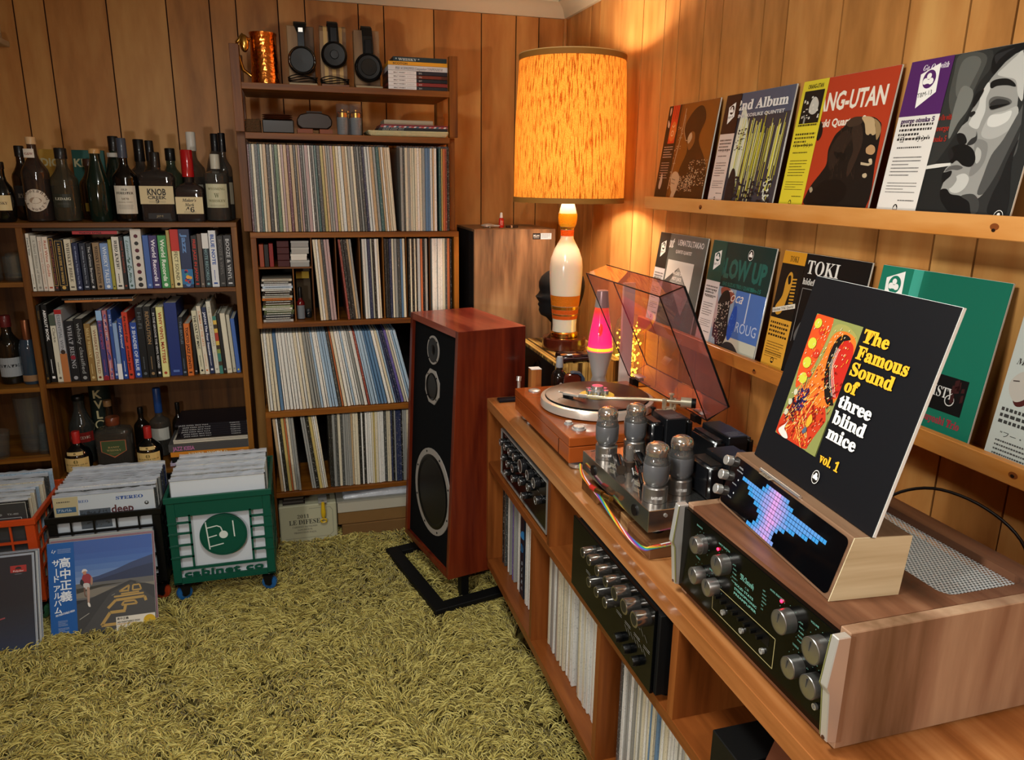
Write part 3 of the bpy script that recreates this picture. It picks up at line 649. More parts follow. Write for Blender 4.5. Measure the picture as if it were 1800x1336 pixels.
for x0, x1, z1, col, tx, lb in ((-.84, -.775, .25, 'a8802c', 'DIG', 'mustard yellow carton with pale capitals behind the bottles'), (-.735, -.628, .25, '1d4f48', 'KILLA', 'teal carton with pale capitals behind the bottles')):
    t = T('whisky_carton', lb, 'box', ((x0 + x1) / 2, 3.3, Z0), 'cartons behind the bottles')
    B(x0 * 1.04, x1 * 1.04 - .003, 3.25, 3.27, Z0, Z0 + z1).build('carton', mat(col, .5), t, bevel=.001)
    p = Print((x0 * 1.04, 3.25, Z0 + z1 * .76), (1, 0, 0), (0, 0, 1)); p.text(tx, .005, 0, .04, 'b8b08a', w=(x1 - x0) * .9, st='SB'); p.build(t)

# low shelf of the bookcase
Z3 = .3965
def sunt(p, x0, x1, z0, z1):
    cx, w_, h_ = (x0 + x1) / 2, x1 - x0, z1 - z0
    grid_rect(p, 'c9ab6c', x0, x1, z0, z1); p.circ('7a6a3a', cx, z0 + h_ * .76, w_ * .1, w_ * .1, 10)
    p.text('SUNTORY OLD', cx, z0 + h_ * .5, h_ * .13, '3a2a18', w=w_ * .88, al='c', st='B'); p.text('WHISKY', cx, z0 + h_ * .35, h_ * .13, '3a2a18', w=w_ * .5, al='c', st='B')
    p.lines('7a6a48', cx - w_ * .4, z0 + h_ * .24, w_ * .8, 3, h_ * .08, .001)
def sun2(p, x0, x1, z0, z1): grid_rect(p, 'cdb277', x0, x1, z0, z1, 6); p.circ('5a4a2a', (x0 + x1) / 2, (z0 + z1) / 2, .004); p.rect('5a4a2a', x0 * .7, (z0 + z1) / 2 - .001, x1 * .7, (z0 + z1) / 2)
SUNT = dict(kind='bulb', shoulder=.66, neck=.15, caph=.29, capw=.029)
lab_s = [(-.04, .04, .012, .068, sunt), (-.027, .027, .08, .094, sun2)]
bottle(-.826, 3.03, Z3 - .02 + .0005 + .02, .094, .162, 'black pot bellied bottle with red cap and cream label beside the shelf end panel', '0a0a0b', 'a3231f', lab=lab_s, grp=G3, **SUNT)
bottle(-.578, 3.03, Z3, .094, .162, 'black pot bellied bottle with red cap and cream label next to the book stack', '0a0a0b', 'a3231f', lab=lab_s, grp=G3, **SUNT)
bottle(-.833, 3.15, Z3, .09, .27, 'tall dark bottle with red label behind the first pot bellied bottle', '20261e', '0b0b0b', 'round', None, .6, .22, .05, [(-.042, .042, .09, .13, L('7a1c18', [('SWEDE', .35, .4, .8, 'b0a090', 'B')]))], grp=G3, alpha=.8)
t = T('whisky_tube', 'tall dark green whisky tube with cream letters down its side', 'tube', (-.768, 3.205, Z3), G3, rot=(0, 0, 0))
MB().lathe([(.036, 0), (.038, .003), (.038, .318), (.034, .322)], seg=24).build('tube', mat('1b241f', .45), t, smooth=40)
p = Print((0, -.0385, 0), (1, 0, 0), (0, 0, 1))
for i, ch in enumerate('KVL'): p.text(ch, 0, .25 - i * .042, .045, 'b0a57c', al='c', st='SB')
p.ring('b0a57c', 0, .14, .02, .015); p.build(t)
bottle(-.728, 3.13, Z3, .05, .25, 'small bottle with cork stopper behind the shield labelled decanter', '241a10', '7a5a38', 'round', None, .62, .2, .08, grp=G3, capw=.03)
def shield(p, x0, x1, z0, z1):
    cx = (x0 + x1) / 2; w_ = (x1 - x0) / 2; h_ = z1 - z0
    for s, c in ((1, '9a5a3c'), (.93, '3c4b2c')): p.poly(c, [(cx - w_ * s, z1 - (1 - s) * h_ * .5), (cx - w_ * s, z0 + h_ * .38), (cx, z0 + h_ * (1 - s)), (cx + w_ * s, z0 + h_ * .38), (cx + w_ * s, z1 - (1 - s) * h_ * .5)])
    p.text('BANFF', cx, z0 + h_ * .56, h_ * .14, 'a08a5a', w=w_ * .9, al='c', st='B'); p.text('WHISKY', cx, z0 + h_ * .38, h_ * .16, 'a08a5a', w=w_ * 1.15, al='c', st='B'); p.lines('8a8050', cx - w_ * .4, z0 + h_ * .28, w_ * .8, 2, .005, .0012)
bottle(-.697, 3.04, Z3, .128, .208, 'square clear decanter of whisky with wooden stopper and green shield label', '4c4838', mat('5f2d17', .3, coat=.3), 'flask', '2f1408', .8, .16, .13, [(-.042, .046, .055, .125, shield)], grp=G3, alpha=.5, depth=.08, capw=.05)
bottle(-.553, 3.16, Z3, .078, .28, 'clear bottle with blue foil neck and white label behind the second pot bellied bottle', '5a5648', mat('1f3f78', .3), 'round', None, .52, .17, .35, [(-.034, .034, .07, .12, L('b0b0a8', []))], grp=G3, alpha=.5)
for i, (x, w_, h) in enumerate(((-.49, .05, .2), (-.63, .06, .19))):
    bottle(x, 3.21, Z3, w_, h, ('dim dark bottle in the shadow behind the stack of books', 'dim dark bottle in the shadow behind the decanter')[i], '15100c', '0c0c0c', 'round', None, grp=G3)

# stack of lying books on the low shelf
GS = 'books lying in the stack on the low bookcase shelf'; z = Z3 + .0002
stk = [('white and lilac book with dark script at the bottom of the stack', 'b9aec6', .013, -.505, -.212, 'The Jazz Notes', '3a3048', (.05, .75), 'S'),
       ('black book with red capitals DUST & GROOVES in the stack', '101113', .0235, -.497, -.212, 'DUST & GROOVES', 'b5301f', (.12, .5), 'SB'),
       ('orange book lettered VINYLWORLD in the stack', 'c77d25', .0205, -.5, -.21, 'VINYL WORLD', 'e5ddb8', (.22, .5), 'B'),
       ('thick dark grey book with pink title JAZZ KISSA in the stack', '4a4948', .031, -.505, -.212, 'JAZZ KISSA', 'b06a98', (.05, .27), 'SB')]
for lb, col, h, x0, x1, tx, tc_, k, st in stk:
    flat(x0, x1, z, h - .0005, D + .03, D + .24, col, lb, tx, tc_, grp=GS, tsx=k, st=st); z += h
GM = 'magazines on the stack of books'
for i in range(4):
    x0 = -.48 + R.uniform(-.012, .01); flat(x0, -.212, z, .004, D + .04, D + .24, ['cfc8b4', 'b8b2a4', 'c8c0b0', '2a2624'][i], ('lowest', 'second', 'third', 'top dark')[i] + ' thin magazine in the stack right above JAZZ KISSA', '', '0', name='magazine', grp=GM); z += .0052
for i in range(6):
    x0 = -.47 + R.uniform(-.008, .012); flat(x0, -.212, z, .0085, D + .045, D + .24, '17141a', ('lowest', 'second', 'third', 'fourth', 'fifth', 'topmost')[i] + ' of six black magazines with tiny white spine lettering in the stack', 'JAZZ KISSA 2015 Vol.%d                         TOKYO' % (i + 1), 'b8b8b8', name='magazine', grp=GM, tsx=(.05, .85)); z += .009

# left compartment: bottles and glassware seen at the picture edge
bottle(-.942, 3.05, .7525, .066, .235, 'matt blue grey bottle with copper neck in the left compartment', '2b3a48', mat('7a4a30', .3, .6), 'slope', None, .66, .19, .3, [(-.025, .025, .012, .035, L('8a6a4a', []))], grp='bottles in the left compartment')
bottle(-1.01, 3.07, .7525, .08, .25, 'dark bottle with grey label at the left picture edge beside the blue grey one', '15130f', '5a1a1a', 'round', None, .62, .2, .15, [(-.03, .036, .03, .1, L('8f959a', [('STATE', .5, .22, .9, '22262a', 'B')]))], grp='bottles in the left compartment')
GL = clear('f2f6f6', .015, .03)
def glass(x, y, z, r, h, label, cut=True, r2=None):
    t = T('whisky_glass', label, 'glass', (x, y, z), 'glasses in the left compartment', rot=(0, 0, 0)); r2 = r2 or r
    prof = [(r * .85, 0), (r, .006), (r2, h), (r2 - .002, h), (r - .004, .012), (.0005, .012)]
    MB().lathe(prof, seg=12 if cut else 24, caps=True).build('bowl', GL, t, smooth=None if cut else 40)
for x, y, l in ((-.94, 3.03, 'cut glass tumbler nearest the oak divider on the upper left shelf'), (-1.01, 3.02, 'cut glass tumbler at the picture edge on the upper left shelf'), (-.965, 3.14, 'cut glass tumbler behind the front pair on the upper left shelf')):
    glass(x, y, 1.1325, .034, .085, l)
glass(-.975, 3.06, .4875, .042, .215, 'tall clear glass jug on the third left shelf', False, .05); glass(-.93, 3.02, .4875, .022, .11, 'small clear carafe beside the oak divider, third left shelf', False, .014); glass(-1.07, 3.0, .4875, .03, .1, 'round clear glass at the picture edge, third left shelf', False, .04)
for x, c, l in ((-1.01, '8a3326', 'small bottle with red banded cap on the lowest left shelf'), (-.945, '241c16', 'small bottle with dark cap on the lowest left shelf')):
    bottle(x, 3.05, .0675, .06, .33 if c[0] == '8' else .32, l, '1a140e', c, 'round', None, grp='small bottles on the lowest left shelf', capw=.034)
# ------------------------------------------------ record tower
def tower():
    t = T('record_tower', 'tall open wooden shelf tower packed with records between the bookcase and the speakers', 'shelf', (.25, 3.1, 0))
    y0, y1 = D, 3.303
    for x in (-.166, .613):
        for y in ((y0 + .002, y0 + .03), (3.24, 3.268)):
            if y[0] < 3.1: B(x, x + .032, y[0], y[1], 1.6535, 1.945).build('post', M_TOWERZ, t, bevel=.001)
            B(x + (.0 if x < 0 else .002), x + .030, y[0] + (.05 if y[0] < 3.1 else 0), y[1] + (.05 if y[0] < 3.1 else 0), 1.2985, 1.6535 if y[0] < 3.1 else 1.945).build('post', M_TOWERZ, t, bevel=.001)
    for z0, z1 in ((1.798, 1.820), (1.630, 1.652)): B(-.134, .613, y0 + .001, y1 - .02, z0, z1).build('shelf_board', M_TOWER, t, bevel=.001)
    # long box of the second tier
    B(-.143, .646, y0, y1, 1.277, 1.2975).build('box_top', M_TOWER, t, bevel=.001)
    B(-.123, .646, y0, y1, .935, .955).build('box_bottom', M_TOWER, t, bevel=.001)
    B(-.143, -.123, y0, y1, .935, 1.277).build('box_side', M_TOWERZ, t, bevel=.001); B(.626, .646, y0, y1, .955, 1.277).build('box_side', M_TOWERZ, t, bevel=.001)
    for x in (.072, .163, .254, .345, .436, .53): B(x, x + .004, y0 + .03, y1, .955, 1.277).build('divider', M_TOWERZ, t)
    B(-.123, .072, y0 + .02, y1, 1.160, 1.166).build('inner_shelf', M_TOWER, t); B(-.0, .004, y0 + .03, y1, .955, 1.16).build('divider', M_TOWERZ, t)
    # lowest box
    B(-.137, .646, y0, y1, .574, .598).build('box_top', M_TOWER, t, bevel=.001); B(-.118, .646, y0, y1, .231, .251).build('box_bottom', M_TOWER, t, bevel=.001)
    B(-.137, -.118, y0, y1, .0, .574).build('box_side', M_TOWERZ, t, bevel=.001); B(.626, .646, y0, y1, 0, .574).build('box_side', M_TOWERZ, t, bevel=.001)
    B(-.143, -.137, y1 - .02, y1, .598, .935).build('back_post', M_TOWERZ, t); B(.626, .646, y0 + .1, y1, .598, .935).build('back_post', M_TOWERZ, t)
    B(-.137, .646, y1 + .004, y1 + .008, .0, 1.2975).build('back_panel', mat('0e0805', .8), t)  # near-black tone carries the deep shade behind the records
tower()

# ------------------------------------------------ record sleeves
SPC = {'cream': 'cfc6ae', 'white': 'd9d8d2', 'grey': '8f908c', 'dark grey': '3f4242', 'black': '151617', 'teal': '2f5a5c', 'red': '863a32', 'orange': 'b8653c', 'blue': '54789c', 'pale blue': '9db6cc', 'navy': '20294a', 'pink': 'ab9292', 'yellow': 'b8a565', 'burgundy': '5a2c3a', 'brown': '6b4a33', 'tan': 'b59a76', 'green': '4b6b4c', 'purple': '5a4f93'}
_sp = {}
def spine(col):
    if col in _sp: return _sp[col]
    m = bpy.data.materials.new('sleeve'); m.use_nodes = True; nt = m.node_tree; N = nt.nodes; Lk = nt.links; b = N['Principled BSDF']
    tc = N.new('ShaderNodeTexCoord'); oi = N.new('ShaderNodeObjectInfo')
    def ns(sc_, off):
        mp = N.new('ShaderNodeMapping'); mp.inputs['Scale'].default_value = sc_; Lk.new(tc.outputs['Object'], mp.inputs['Vector'])
        mm = N.new('ShaderNodeVectorMath'); mm.operation = 'SCALE'; mm.inputs[0].default_value = off; Lk.new(oi.outputs['Random'], mm.inputs['Scale']); Lk.new(mm.outputs[0], mp.inputs['Location'])
        n = N.new('ShaderNodeTexNoise'); n.inputs['Scale'].default_value = 1; n.inputs['Detail'].default_value = 1; Lk.new(mp.outputs[0], n.inputs['Vector']); return n.outputs['Fac']
    base = lin(SPC[col]); lum = sum(base[:3])
    oth = lin('dad7cc') if lum < .5 else lin('4a463e')
    def mixc(f, a, bcol):
        x = N.new('ShaderNodeMix'); x.data_type = 'RGBA'; Lk.new(f, x.inputs[0])
        if isinstance(a, tuple): x.inputs[6].default_value = a
        else: Lk.new(a, x.inputs[6])
        x.inputs[7].default_value = bcol; return x.outputs[2]
    f1 = ramp(nt, ns((420, 420, 2.5), (13, 7, 5)), [(.5, (0, 0, 0, 1)), (.62, (.55, .55, .55, 1))])     # edges of the thin sleeves inside
    f2 = ramp(nt, ns((260, 260, 420), (3, 17, 11)), [(.62, (0, 0, 0, 1)), (.7, (.45, .45, .45, 1))])        # fine lettering
    c = mixc(f1, base, tuple(x * .45 for x in base[:3]) + (1,)); c = mixc(f2, c, oth)
    Lk.new(c, b.inputs['Base Color']); b.inputs['Roughness'].default_value = .35; b.inputs['Coat Weight'].default_value = .5; b.inputs['Coat Roughness'].default_value = .15
    _sp[col] = m; return m
FILM = clear('f2f5f8', .03, .1); FILM2 = clear('e6ebf2', .38, .2)
_sm = {}
def sleeve(x, y, z, th, lean, col, where, grp, axis='y', film=False, size=.313):
    """one sleeve standing on its edge; axis y = spine towards the room (-y), axis x = spine towards -x"""
    key = (round(th, 4), axis, film, round(size, 3))
    k2 = key + (col,)
    if k2 not in _sm:
        s = size; mb = B(-th / 2, th / 2, 0, s, 0, s) if axis == 'y' else B(0, s, -th / 2, th / 2, 0, s)
        _sm[k2] = mb.mesh('record_sleeve', spine(col), bevel=.0006)
    o = bpy.data.objects.new('record_sleeve', _sm[k2]); C.objects.link(o); o.location = (x, y, z + th / 2 * abs(math.sin(lean)) + (.0002 if lean else 0))
    o.rotation_euler = (0, -lean, 0) if axis == 'y' else (lean, 0, 0)
    tag(o, '%s record sleeve standing %s' % (col, where), 'record', grp)
    if film:
        if ('f',) + key not in _sm:
            r = random.Random(int(th * 1e5)); s = size; m = MB(); n = 14
            for a in (-th * .35, th * .4):
                vs = []; fs = []
                for i in range(n + 1):
                    q = i / n * s; hh = s + .006 + r.uniform(-.003, .004); dx = r.uniform(-.0016, .0016)
                    vs += [(a, q, s - .001), (a + dx, q, hh)] if axis == 'y' else [(q, a, s - .001), (q, a + dx, hh)]
                for i in range(n): fs.append((2 * i, 2 * i + 2, 2 * i + 3, 2 * i + 1))
                m.add(vs, fs)
            _sm[('f',) + key] = m.mesh('plastic_sleeve', FILM2)
        f = bpy.data.objects.new('plastic_sleeve', _sm[('f',) + key]); C.objects.link(f); f.parent = o
    return o
TH = (.006, .0078, .0094, .011)
def row(x, x1, z, leanf, pal, where, grp, film=False, y=D + .012, wts=None, seq=None):
    n = 0
    while True:
        th = R.choice(TH); ln = leanf(x); nx = x + th * 1.02 / max(.5, math.cos(ln)) + (.0010 if ln else .0004)
        if nx > x1: break
        if seq and R.random() < .55: col = seq[min(len(seq) - 1, int(len(seq) * n * .0088 / max(.02, (x1 - x + n * .0088))))]
        else: col = R.choices(list(pal), list(pal.values()))[0]
        sleeve(x + th / 2, y + R.uniform(-.004, .006), z, th, ln, col, where, grp, film=film); n += 1
        x = nx + max(0, (leanf(nx) - ln)) * .42
    return x
P1 = {'cream': 5, 'white': 3, 'grey': 5, 'dark grey': 4, 'black': 2, 'teal': 2, 'pink': 1.4, 'tan': 3, 'burgundy': .8, 'yellow': .6, 'red': .5, 'navy': .6, 'green': .6}
P2 = {'black': 5, 'dark grey': 4, 'white': 5, 'cream': 4, 'grey': 3, 'navy': 1.5, 'orange': .6, 'blue': .5, 'pale blue': 1.5, 'brown': .8}
P3 = {'white': 7, 'cream': 5, 'grey': 3.5, 'pale blue': 2, 'navy': 1.2, 'dark grey': 1.5, 'red': .3, 'orange': .5, 'blue': .8, 'tan': 1}
P4 = {'cream': 6, 'white': 3, 'grey': 3, 'black': 4, 'dark grey': 3, 'navy': 1, 'orange': .3, 'tan': 2, 'yellow': 1}
G1r = 'record sleeves on the top record tier of the tower'; W1 = 'on the top tier'
row(-.132, .405, 1.299, lambda x: max(0, (x + .1) * .13), P1, W1, G1r, True)
row(.42, .566, 1.299, lambda x: 0, {'cream': 5, 'white': 3, 'grey': 2, 'black': 1.4, 'tan': 2, 'dark grey': 1, 'blue': .5}, W1, G1r, True)
for i, (c_, th) in enumerate((('teal', .007), ('yellow', .0052), ('orange', .0088), ('red', .0052), ('black', .0088))): sleeve(.5725 + i * .0083 + .002, D + .012, 1.299, th, 0, c_, W1, G1r, film=True)
W2 = 'in the second tier'; G2r = 'record sleeves in the long box of the second tier'
for a, b, ln, sq in ((.096, .16, .055, ['white', 'tan', 'dark grey', 'pink', 'cream']), (.2, .25, .085, ['red', 'yellow', 'black', 'tan', 'dark grey', 'grey']), (.27, .344, .02, ['white', 'white', 'black', 'grey', 'white']), (.352, .434, .006, ['black', 'cream', 'grey', 'blue', 'cream']), (.444, .528, 0, ['black', 'navy', 'orange', 'black', 'navy']), (.538, .62, 0, ['white', 'white', 'cream', 'orange', 'black'])):
    row(a, b, .9565, lambda x, l=ln: l, P2, W2, G2r, seq=sq)
W3 = 'on the third tier'; G3r = 'record sleeves on the third open tier'
row(-.123, .46, .5995, lambda x: .03 + max(0, (x + .12)) * .36, P3, W3, G3r, seq=['cream', 'white', 'white', 'grey', 'white', 'pale blue', 'orange', 'white', 'red', 'pale blue', 'blue', 'pale blue', 'navy', 'purple', 'pale blue'])
W4 = 'in the lowest tier'; G4r = 'record sleeves in the lowest box of the tower'
row(-.098, -.012, .2525, lambda x: .05, P4, W4, G4r, seq=['black', 'black', 'orange', 'cream', 'grey', 'cream']); row(.025, .092, .2525, lambda x: .1, P4, W4, G4r, seq=['grey', 'black', 'yellow', 'yellow', 'tan', 'cream'])
row(.1, .46, .2525, lambda x: .0, P4, W4, G4r, seq=['black', 'cream', 'grey', 'cream', 'black', 'white', 'cream', 'white', 'cream', 'navy', 'navy', 'cream', 'grey'])
# the low cabinet: sleeves stand with their spines towards the room on the left
def rowy(y, y1, z, leanf, pal, where, grp, x=XF + .045):
    while True:
        th = R.choice(TH); ln = leanf(y); 
        if y + th > y1: break
        sleeve(x + R.uniform(-.003, .006), y + th / 2, z, th, ln, R.choices(list(pal), list(pal.values()))[0], where, grp, axis='x', size=.313)
        y += th * 1.02 + .0006 + .0
PC = {'cream': 3.5, 'white': 11, 'grey': 3, 'tan': .7, 'black': .4, 'pink': .4}
GC = 'record sleeves in the low cabinet'
rowy(1.905, 2.05, .1755, lambda y: 0, {'white': 8, 'grey': 4, 'cream': 2}, 'in the far cabinet bay', GC)
for y, th, c_ in ((2.325, .0105, 'black'), (2.30, .0105, 'dark grey'), (2.255, .007, 'white'), (2.235, .0088, 'grey'), (2.2, .007, 'purple'), (2.185, .0105, 'grey'), (2.135, .007, 'white'), (2.12, .0088, 'white')):
    sleeve(XF + .045, y, .1755, th, 0, c_, 'in the far cabinet bay', GC, axis='x')
# one wide dark boxed set with blue print
t = T('boxed_record_set', 'dark record box with blue emblem and white italic letters in the cabinet', 'record', (.8, 2.09, .1755), rot=(0, 0, 0))
B(-.142, .17, -.021, .021, 0, .315).build('box', mat('17202c', .35), t, bevel=.001)
p = Print((-.142, 0, 0), (0, -1, 0), (0, 0, 1)); p.blob('2f7fc0', [(-.018, .21), (-.01, .228), (.004, .236), (.018, .238), (.019, .212)]); p.text('D', 0, .16, .04, '2f7fc0', st='B', al='c')
for i, ch in enumerate('DISRA'): p.text(ch, .002, .115 - i * .022, .02, 'a9b4c0', st='BI', al='c')
p.build(t)
rowy(1.62, 1.83, .1755, lambda y: 0, PC, 'in the middle cabinet bay', GC); rowy(1.39, 1.605, .1755, lambda y: -.02 if y > 1.5 else .0, PC, 'in the middle cabinet bay', GC)
rowy(1.275, 1.335, .1755, lambda y: 0, {'dark grey': 4, 'grey': 3, 'navy': 1, 'white': 1}, 'in the near cabinet bay', GC); rowy(.90, 1.27, .1755, lambda y: 0, {'cream': 4, 'white': 6, 'grey': 3, 'pale blue': 1, 'blue': .4, 'orange': .4}, 'in the near cabinet bay', GC)

SLV = [o for o in bpy.data.objects if o.name.startswith('record_sleeve') and o.get('group')]
def relabel(objs, axis):
    by = {}
    for o in objs: by.setdefault(o['group'], []).append(o)
    for g, l in by.items():
        l.sort(key=lambda o: o.location['xyz'.index(axis)]); cs = [o['label'].split(' record')[0] for o in l]; seen = {}
        for i, o in enumerate(l):
            wh = o['label'].split('standing ')[1]; a = cs[i - 1] if i else None; b = cs[i + 1] if i + 1 < len(l) else None
            th = 'thick ' if o.dimensions['xyz'.index(axis)] > .0095 else ''
            t_ = '%s%s record sleeve %s, %s' % ('' if len(cs[i] + (a or '') + (b or '')) > 13 else th, cs[i], ('between %s and %s ones' % (a, b)) if a and b else ('at the end beside a %s one' % (a or b)), wh)
            o['label'] = t_
relabel([o for o in SLV if o.rotation_euler[0] == 0 and o.location.y > 2.9], 'x'); relabel([o for o in SLV if o.location.y < 2.9], 'y')

# ------------------------------------------------ objects on the two open shelves of the tower
ZT = 1.8205
t = T('copper_mug', 'tall hammered copper mug with brass lidded handle on the top shelf', 'mug', (-.052, 3.06, ZT), rot=(0, 0, 0))
mc = mat('d07a35', .17, 1, bump=.0)
nt = mc.node_tree; vo = nt.nodes.new('ShaderNodeTexVoronoi'); vo.inputs['Scale'].default_value = 95; tcn = nt.nodes.new('ShaderNodeTexCoord'); bp = nt.nodes.new('ShaderNodeBump'); bp.inputs['Distance'].default_value = .002; bp.inputs['Strength'].default_value = .45
nt.links.new(tcn.outputs['Object'], vo.inputs['Vector']); nt.links.new(vo.outputs['Distance'], bp.inputs['Height']); nt.links.new(bp.outputs[0], nt.nodes['Principled BSDF'].inputs['Normal'])
MB().lathe([(.05, 0), (.051, .004), (.050, .01), (.047, .09), (.046, .165), (.048, .170), (.048, .176), (.044, .176), (.043, .01), (.0005, .008)], seg=40).build('body', mc, t, smooth=40)
MB().tube([(-.045, 0, .15), (-.07, -.01, .165), (-.088, -.012, .14), (-.09, -.01, .1), (-.075, 0, .05), (-.047, 0, .03)], [.006, .008, .008, .007, .007, .006], 8).build('handle', BRASS, t, smooth=60)
MB().ell((-.064, -.03, .135), .016, .012, .03, 14, 8).build('thumb_rest', BRASS, t, smooth=60)

def headphones(x, stand_m, label_s, label_h, cupz, cupr, band='flat', cup_m=None, ring=None, w_=.096, h=.214, stripes=False):
    t = T('headphone_stand', label_s, 'stand', (x, 3.1, ZT), 'wooden headphone stands', rot=(0, 0, 0))
    if stripes:
        for i in range(7):
            a = -w_ / 2 + w_ * i / 7
            MB().box(a, a + w_ / 7, -.012, .03, .012, h - .02).build('strip', mat('c9a66a', .5) if i in (1, 5) or i == 3 else M_WALNUTZ, t)
            MB().prism([(-.012, h - .02), (.03, h - .02), (.027, h - .006), (.016, h), (.002, h), (-.009, h - .006)], 'x', a, a + w_ / 7).build('top_strip', mat('c9a66a', .5) if i in (1, 5) else M_WALNUTZ, t)
    else: B(-w_ / 2, w_ / 2, -.012, .03, .012, h).build('upright', M_WALNUTZ, t, bevel=.002)
    B(-w_ / 2 - .002, w_ / 2 + .002, -.07, .06, 0, .012).build('base', mat('b9a98a', .5) if not stripes else M_WALNUTX, t, bevel=.001)
    hp = T('headphones', label_h, 'headphones', (x, 3.1, ZT), 'headphones hanging on the wooden stands', rot=(0, 0, 0))
    cm = cup_m or mat('0c0c0d', .4)
    c = (.0, -.062, cupz)
    MB().lathe([(cupr * .9, .026), (cupr, .02), (cupr, 0), (cupr * .96, -.006), (cupr * .84, -.010), (cupr * .8, -.008), (.0005, -.006)], c, 32, 'y').build('ear_cup', cm, hp, smooth=40)
    MB().lathe([(cupr * .95, .0), (cupr * .96, .016), (cupr * .7, .022)], (0, -.036, cupz), 28, 'y').build('ear_pad', mat('0a0a0a', .8), hp, smooth=40)
    MB().lathe([(cupr * .9, 0), (cupr * .9, .02), (.0005, .022)], (0, .04, cupz), 24, 'y').build('ear_cup', cm, hp, smooth=40)
    if ring:
        g = MB(); n = 40; g.tube([(cupr * .9 * math.cos(2 * PI * i / n), -.0705, cupz + cupr * .9 * math.sin(2 * PI * i / n)) for i in range(n)], .0022, 6, closed=True); g.build('rim', ring, hp, smooth=60)
    top = h + .014; bw = .012 if band == 'thin' else .019
    pts = [(-.062, cupz + cupr), (-.05, top - .04), (-.03, top - .008), (.008, top + .004), (.04, top - .01), (.056, top - .05), (.062, cupz + cupr)]
    m = MB(); vs = []; fs = []
    for i, (yy, zz) in enumerate(pts):
        ww = bw * (1.9 if band == 'thin' and 1 < i < 5 else 1)
        vs += [(-ww, yy, zz), (ww, yy, zz), (ww, yy * .9, zz - .006), (-ww, yy * .9, zz - .006)]
    for i in range(len(pts) - 1):
        for k in range(4): fs.append((i * 4 + k, i * 4 + (k + 1) % 4, i * 4 + 4 + (k + 1) % 4, i * 4 + 4 + k))
    fs += [(3, 2, 1, 0), (24, 25, 26, 27)]
    m.add(vs, fs).build('headband', mat('101112', .5), hp, bevel=.001)
    MB().box(-.012, .012, -.068, -.056, cupz + cupr * .85, cupz + cupr + .045).build('yoke', mat('141416', .3, .5), hp, bevel=.001)
    return t, hp
t1, h1 = headphones(.08, None, 'plain walnut headphone stand beside the copper mug', 'black headphones with a shiny ringed ear cup and silver emblem beside the mug', .09, .05, 'thin', ring=mat('6a6a6c', .2, 1))
MB().box(-.008, .008, -.063, -.056, .185, .2).build('emblem', STEEL, h1)
t2, h2 = headphones(.196, None, 'striped walnut and maple headphone stand in the middle', 'black headphones on the striped middle stand', .115, .047, stripes=True, h=.222)
MB().lathe([(.016, 0), (.014, -.004), (.0005, -.004)], (0, -.0705, .115), 20, 'y').build('cup_centre', mat('17181a', .25), h2, smooth=40)
t3, h3 = headphones(.32, None, 'plain walnut headphone stand nearest the stacked books', 'black headphones with mesh centred ear cups and thick band nearest the books', .078, .051, ring=mat('1e1e20', .3, .5))
MB().lathe([(.03, 0), (.028, -.005), (.0005, -.006)], (0, -.07, .078), 24, 'y').build('mesh_centre', mat('2c2b2a', .6, bump=.5, bscale=900), h3, smooth=40)
for x, l in ((.08, 'coil of thin black cable in front of the first headphone stand'), (.196, 'coil of thin black cable tied round the striped stand')):
    m = MB()
    for k in range(4): m.tube([(x + .052 * math.cos(a * PI / 8) * (1 + .03 * math.sin(k * 3)), 3.086 + .04 * math.sin(a * PI / 8) - .016, ZT + .018 + k * .006 + .004 * math.sin(a + k)) for a in range(16)], .0018, 5, closed=True)
    tag(m.build('headphone_cable', mat('0a0a0a', .5), None, smooth=60), l, 'cable', 'coiled headphone cables')
# lying books on the top shelf
z = ZT + .0003; GB = 'books lying on the top shelf of the tower'
for i, (c_, l) in enumerate((('20242a', 'lowest'), ('7a2a28', 'second from the bottom'), ('1a1c24', 'middle one'), ('4a2418', 'fourth from the bottom'), ('22202a', 'topmost'))):
    t = flat(.385, .609, z, .0125, D + .015, D + .19, c_, 'white spined whisky yearbook, %s of the five alike' % l, '', '0', grp=GB)
    p = Print((.385, D + .015, z), (1, 0, 0), (0, 0, 1)); p.rect('d4d6da', 0, 0, .105, .0125); p.text('MALT WHISKY', .02, .004, .006, '3a3a40', w=.045, st='SB'); p.text('YEARBOOK', .068, .004, .006, '9a9aa0', w=.03)
    p.rect('6a2a1a' if i == 3 else c_, .12, .001, .2, .011); p.text('20%d' % (19 - i), .114, .003, .008, 'c8c8c8', w=.012); p.build(t, 'spine_print'); z += .0133
flat(.385, .609, z, .018, D + .015, D + .2, 'c6c9cf', 'pale grey book titled Compendium in fine print below the yellow one', 'THE SCHWEPPES Companion COMPENDIUM', '70747c', grp=GB, tsx=(.12, .8), st='BI'); z += .0184
flat(.385, .609, z, .013, D + .014, D + .19, 'd59a28', 'yellow book lettered SCOTCH near the top of the stack', 'SCOTCH', '2a1c0a', grp=GB, tsx=(.08, .24), st='SB'); z += .0134
flat(.405, .607, z, .017, D + .02, D + .2, '1d3038', 'dark blue book lettered WHISKY on top of the lying stack', '* WHISKY *', 'b9c4c8', grp=GB, tsx=(.04, .45), st='B')
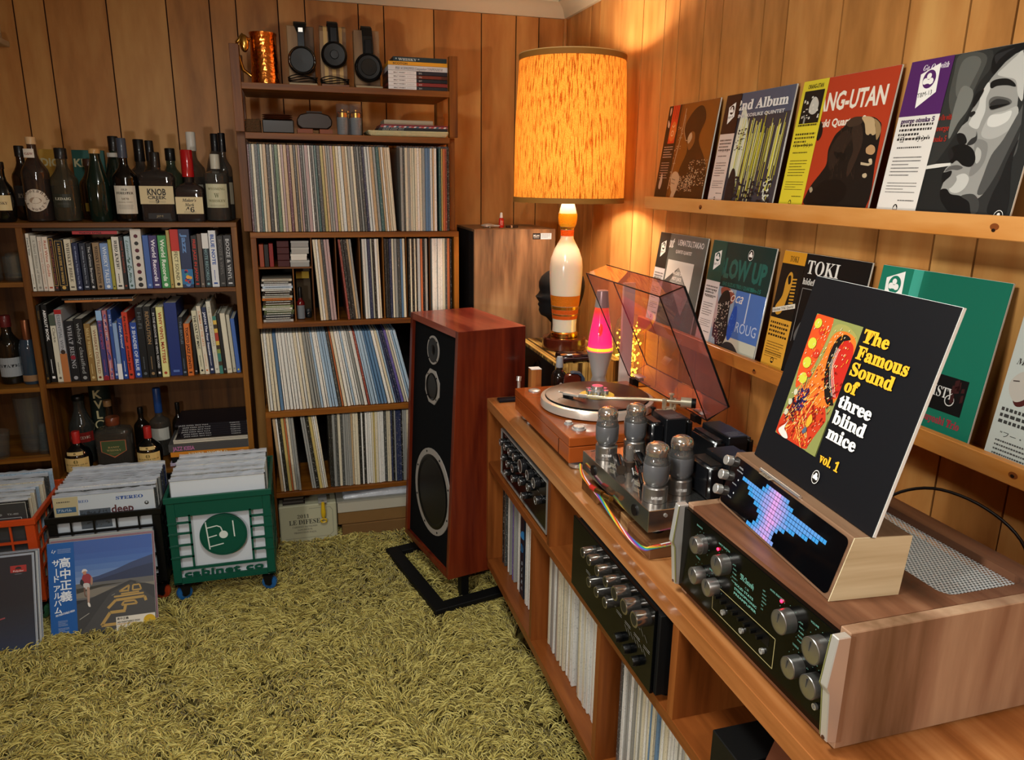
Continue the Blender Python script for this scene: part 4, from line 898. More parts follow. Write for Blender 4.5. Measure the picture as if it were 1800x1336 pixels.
# second open shelf
ZM = 1.6525
tag(MB().hexa([(-.135, 3.0, ZM), (-.078, 3.0, ZM), (-.078, 3.09, ZM), (-.135, 3.09, ZM), (-.133, 3.0, ZM + .046), (-.08, 3.0, ZM + .048), (-.08, 3.09, ZM + .048), (-.133, 3.09, ZM + .046)]).build('wicker_box', mat('5a4028', .8, bump=1, bscale=260), None, bevel=.003), 'small dark woven box at the start of the second shelf', 'box')
t = T('leather_box', 'black leather box with a folded brown wallet on it', 'box', (-.018, 3.03, ZM))
B(-.073, .037, 2.985, 3.08, ZM, ZM + .046).build('body', mat('141211', .35, coat=.2), t, bevel=.003)
t = T('wallet', 'brown leather wallet lying on the black leather box', 'wallet', (-.018, 3.03, ZM + .0465))
for i in range(3): MB().ell((-.02, 3.03, ZM + .051 + i * .0065), .055, .042, .0042, 20, 6).build('leather_fold', mat('5a2f1c', .4), t, smooth=60)
t = T('spectacle_case', 'dark brown leather camera case with rounded ends behind the small wooden box', 'case', (.112, 3.06, ZM))
m = MB(); pr_ = [(-.045, 0), (.045, 0), (.062, .012), (.064, .032), (.052, .05), (.02, .058), (-.02, .058), (-.052, .05), (-.064, .032), (-.062, .012)]
m.prism([(.112 + a, ZM + .019 + b) for a, b in pr_], 'y', 3.01, 3.09).build('body', mat('2e2018', .4), t, bevel=.004, smooth=40); MB().box(.085, .14, 3.02, 3.03, ZM + .075, ZM + .082).build('strap', mat('231710', .5), t)
t = T('wooden_box', 'low reddish wooden box with a notch under the dark case', 'box', (.112, 3.05, ZM))
B(.048, .176, 3.0, 3.09, ZM, ZM + .003).build('base', mat('8a5a34', .5), t); B(.048, .104, 3.0, 3.09, ZM + .003, ZM + .0185).build('left_part', mat('7a3f22', .5), t, bevel=.001); B(.128, .176, 3.0, 3.09, ZM + .003, ZM + .0185).build('right_part', mat('7a3f22', .5), t, bevel=.001)
for x, y, l in ((.213, 3.0, 'grey capped canister with brass collar, left of the front two'), (.262, 3.0, 'grey capped canister with brass collar, right of the front two'), (.238, 3.06, 'grey canister standing behind the front two')):
    t = T('spray_can', l, 'canister', (x, y, ZM), 'grey canisters on the second shelf', rot=(0, 0, 0))
    MB().lathe([(.018, 0), (.0205, .003), (.0205, .062)], seg=20).build('body', mat('6f7478', .45), t, smooth=40)
    MB().lathe([(.0208, .062), (.0208, .078), (.017, .082), (.006, .084), (.006, .09)], seg=20).build('collar', BRASS, t, smooth=40)
    p = Print((0, -.0208, .012), (1, 0, 0), (0, 0, 1)); p.lines('3f4448', -.008, .04, .016, 7, .0055, .0015, 4); p.build(t)
    MB().lathe([(.0225, .005), (.0228, .11)], seg=14, caps=False).build('plastic_wrap', FILM, t)
t = T('padded_envelope', 'pale padded envelope under the magazines on the second shelf', 'envelope', (.46, 3.05, ZM))
MB().hexa([(.31, 2.965, ZM), (.6, 2.965, ZM), (.6, 3.14, ZM), (.31, 3.14, ZM), (.298, 2.955, ZM + .018), (.608, 2.955, ZM + .02), (.608, 3.14, ZM + .02), (.298, 3.14, ZM + .018)]).build('envelope', mat('b8b48e', .6, bump=.4, bscale=60), t, bevel=.004)
z = ZM + .0205; GN = 'magazines on the second shelf'
for i in range(4):
    flat(.34 + i * .004, .605, z, .0052, D, D + .17, ['23262b', '2c2f36', '8a5050', '6a2630'][i], ['dark magazine lettered JAZZ KISSA lowest on the envelope', 'dark magazine lettered JAZZ KISSA second on the envelope', 'magazine with red, white and blue zigzag edge', 'dark red edged magazine over the zigzag one'][i], 'JAZZ KISSA 2015' if i < 2 else '', 'b5b5b5', name='magazine', grp=GN, tsx=(.06, .3))
    if i == 2:
        p = Print((.35, D, z), (1, 0, 0), (0, 0, 1))
        for k in range(26): p.poly(['b04a4a', 'c8c8cc', '3a6a80', 'b58a94'][k % 4], [(k * .0095, 0), (k * .0095 + .008, 0), (k * .0095 + .012, .005), (k * .0095 + .004, .005)])
        p.build([o for o in bpy.data.objects if o.name.startswith('magazine')][-1])
    z += .0055
tag(B(.37, .56, 3.03, 3.15, z, z + .02).build('card_box', mat('a89c86', .6), None, bevel=.001), 'flat beige card box on the magazines, second shelf', 'box')
# small things in the left part of the second tier
for i, (x0, x1, h, c_, l) in enumerate(((-.117, -.101, .085, '8a3a1e', 'orange brown cassette sized case standing at the box side'), (-.099, -.083, .085, '15120f', 'black case with pale edge in the small compartment'), (-.081, -.066, .088, '7a1714', 'bright red case in the small compartment'))):
    tag(B(x0, x1, D + .03, D + .14, 1.1665, 1.1665 + h).build('media_case', mat(c_, .4), None, bevel=.001), l, 'case', 'cases on the inner shelf')
for i in range(4): tag(B(-.052, -.008, D + .03, D + .1, 1.1665 + i * .0245, 1.1665 + i * .0245 + .0235).build('small_carton', mat('3f0f10', .5), None, bevel=.001), 'dark red carton, %s of the stack of four' % ('lowest', 'second', 'third', 'topmost')[i], 'box', 'dark red cartons on the inner shelf')
for i in range(4):
    w0 = (-.006, .064) if i == 0 else ((-.003, .056) if i == 1 else (.0, .064)); t = T('card_box', 'pale grey lidded box, %s of the stack of four' % ('largest and lowest', 'second and whitest', 'third', 'topmost')[i], 'box', (.03, D + .06, 1.1665 + i * .0245), 'grey lidded boxes on the inner shelf')
    z0 = 1.1665 + i * .0245; B(w0[0], w0[1], D + .02, D + .11, z0, z0 + .022).build('body', mat(('8f8f8c', 'c9c6bd', '9a9892', '8e8c88')[i], .5), t, bevel=.001); B(w0[0] - .0008, w0[1] + .0008, D + .0192, D + .1108, z0 + .017, z0 + .0238).build('lid', mat(('a3a39f', 'd0cdc4', 'a5a39d', '9a9894')[i], .5), t)
z = .9565; GCd = 'compact disc cases stacked in the small compartment'
for i, c_ in enumerate(('a9a9a4', '101214', '2a3540', '3f4a38', '4c5a3a', 'c8c8bc', '5a6a3a', '3a2c20', '1a1a1a', 'c06a28', 'a3a396', '141618', '101010', 'd0d2cc', 'a9bccf', 'c5c9cc', '1a1c1e', 'b7b0a0')):
    dx = R.uniform(-.003, .003)
    t = T('disc_case', '%s spined disc case in the stack, level %s from the shelf' % (('pale', 'black', 'slate', 'dark green', 'green', 'white', 'olive', 'brown', 'black', 'orange', 'grey', 'black', 'black', 'white', 'pale blue', 'silver', 'black', 'cream')[i], ('one', 'two', 'three', 'four', 'five', 'six', 'seven', 'eight', 'nine', 'ten', 'eleven', 'twelve', 'thirteen', 'fourteen', 'fifteen', 'sixteen', 'seventeen', 'eighteen')[i]), 'disc case', (-.055, D + .08, z), GCd)
    B(-.116 + dx, .0 - .006 + dx, D + .02, D + .145, z, z + .0088).build('case', mat(c_, .25, coat=.6), t)
    p = Print((-.116 + dx, D + .02, z), (1, 0, 0), (0, 0, 1)); p.lines('d8d8d0' if sum(lin(c_)[:3]) < .6 else '33332e', .01, .003, .09, 1, .01, .0028, i); p.build(t, 'spine_print'); z += .0092
bottle(.023, D + .07, .9565, .032, .125, 'small bottle with grey sleeve, red glass neck and black dropper beside the disc cases', '5a0e10', '0c0c0c', 'round', None, .55, .2, .3, [(-.014, .014, .002, .055, L('6d7175', []))], grp=None, name='dropper_bottle')
bottle(.052, D + .09, .9565, .026, .035, 'tiny dark jar beside the dropper bottle', '15181a', '2a2c2e', 'round', None, .7, .35, .2, grp=None, name='small_jar', capw=.022)
tag(B(.012, .066, 3.12, 3.13, .957, 1.145).build('record_cover', mat('3a2a12', .5), None), 'dark brown card standing behind the dropper bottle', 'card')
tag(B(.012, .062, 3.1, 3.104, 1.108, 1.135).build('price_card', mat('b3922c', .6), None), 'small yellow card above the dropper bottle', 'card')
# floor level: wooden wine crate front, brown cartons, things on them
t = T('wine_box', 'cream wooden wine box printed 2011 in dark serif letters under the tower', 'box', (.005, 3.1, 0))
B(-.114, .118, 2.985, 3.25, 0.002, .182).build('box', mat('a9a78c', .6), t, bevel=.004)
p = Print((-.114, 2.985, 0), (1, 0, 0), (0, 0, 1)); p.text('2011', .095, .125, .022, '3a3a34', al='c', st='B'); p.text('LE DIFESE', .1, .097, .03, '2e2e2a', w=.125, al='c', st='B')
for i, (w_, s) in enumerate(((.1, 'CABERNET SAUVIGNON'), (.06, 'SANGIOVESE'), (.09, 'PRODOTTO IN ITALIA'))): p.text(s, .1, .082 - i * .013, .011, '55554c', w=w_, al='c', st='B')
p.line('7f8070', [(.02, .035), (.2, .035), (.215, .05), (.215, .15), (.205, .165), (.12, .165)], .002); p.build(t)
tag(MB().hexa([(.122, 2.985, .075), (.43, 2.985, .075), (.43, 3.25, .075), (.122, 3.25, .075), (.122, 2.985, .131), (.43, 2.985, .131), (.43, 3.25, .131), (.122, 3.25, .131)]).build('cardboard_box', mat('75562f', .8, bump=.3, bscale=20), None, bevel=.003), 'upper brown cardboard box under the white tray', 'box', 'brown cardboard boxes under the tower')
tag(B(.137, .43, 2.98, 3.25, .002, .0745).build('cardboard_box', mat('6a4d2a', .8, bump=.3, bscale=20), None, bevel=.003), 'lower brown cardboard box standing on the carpet', 'box', 'brown cardboard boxes under the tower')
t = T('white_tray', 'white flat box lying on the brown cardboard boxes', 'box', (.27, 3.1, .1315)); B(.122, .43, 2.98, 3.25, .1315, .178).build('box', mat('a9a494', .6), t, bevel=.002); B(.12, .432, 2.978, 3.252, .178, .184).build('lid', mat('8d8b80', .5), t)
tag(MB().hexa([(.145, 2.99, .1845), (.43, 2.99, .1845), (.43, 3.2, .1845), (.145, 3.2, .1845), (.15, 3.0, .20), (.43, 3.0, .222), (.43, 3.2, .222), (.15, 3.2, .2)]).build('plastic_bag', mat('b7bcc4', .25, coat=.6, bump=.8, bscale=30), None, bevel=.006), 'crumpled clear plastic bag on the white flat box', 'bag')
for i in range(5): tag(B(-.098 + .002 * i, -.008 - (i % 2) * .006, 3.0, 3.14, .183 + i * .0078, .1895 + i * .0078).build('flat_packet', mat(('2c2724', '4a4541', '2a2623', '6e6760', '38332f')[i], .5), None), ('lowest', 'second', 'third', 'fourth', 'top')[i] + ' of the thin dark packets stacked on the wine box', 'packet', 'thin packets on the wine box')
t = T('yellow_brush', 'yellow handled brush with ring end hanging over the wine box', 'brush', (.063, 2.972, .13))
MB().lathe([(.004, .0), (.009, .01), (.0105, .03), (.008, .055), (.0065, .075)], (.063, 2.968, .122), 14).build('handle', mat('c9a51e', .3, coat=.4), t, smooth=50)
MB().tube([(.063 + .012 * math.cos(a * PI / 7), 2.968, .112 + .008 * math.sin(a * PI / 7)) for a in range(14)], .0035, 6, closed=True).build('ring', mat('c9a51e', .3, coat=.4), t, smooth=50)
B(.045, .08, 2.966, 3.03, .192, .2).build('hanger', mat('8a8a86', .5), t); B(.0575, .0685, 2.967, 2.972, .19, .2).build('stem', mat('c9a51e', .4), t)
# ------------------------------------------------ milk crates of records on casters, in front of the bookcase
def caster(t, x, y, z, col, ang=0):
    c = T('caster', None, None); c.pop('label', None); c.parent = t; c.location = (x - WP[t.name].x, y - WP[t.name].y, -WP[t.name].z); WP[c.name] = Vector((0, 0, 0)); c.rotation_euler = (0, 0, ang)
    MB().lathe([(.012, 0), (.026, .004), (.028, .012), (.026, .02), (.012, .024)], (0, -.012, .05), 28, 'y').build('wheel', mat(col, .12, alpha=.8, coat=.6), c, smooth=40)
    MB().lathe([(.012, -.001), (.014, .003), (.014, .021), (.012, .025)], (0, -.012, .05), 16, 'y').build('hub', mat('1c1c1e', .4), c, smooth=40)
    MB().hexa([(-.01, -.02, .046), (.01, -.02, .046), (.01, -.015, .046), (-.01, -.015, .046), (-.018, -.02, .083), (.018, -.02, .083), (.018, -.015, .083), (-.018, -.015, .083)]).hexa(
        [(-.01, .015, .046), (.01, .015, .046), (.01, .02, .046), (-.01, .02, .046), (-.018, .015, .083), (.018, .015, .083), (.018, .02, .083), (-.018, .02, .083)]).box(-.02, .02, -.02, .02, .081, .085).build('fork', mat('0f0f10', .35), c)
    MB().cyl((0, 0, .085), .008, z - .085, seg=12).build('stem', STEEL, c, smooth=40)
def crate(name, label, x0, x1, y0, y1, z0, z1, col, wheel, front=None):
    t = T(name, label, 'crate', ((x0 + x1) / 2, (y0 + y1) / 2, 0), 'plastic record crates on casters'); m = mat(col, .35, coat=.15); w_ = .004
    B(x0, x1, y0, y1, z0, z0 + .005).build('floor_panel', m, t)
    MB().box(x0 - .006, x1 + .006, y0 - .006, y0 + .004, z1 - .022, z1).build('rim', m, t, bevel=.002)
    MB().box(x0 - .006, x1 + .006, y1 - .004, y1 + .006, z1 - .022, z1).build('rim', m, t, bevel=.002)
    for x in (x0, x1): MB().box(x - .006, x + .006, y0 + .004, y1 - .004, z1 - .022, z1).build('rim', m, t, bevel=.002)
    for x in (x0, x1 - .028):
        for y in (y0, y1 - .006): B(x, x + .028, y, y + .006, z0, z1 - .02).build('corner_post', m, t, bevel=.0015)
    for x in (x0, x1 - .005):
        for y in (y0 + .006, y1 - .031): B(x, x + .005, y, y + .025, z0, z1 - .02).build('corner_post', m, t, bevel=.0015)
    hs = [z0 + .0, z0 + .055, z0 + .11, z0 + .165, z0 + .22]
    for z in hs:
        hh = .03 if z == z0 else .008
        for x in (x0, x1 - .005): B(x - .001, x + .006, y0 + .02, y1 - .02, z, z + hh).build('rib', m, t)
        B(x0 + .02, x1 - .02, y1 - .006, y1 + .001, z, z + hh).build('rib', m, t)
        if not front: B(x0 + .02, x1 - .02, y0 - .001, y0 + .006, z, z + hh).build('rib', m, t)
    for k in range(1, 5):
        q = k / 5
        for x in (x0 + .0005, x1 - .0045): B(x, x + .004, y0 + (y1 - y0) * q - .003, y0 + (y1 - y0) * q + .003, z0 + .02, z1 - .02).build('upright', m, t)
        B(x0 + (x1 - x0) * q - .003, x0 + (x1 - x0) * q + .003, y1 - .005, y1, z0 + .02, z1 - .02).build('upright', m, t)
        if not front: B(x0 + (x1 - x0) * q - .003, x0 + (x1 - x0) * q + .003, y0, y0 + .005, z0 + .02, z1 - .02).build('upright', m, t)
    if front: front(t, m, x0, x1, y0, z0, z1)
    for i, (x, y) in enumerate(((x0 + .025, y0 + .03), (x1 - .025, y0 + .03), (x1 - .02, y1 - .03), (x0 + .025, y1 - .03))): caster(t, x, y, z0 + .001, wheel, (.5, -.3, 1.3, .8)[i])
    return t
def green_front(t, m, x0, x1, y0, z0, z1):
    W = x1 - x0; cx = (x0 + x1) / 2 + .006; cz = z0 + .175; r = .079
    B(x0 + .0285, x1 - .0285, y0 - .0, y0 + .006, z1 - .075, z1 - .023).build('upper_band', m, t); B(x0 + .0285, x1 - .0285, y0, y0 + .006, z0 + .0055, z0 + .022).build('lower_band', m, t)
    B(x0 + .025, x1 - .025, y0, y0 + .006, z0 + .052, z0 + .062).build('rib', m, t)
    for z in (z0 + .1, z0 + .145, z0 + .19, z0 + .23):
        B(x0 + .025, x0 + .075, y0, y0 + .006, z, z + .007).build('rib', m, t); B(x1 - .075, x1 - .025, y0, y0 + .006, z, z + .007).build('rib', m, t)
        for x in (x0, x1 - .03): B(x - .001, x + .031, y0 - .004, y0 + .001, z, z + .005).build('rib', m, t)
    for x in (x0 + .068, x1 - .075): B(x, x + .007, y0, y0 + .006, z0 + .06, z1 - .07).build('upright', m, t)
    MB().lathe([(r, 0), (r, .005)], (cx, y0 - .001, cz), 48, 'y').build('round_plate', m, t, smooth=30)
    MB().lathe([(r, -.003), (r, .002), (r - .006, .002), (r - .006, -.003)], (cx, y0, cz), 48, 'y', caps=False).build('plate_rim', m, t, smooth=30)
    g = Print((cx, y0 - .001, cz), (1, 0, 0), (0, 0, 1)); c = mat('c9d2cc', .35); wv = .004       # monogram slots in the plate
    g.line(c, [(-.056, .054), (-.049, -.052)], wv); g.line(c, [(-.055, .03), (-.02, .036), (-.008, .03), (-.004, .018), (-.003, .006)], wv); g.line(c, [(-.05, -.006), (-.022, 0)], wv); g.line(c, [(-.047, -.042), (-.002, -.034)], wv); g.line(c, [(.034, .05), (.036, -.012)], wv)
    g.circ(c, 0, 0, .0145); g.build(t, 'monogram')
    vs, fs = text_geo('cabinet co', .03, 1.06, 0); xx = max(v[0] for v in vs); lx = x0 + .035; lw = W - .075
    mb = MB(); mb.add([(lx + v[0] / xx * lw, y0 - .0005, z0 + .0245 + v[1] * .034) for v in vs], fs)
    mb.add([(lx + v[0] / xx * lw, y0 + .005, z0 + .0245 + v[1] * .034) for v in vs], fs); mb.build('cut_out_lettering', m, t)
GX0, GX1 = -.468, -.125
crate('record_crate', 'green plastic crate with round monogram plate and cut out lettering on blue wheels', GX0, GX1, 2.6, 2.935, .098, .43, '0c4a3a', '1f5f9e', green_front)
crate('record_crate', 'black plastic crate behind the runner record cover', -.84, -.492, 2.63, 2.96, .098, .385, '08090a', 'a33a1c')
crate('record_crate', 'orange plastic crate at the left edge of the picture', -1.22, -.868, 2.60, 2.94, .098, .405, 'b8431a', '3c6b4a')
def crated(x0, x1, y0, y1, z, pal, where, grp, n, lean=.0):
    for i in range(n):
        y = y0 + (y1 - y0) * i / n; th = R.choice((.004, .0052, .007))
        o = sleeve(x0 + R.uniform(.0, max(.001, (x1 - x0) - .313)), y, z + R.uniform(-.0, .006), th, -lean - .0 if False else 0, R.choices(list(pal), list(pal.values()))[0], where, grp, axis='x', film=True)
PG = {'grey': 4, 'white': 4, 'cream': 3, 'dark grey': 3, 'navy': 1, 'black': 1, 'pale blue': 1}
crated(GX0 + .012, GX1 - .012, 2.635, 2.91, .156, PG, 'in the green crate', 'record sleeves in the green crate', 14)
crated(-.825, -.505, 2.66, 2.94, .13, PG, 'in the black crate', 'record sleeves in the black crate', 15)
crated(-1.205, -.88, 2.632, 2.92, .14, PG, 'in the orange crate', 'record sleeves in the orange crate', 12)
relabel([o for o in bpy.data.objects if o.name.startswith('record_sleeve') and 'crate' in o.get('group', '')], 'y')

# ------------------------------------------------ record covers shown face on
def cover(name, label, O, U, V, w_, h_, th, col, grp=None, film=False, edge='cfccc0', draw=None, rough=.3, coat=.3, gate=0):
    """a sleeve whose face lies on O + U w + V h, facing U x V"""
    t = T(name, label, 'record cover', tuple(Vector(O) + Vector(U).normalized() * (w_ / 2)), grp); O = Vector(O); U = Vector(U).normalized(); V = Vector(V).normalized(); N = U.cross(V)
    P = lambda a, b, c: O + U * a + V * b + N * c
    def slab(n0, n1, a0=0, a1=w_, b0=0, b1=h_): return [P(a0, b0, n1), P(a1, b0, n1), P(a1, b0, n0), P(a0, b0, n0), P(a0, b1, n1), P(a1, b1, n1), P(a1, b1, n0), P(a0, b1, n0)]
    MB().hexa(slab(-th, 0)).build('sleeve', mat(col, rough, coat=coat), t, bevel=.0005)
    MB().hexa(slab(-th * .85, -th * .15, .001, w_ + .0006, .001, h_ + .0005)).build('sleeve_edge', mat(edge, .6), t)
    p = Print(O, U, V)
    if draw: draw(p, w_, h_); p.build(t)
    if film:
        q = []
        MB().add([P(-.002, -.0, .0012), P(w_ + .003, 0, .0012), P(w_ + .003, h_ + .005, .0012), P(-.002, h_ + .006, .0012)], [(0, 1, 2, 3)]).build('plastic_sleeve', FILM, t)
    return t
def runner(p, w_, h_):
    p.rect('3d62ad', 0, h_ * .5, w_, h_); 
    for i in range(6): p.rect(('4168b2', '4a72b8', '5a80be', '6c8ec4', '7f9cca', '93a9cc')[i], 0, h_ * .5, w_, h_ * (.86 - i * .06))
    p.poly('3a4a72', [(.09, h_ * .55), (.12, h_ * .6), (.15, h_ * .615), (.2, h_ * .66), (.25, h_ * .72), (w_, h_ * .78), (w_, h_ * .5), (.09, h_ * .5)])
    p.poly('2c3858', [(.1, h_ * .54), (.16, h_ * .585), (.21, h_ * .62), (.26, h_ * .66), (w_, h_ * .69), (w_, h_ * .5), (.1, h_ * .5)])
    p.rect('6d6a66', 0, h_ * .38, w_, h_ * .55); p.rect('8b8272', 0, h_ * .40, w_, h_ * .49); p.poly('3a3528', [(.08, h_ * .45), (.16, h_ * .5), (.23, h_ * .515), (.16, h_ * .52), (.08, h_ * .5)])
    p.poly('3c3b3a', [(0, 0), (w_, 0), (w_, h_ * .45), (.247, h_ * .53), (.243, h_ * .53), (.08, h_ * .34), (0, h_ * .3)])
    p.poly('4a4846', [(.08, 0), (w_, 0), (w_, h_ * .3), (.25, h_ * .51), (.18, h_ * .42)])
    p.line('b9b4a4', [(.085, h_ * .18), (.115, h_ * .235)], .002); p.line('b9b4a4', [(.185, h_ * .39), (.195, h_ * .405)], .001); p.line('8d887c', [(.262, h_ * .5), (w_, h_ * .47)], .0015)
    y = 'c9a155'      # yellow signs painted on the road
    for w2, pts in ((.010, [(.225, .028), (.15, .028), (.178, .068), (.225, .068)]), (.009, [(.222, .07), (.227, .09)]), (.009, [(.172, .083), (.197, .107), (.286, .109), (.29, .094)]), (.006, [(.255, .099), (.222, .099), (.214, .088), (.262, .088), (.255, .099)]),
                    (.006, [(.192, .1185), (.284, .1205)]), (.005, [(.214, .1255), (.27, .127)]), (.0055, [(.238, .1345), (.209, .1345), (.24, .152), (.236, .131)]), (.005, [(.25, .134), (.277, .134), (.272, .151), (.252, .151), (.25, .134)])): p.line(y, pts, w2)
    # runner
    p.blob('a83238', [(.098, .19), (.104, .205), (.118, .206), (.126, .196), (.124, .178), (.116, .17), (.102, .174)]); p.blob('b88a70', [(.126, .196), (.131, .186), (.128, .168), (.124, .172)]); p.blob('141418', [(.096, .19), (.092, .176), (.1, .168), (.104, .18)])
    p.blob('d8cfc8', [(.102, .174), (.118, .174), (.12, .158), (.106, .156)]); p.blob('c09a84', [(.112, .16), (.12, .158), (.119, .13), (.117, .108), (.112, .112), (.112, .135)]); p.blob('8a6a5c', [(.102, .16), (.108, .158), (.106, .14), (.112, .13), (.104, .134)])
    p.blob('e4e0d8', [(.112, .11), (.118, .108), (.12, .096), (.114, .098)]); p.circ('b5846a', .107, .211, .0058, .007); p.blob('cfd0d0', [(.099, .212), (.102, .222), (.112, .222), (.116, .214), (.107, .216)])
    # blue obi strip with japanese lettering
    p.rect('2159a0', -.0, 0, .079, h_); S = 'dfe6ee'
    for i, ch in enumerate('高中正義'): p.text(ch, .05, .238 - i * .037, .036, S, al='c', off=.02)
    for i, ch in enumerate('サード'): p.text(ch if ch != 'ー' else '|', .024, .243 - i * .026, .025, S, al='c', off=.02)
    for i, ch in enumerate('アルバム'): p.text(ch, .024, .16 - i * .024, .024, S, al='c', off=.02)
    p.text('AN INSATIABLE HIGH', .016, .076, .009, S, w=.058, rot=.2, off=.03); p.lines('b8c4d6', .022, .06, .028, 5, .004, .001); p.lines('b8c4d6', .022, .036, .032, 5, .004, .001); p.text('Ly', .012, .288, .014, S, st='S'); p.lines('b8c4d6', .03, .296, .04, 4, .004, .001)
    # white sticker with golden record
    p.rect('d8d4c8', .195, .002, w_ - .002, .05); p.circ('c9a528', w_ - .02, .027, .019); p.circ('8a6a10', w_ - .02, .027, .003); p.text('高中正義', .198, .04, .009, '1a1a1a', off=.02); p.text('AN INSATIABLE HIGH', .198, .029, .008, '1a1a1a', w=.07, off=.03); p.lines('b5842a', .198, .024, .06, 1, .01, .003); p.lines('6a6660', .198, .018, .07, 3, .005, .0012)
A = (-.838, 2.497, .006); dt = .10
tk = cover('record_cover', 'record cover of a runner on a desert road, leaning on the black crate', (A[0], A[1], A[2]), (1, 0, 0), (0, dt, .314), .318, .318, .004, '2b2b2c', film=True, draw=runner)
cover('record_cover', 'second record cover showing only its pink top edge behind the runner cover', (-.83, 2.507, .006), (1, 0, 0), (0, dt, .317), .315, .322, .004, '9a6a74', film=True)
cover('record_cover', 'third record cover mostly hidden behind the runner cover', (-.836, 2.516, .006), (1, 0, 0), (0, dt, .317), .315, .327, .004, 'a9a9a4', film=True)
def deep(p, w_, h_):
    for i in range(10): p.rect('%02x%02x%02x' % (int(23 + i * .6), int(27 + i * 2.6), int(38 + i * 5.0)), 0, 0, w_, h_ * (.5 - i * .05))
    p.rect('b8241c', w_ - .062, h_ - .052, w_ - .016, h_ - .03); p.circ('1a0a0a', w_ - .039, h_ - .041, .009, .007); p.rect('b8241c', w_ - .05, h_ - .05, w_ - .028, h_ - .042); p.text('Polydor', w_ - .039, h_ - .05, .0075, 'e8d8d0', al='c', w=.03, off=.02); p.lines('8a8f98', w_ - .05, h_ - .058, .02, 1, .01, .0015)
    p.line('b04a50', [(.19, .11), (.215, .119), (.232, .123)], .004)
for i in range(5):
    cover('record_cover', ['dark blue record cover with small red label leaning at the left picture edge', 'pale edged sleeve directly behind the dark blue cover', 'dark sleeve third in the leaning group at the left edge', 'cream edged sleeve fourth in the leaning group at the left edge', 'last grey sleeve of the leaning group at the left edge'][i],
          (-1.182 + i * .003, 2.44 + i * .008, .006), (1, 0, 0), (0, .1, .317), .315, .315 + .002 * (i % 3), .0045, ('171b26', 'b8bcc4', '2a2c30', 'c9c8c0', '8c9096')[i], film=True, grp='sleeves leaning on the orange crate', edge='c9ced6', draw=deep if i == 0 else None)
# faces of the front sleeves in the crates
def whitef(p, w_, h_): p.rect('dcdfe2', .003, .003, w_ - .003, h_ - .003)
cover('record_cover', 'blank white record cover at the front of the green crate', (GX0 + .017, 2.619, .106), (1, 0, 0), (0, .006, .315), .31, .369, .0045, 'd4d7da', film=True, draw=whitef)
def stereo(p, w_, h_):
    p.rect('cdd3d8', 0, 0, w_, h_); p.text('STEREO', .19, h_ - .024, .017, '2b55a0', w=.085, st='B', off=.02); p.text('REO', .075, h_ - .024, .014, '2b55a0', w=.03, st='B'); p.circ('2a2a2c', w_ - .026, h_ - .045, .007); p.circ('cdd3d8', w_ - .026, h_ - .043, .003)
    p.poly('c9b98c', [(0, h_), (.075, h_), (.07, h_ - .08), (0, h_ - .09)]); p.rect('2a5f86', .006, h_ - .055, .066, h_ - .036); p.text('アルバム', .01, h_ - .05, .011, 'dfe6ea', off=.01); p.lines('4a4438', .01, h_ - .018, .04, 1, .01, .004)
    p.rect('4a5560', .075, h_ - .12, .17, h_ - .05); p.dust('2c343c', .08, h_ - .11, .165, h_ - .055, 50, .004); p.text('deep', .172, h_ - .07, .04, '5a1a22', w=.07, off=.03)
cover('record_cover', 'white record cover printed STEREO in blue at the front of the black crate', (-.818, 2.642, .132), (1, 0, 0), (0, .006, .315), .31, .315, .0045, 'c5cbd0', film=True, draw=stereo)
def dk(p, w_, h_):
    p.rect('1d1e20', 0, 0, w_, h_); p.text('THE ORIGINAL SOUND', w_ - .17, h_ - .04, .009, 'b8b8b4', w=.1, off=.02); p.text('TX-400', w_ - .055, h_ - .04, .009, 'b8b8b4', w=.032); p.line('b8b8b4', [(w_ - .25, h_ - .05), (w_ - .016, h_ - .05), (w_ - .016, h_ - .062)], .002)
cover('record_cover', 'black record cover with thin white lines at the front of the orange crate', (-1.2, 2.613, .14), (1, 0, 0), (0, .006, .315), .31, .315, .0045, '1c1d20', film=True, draw=dk)
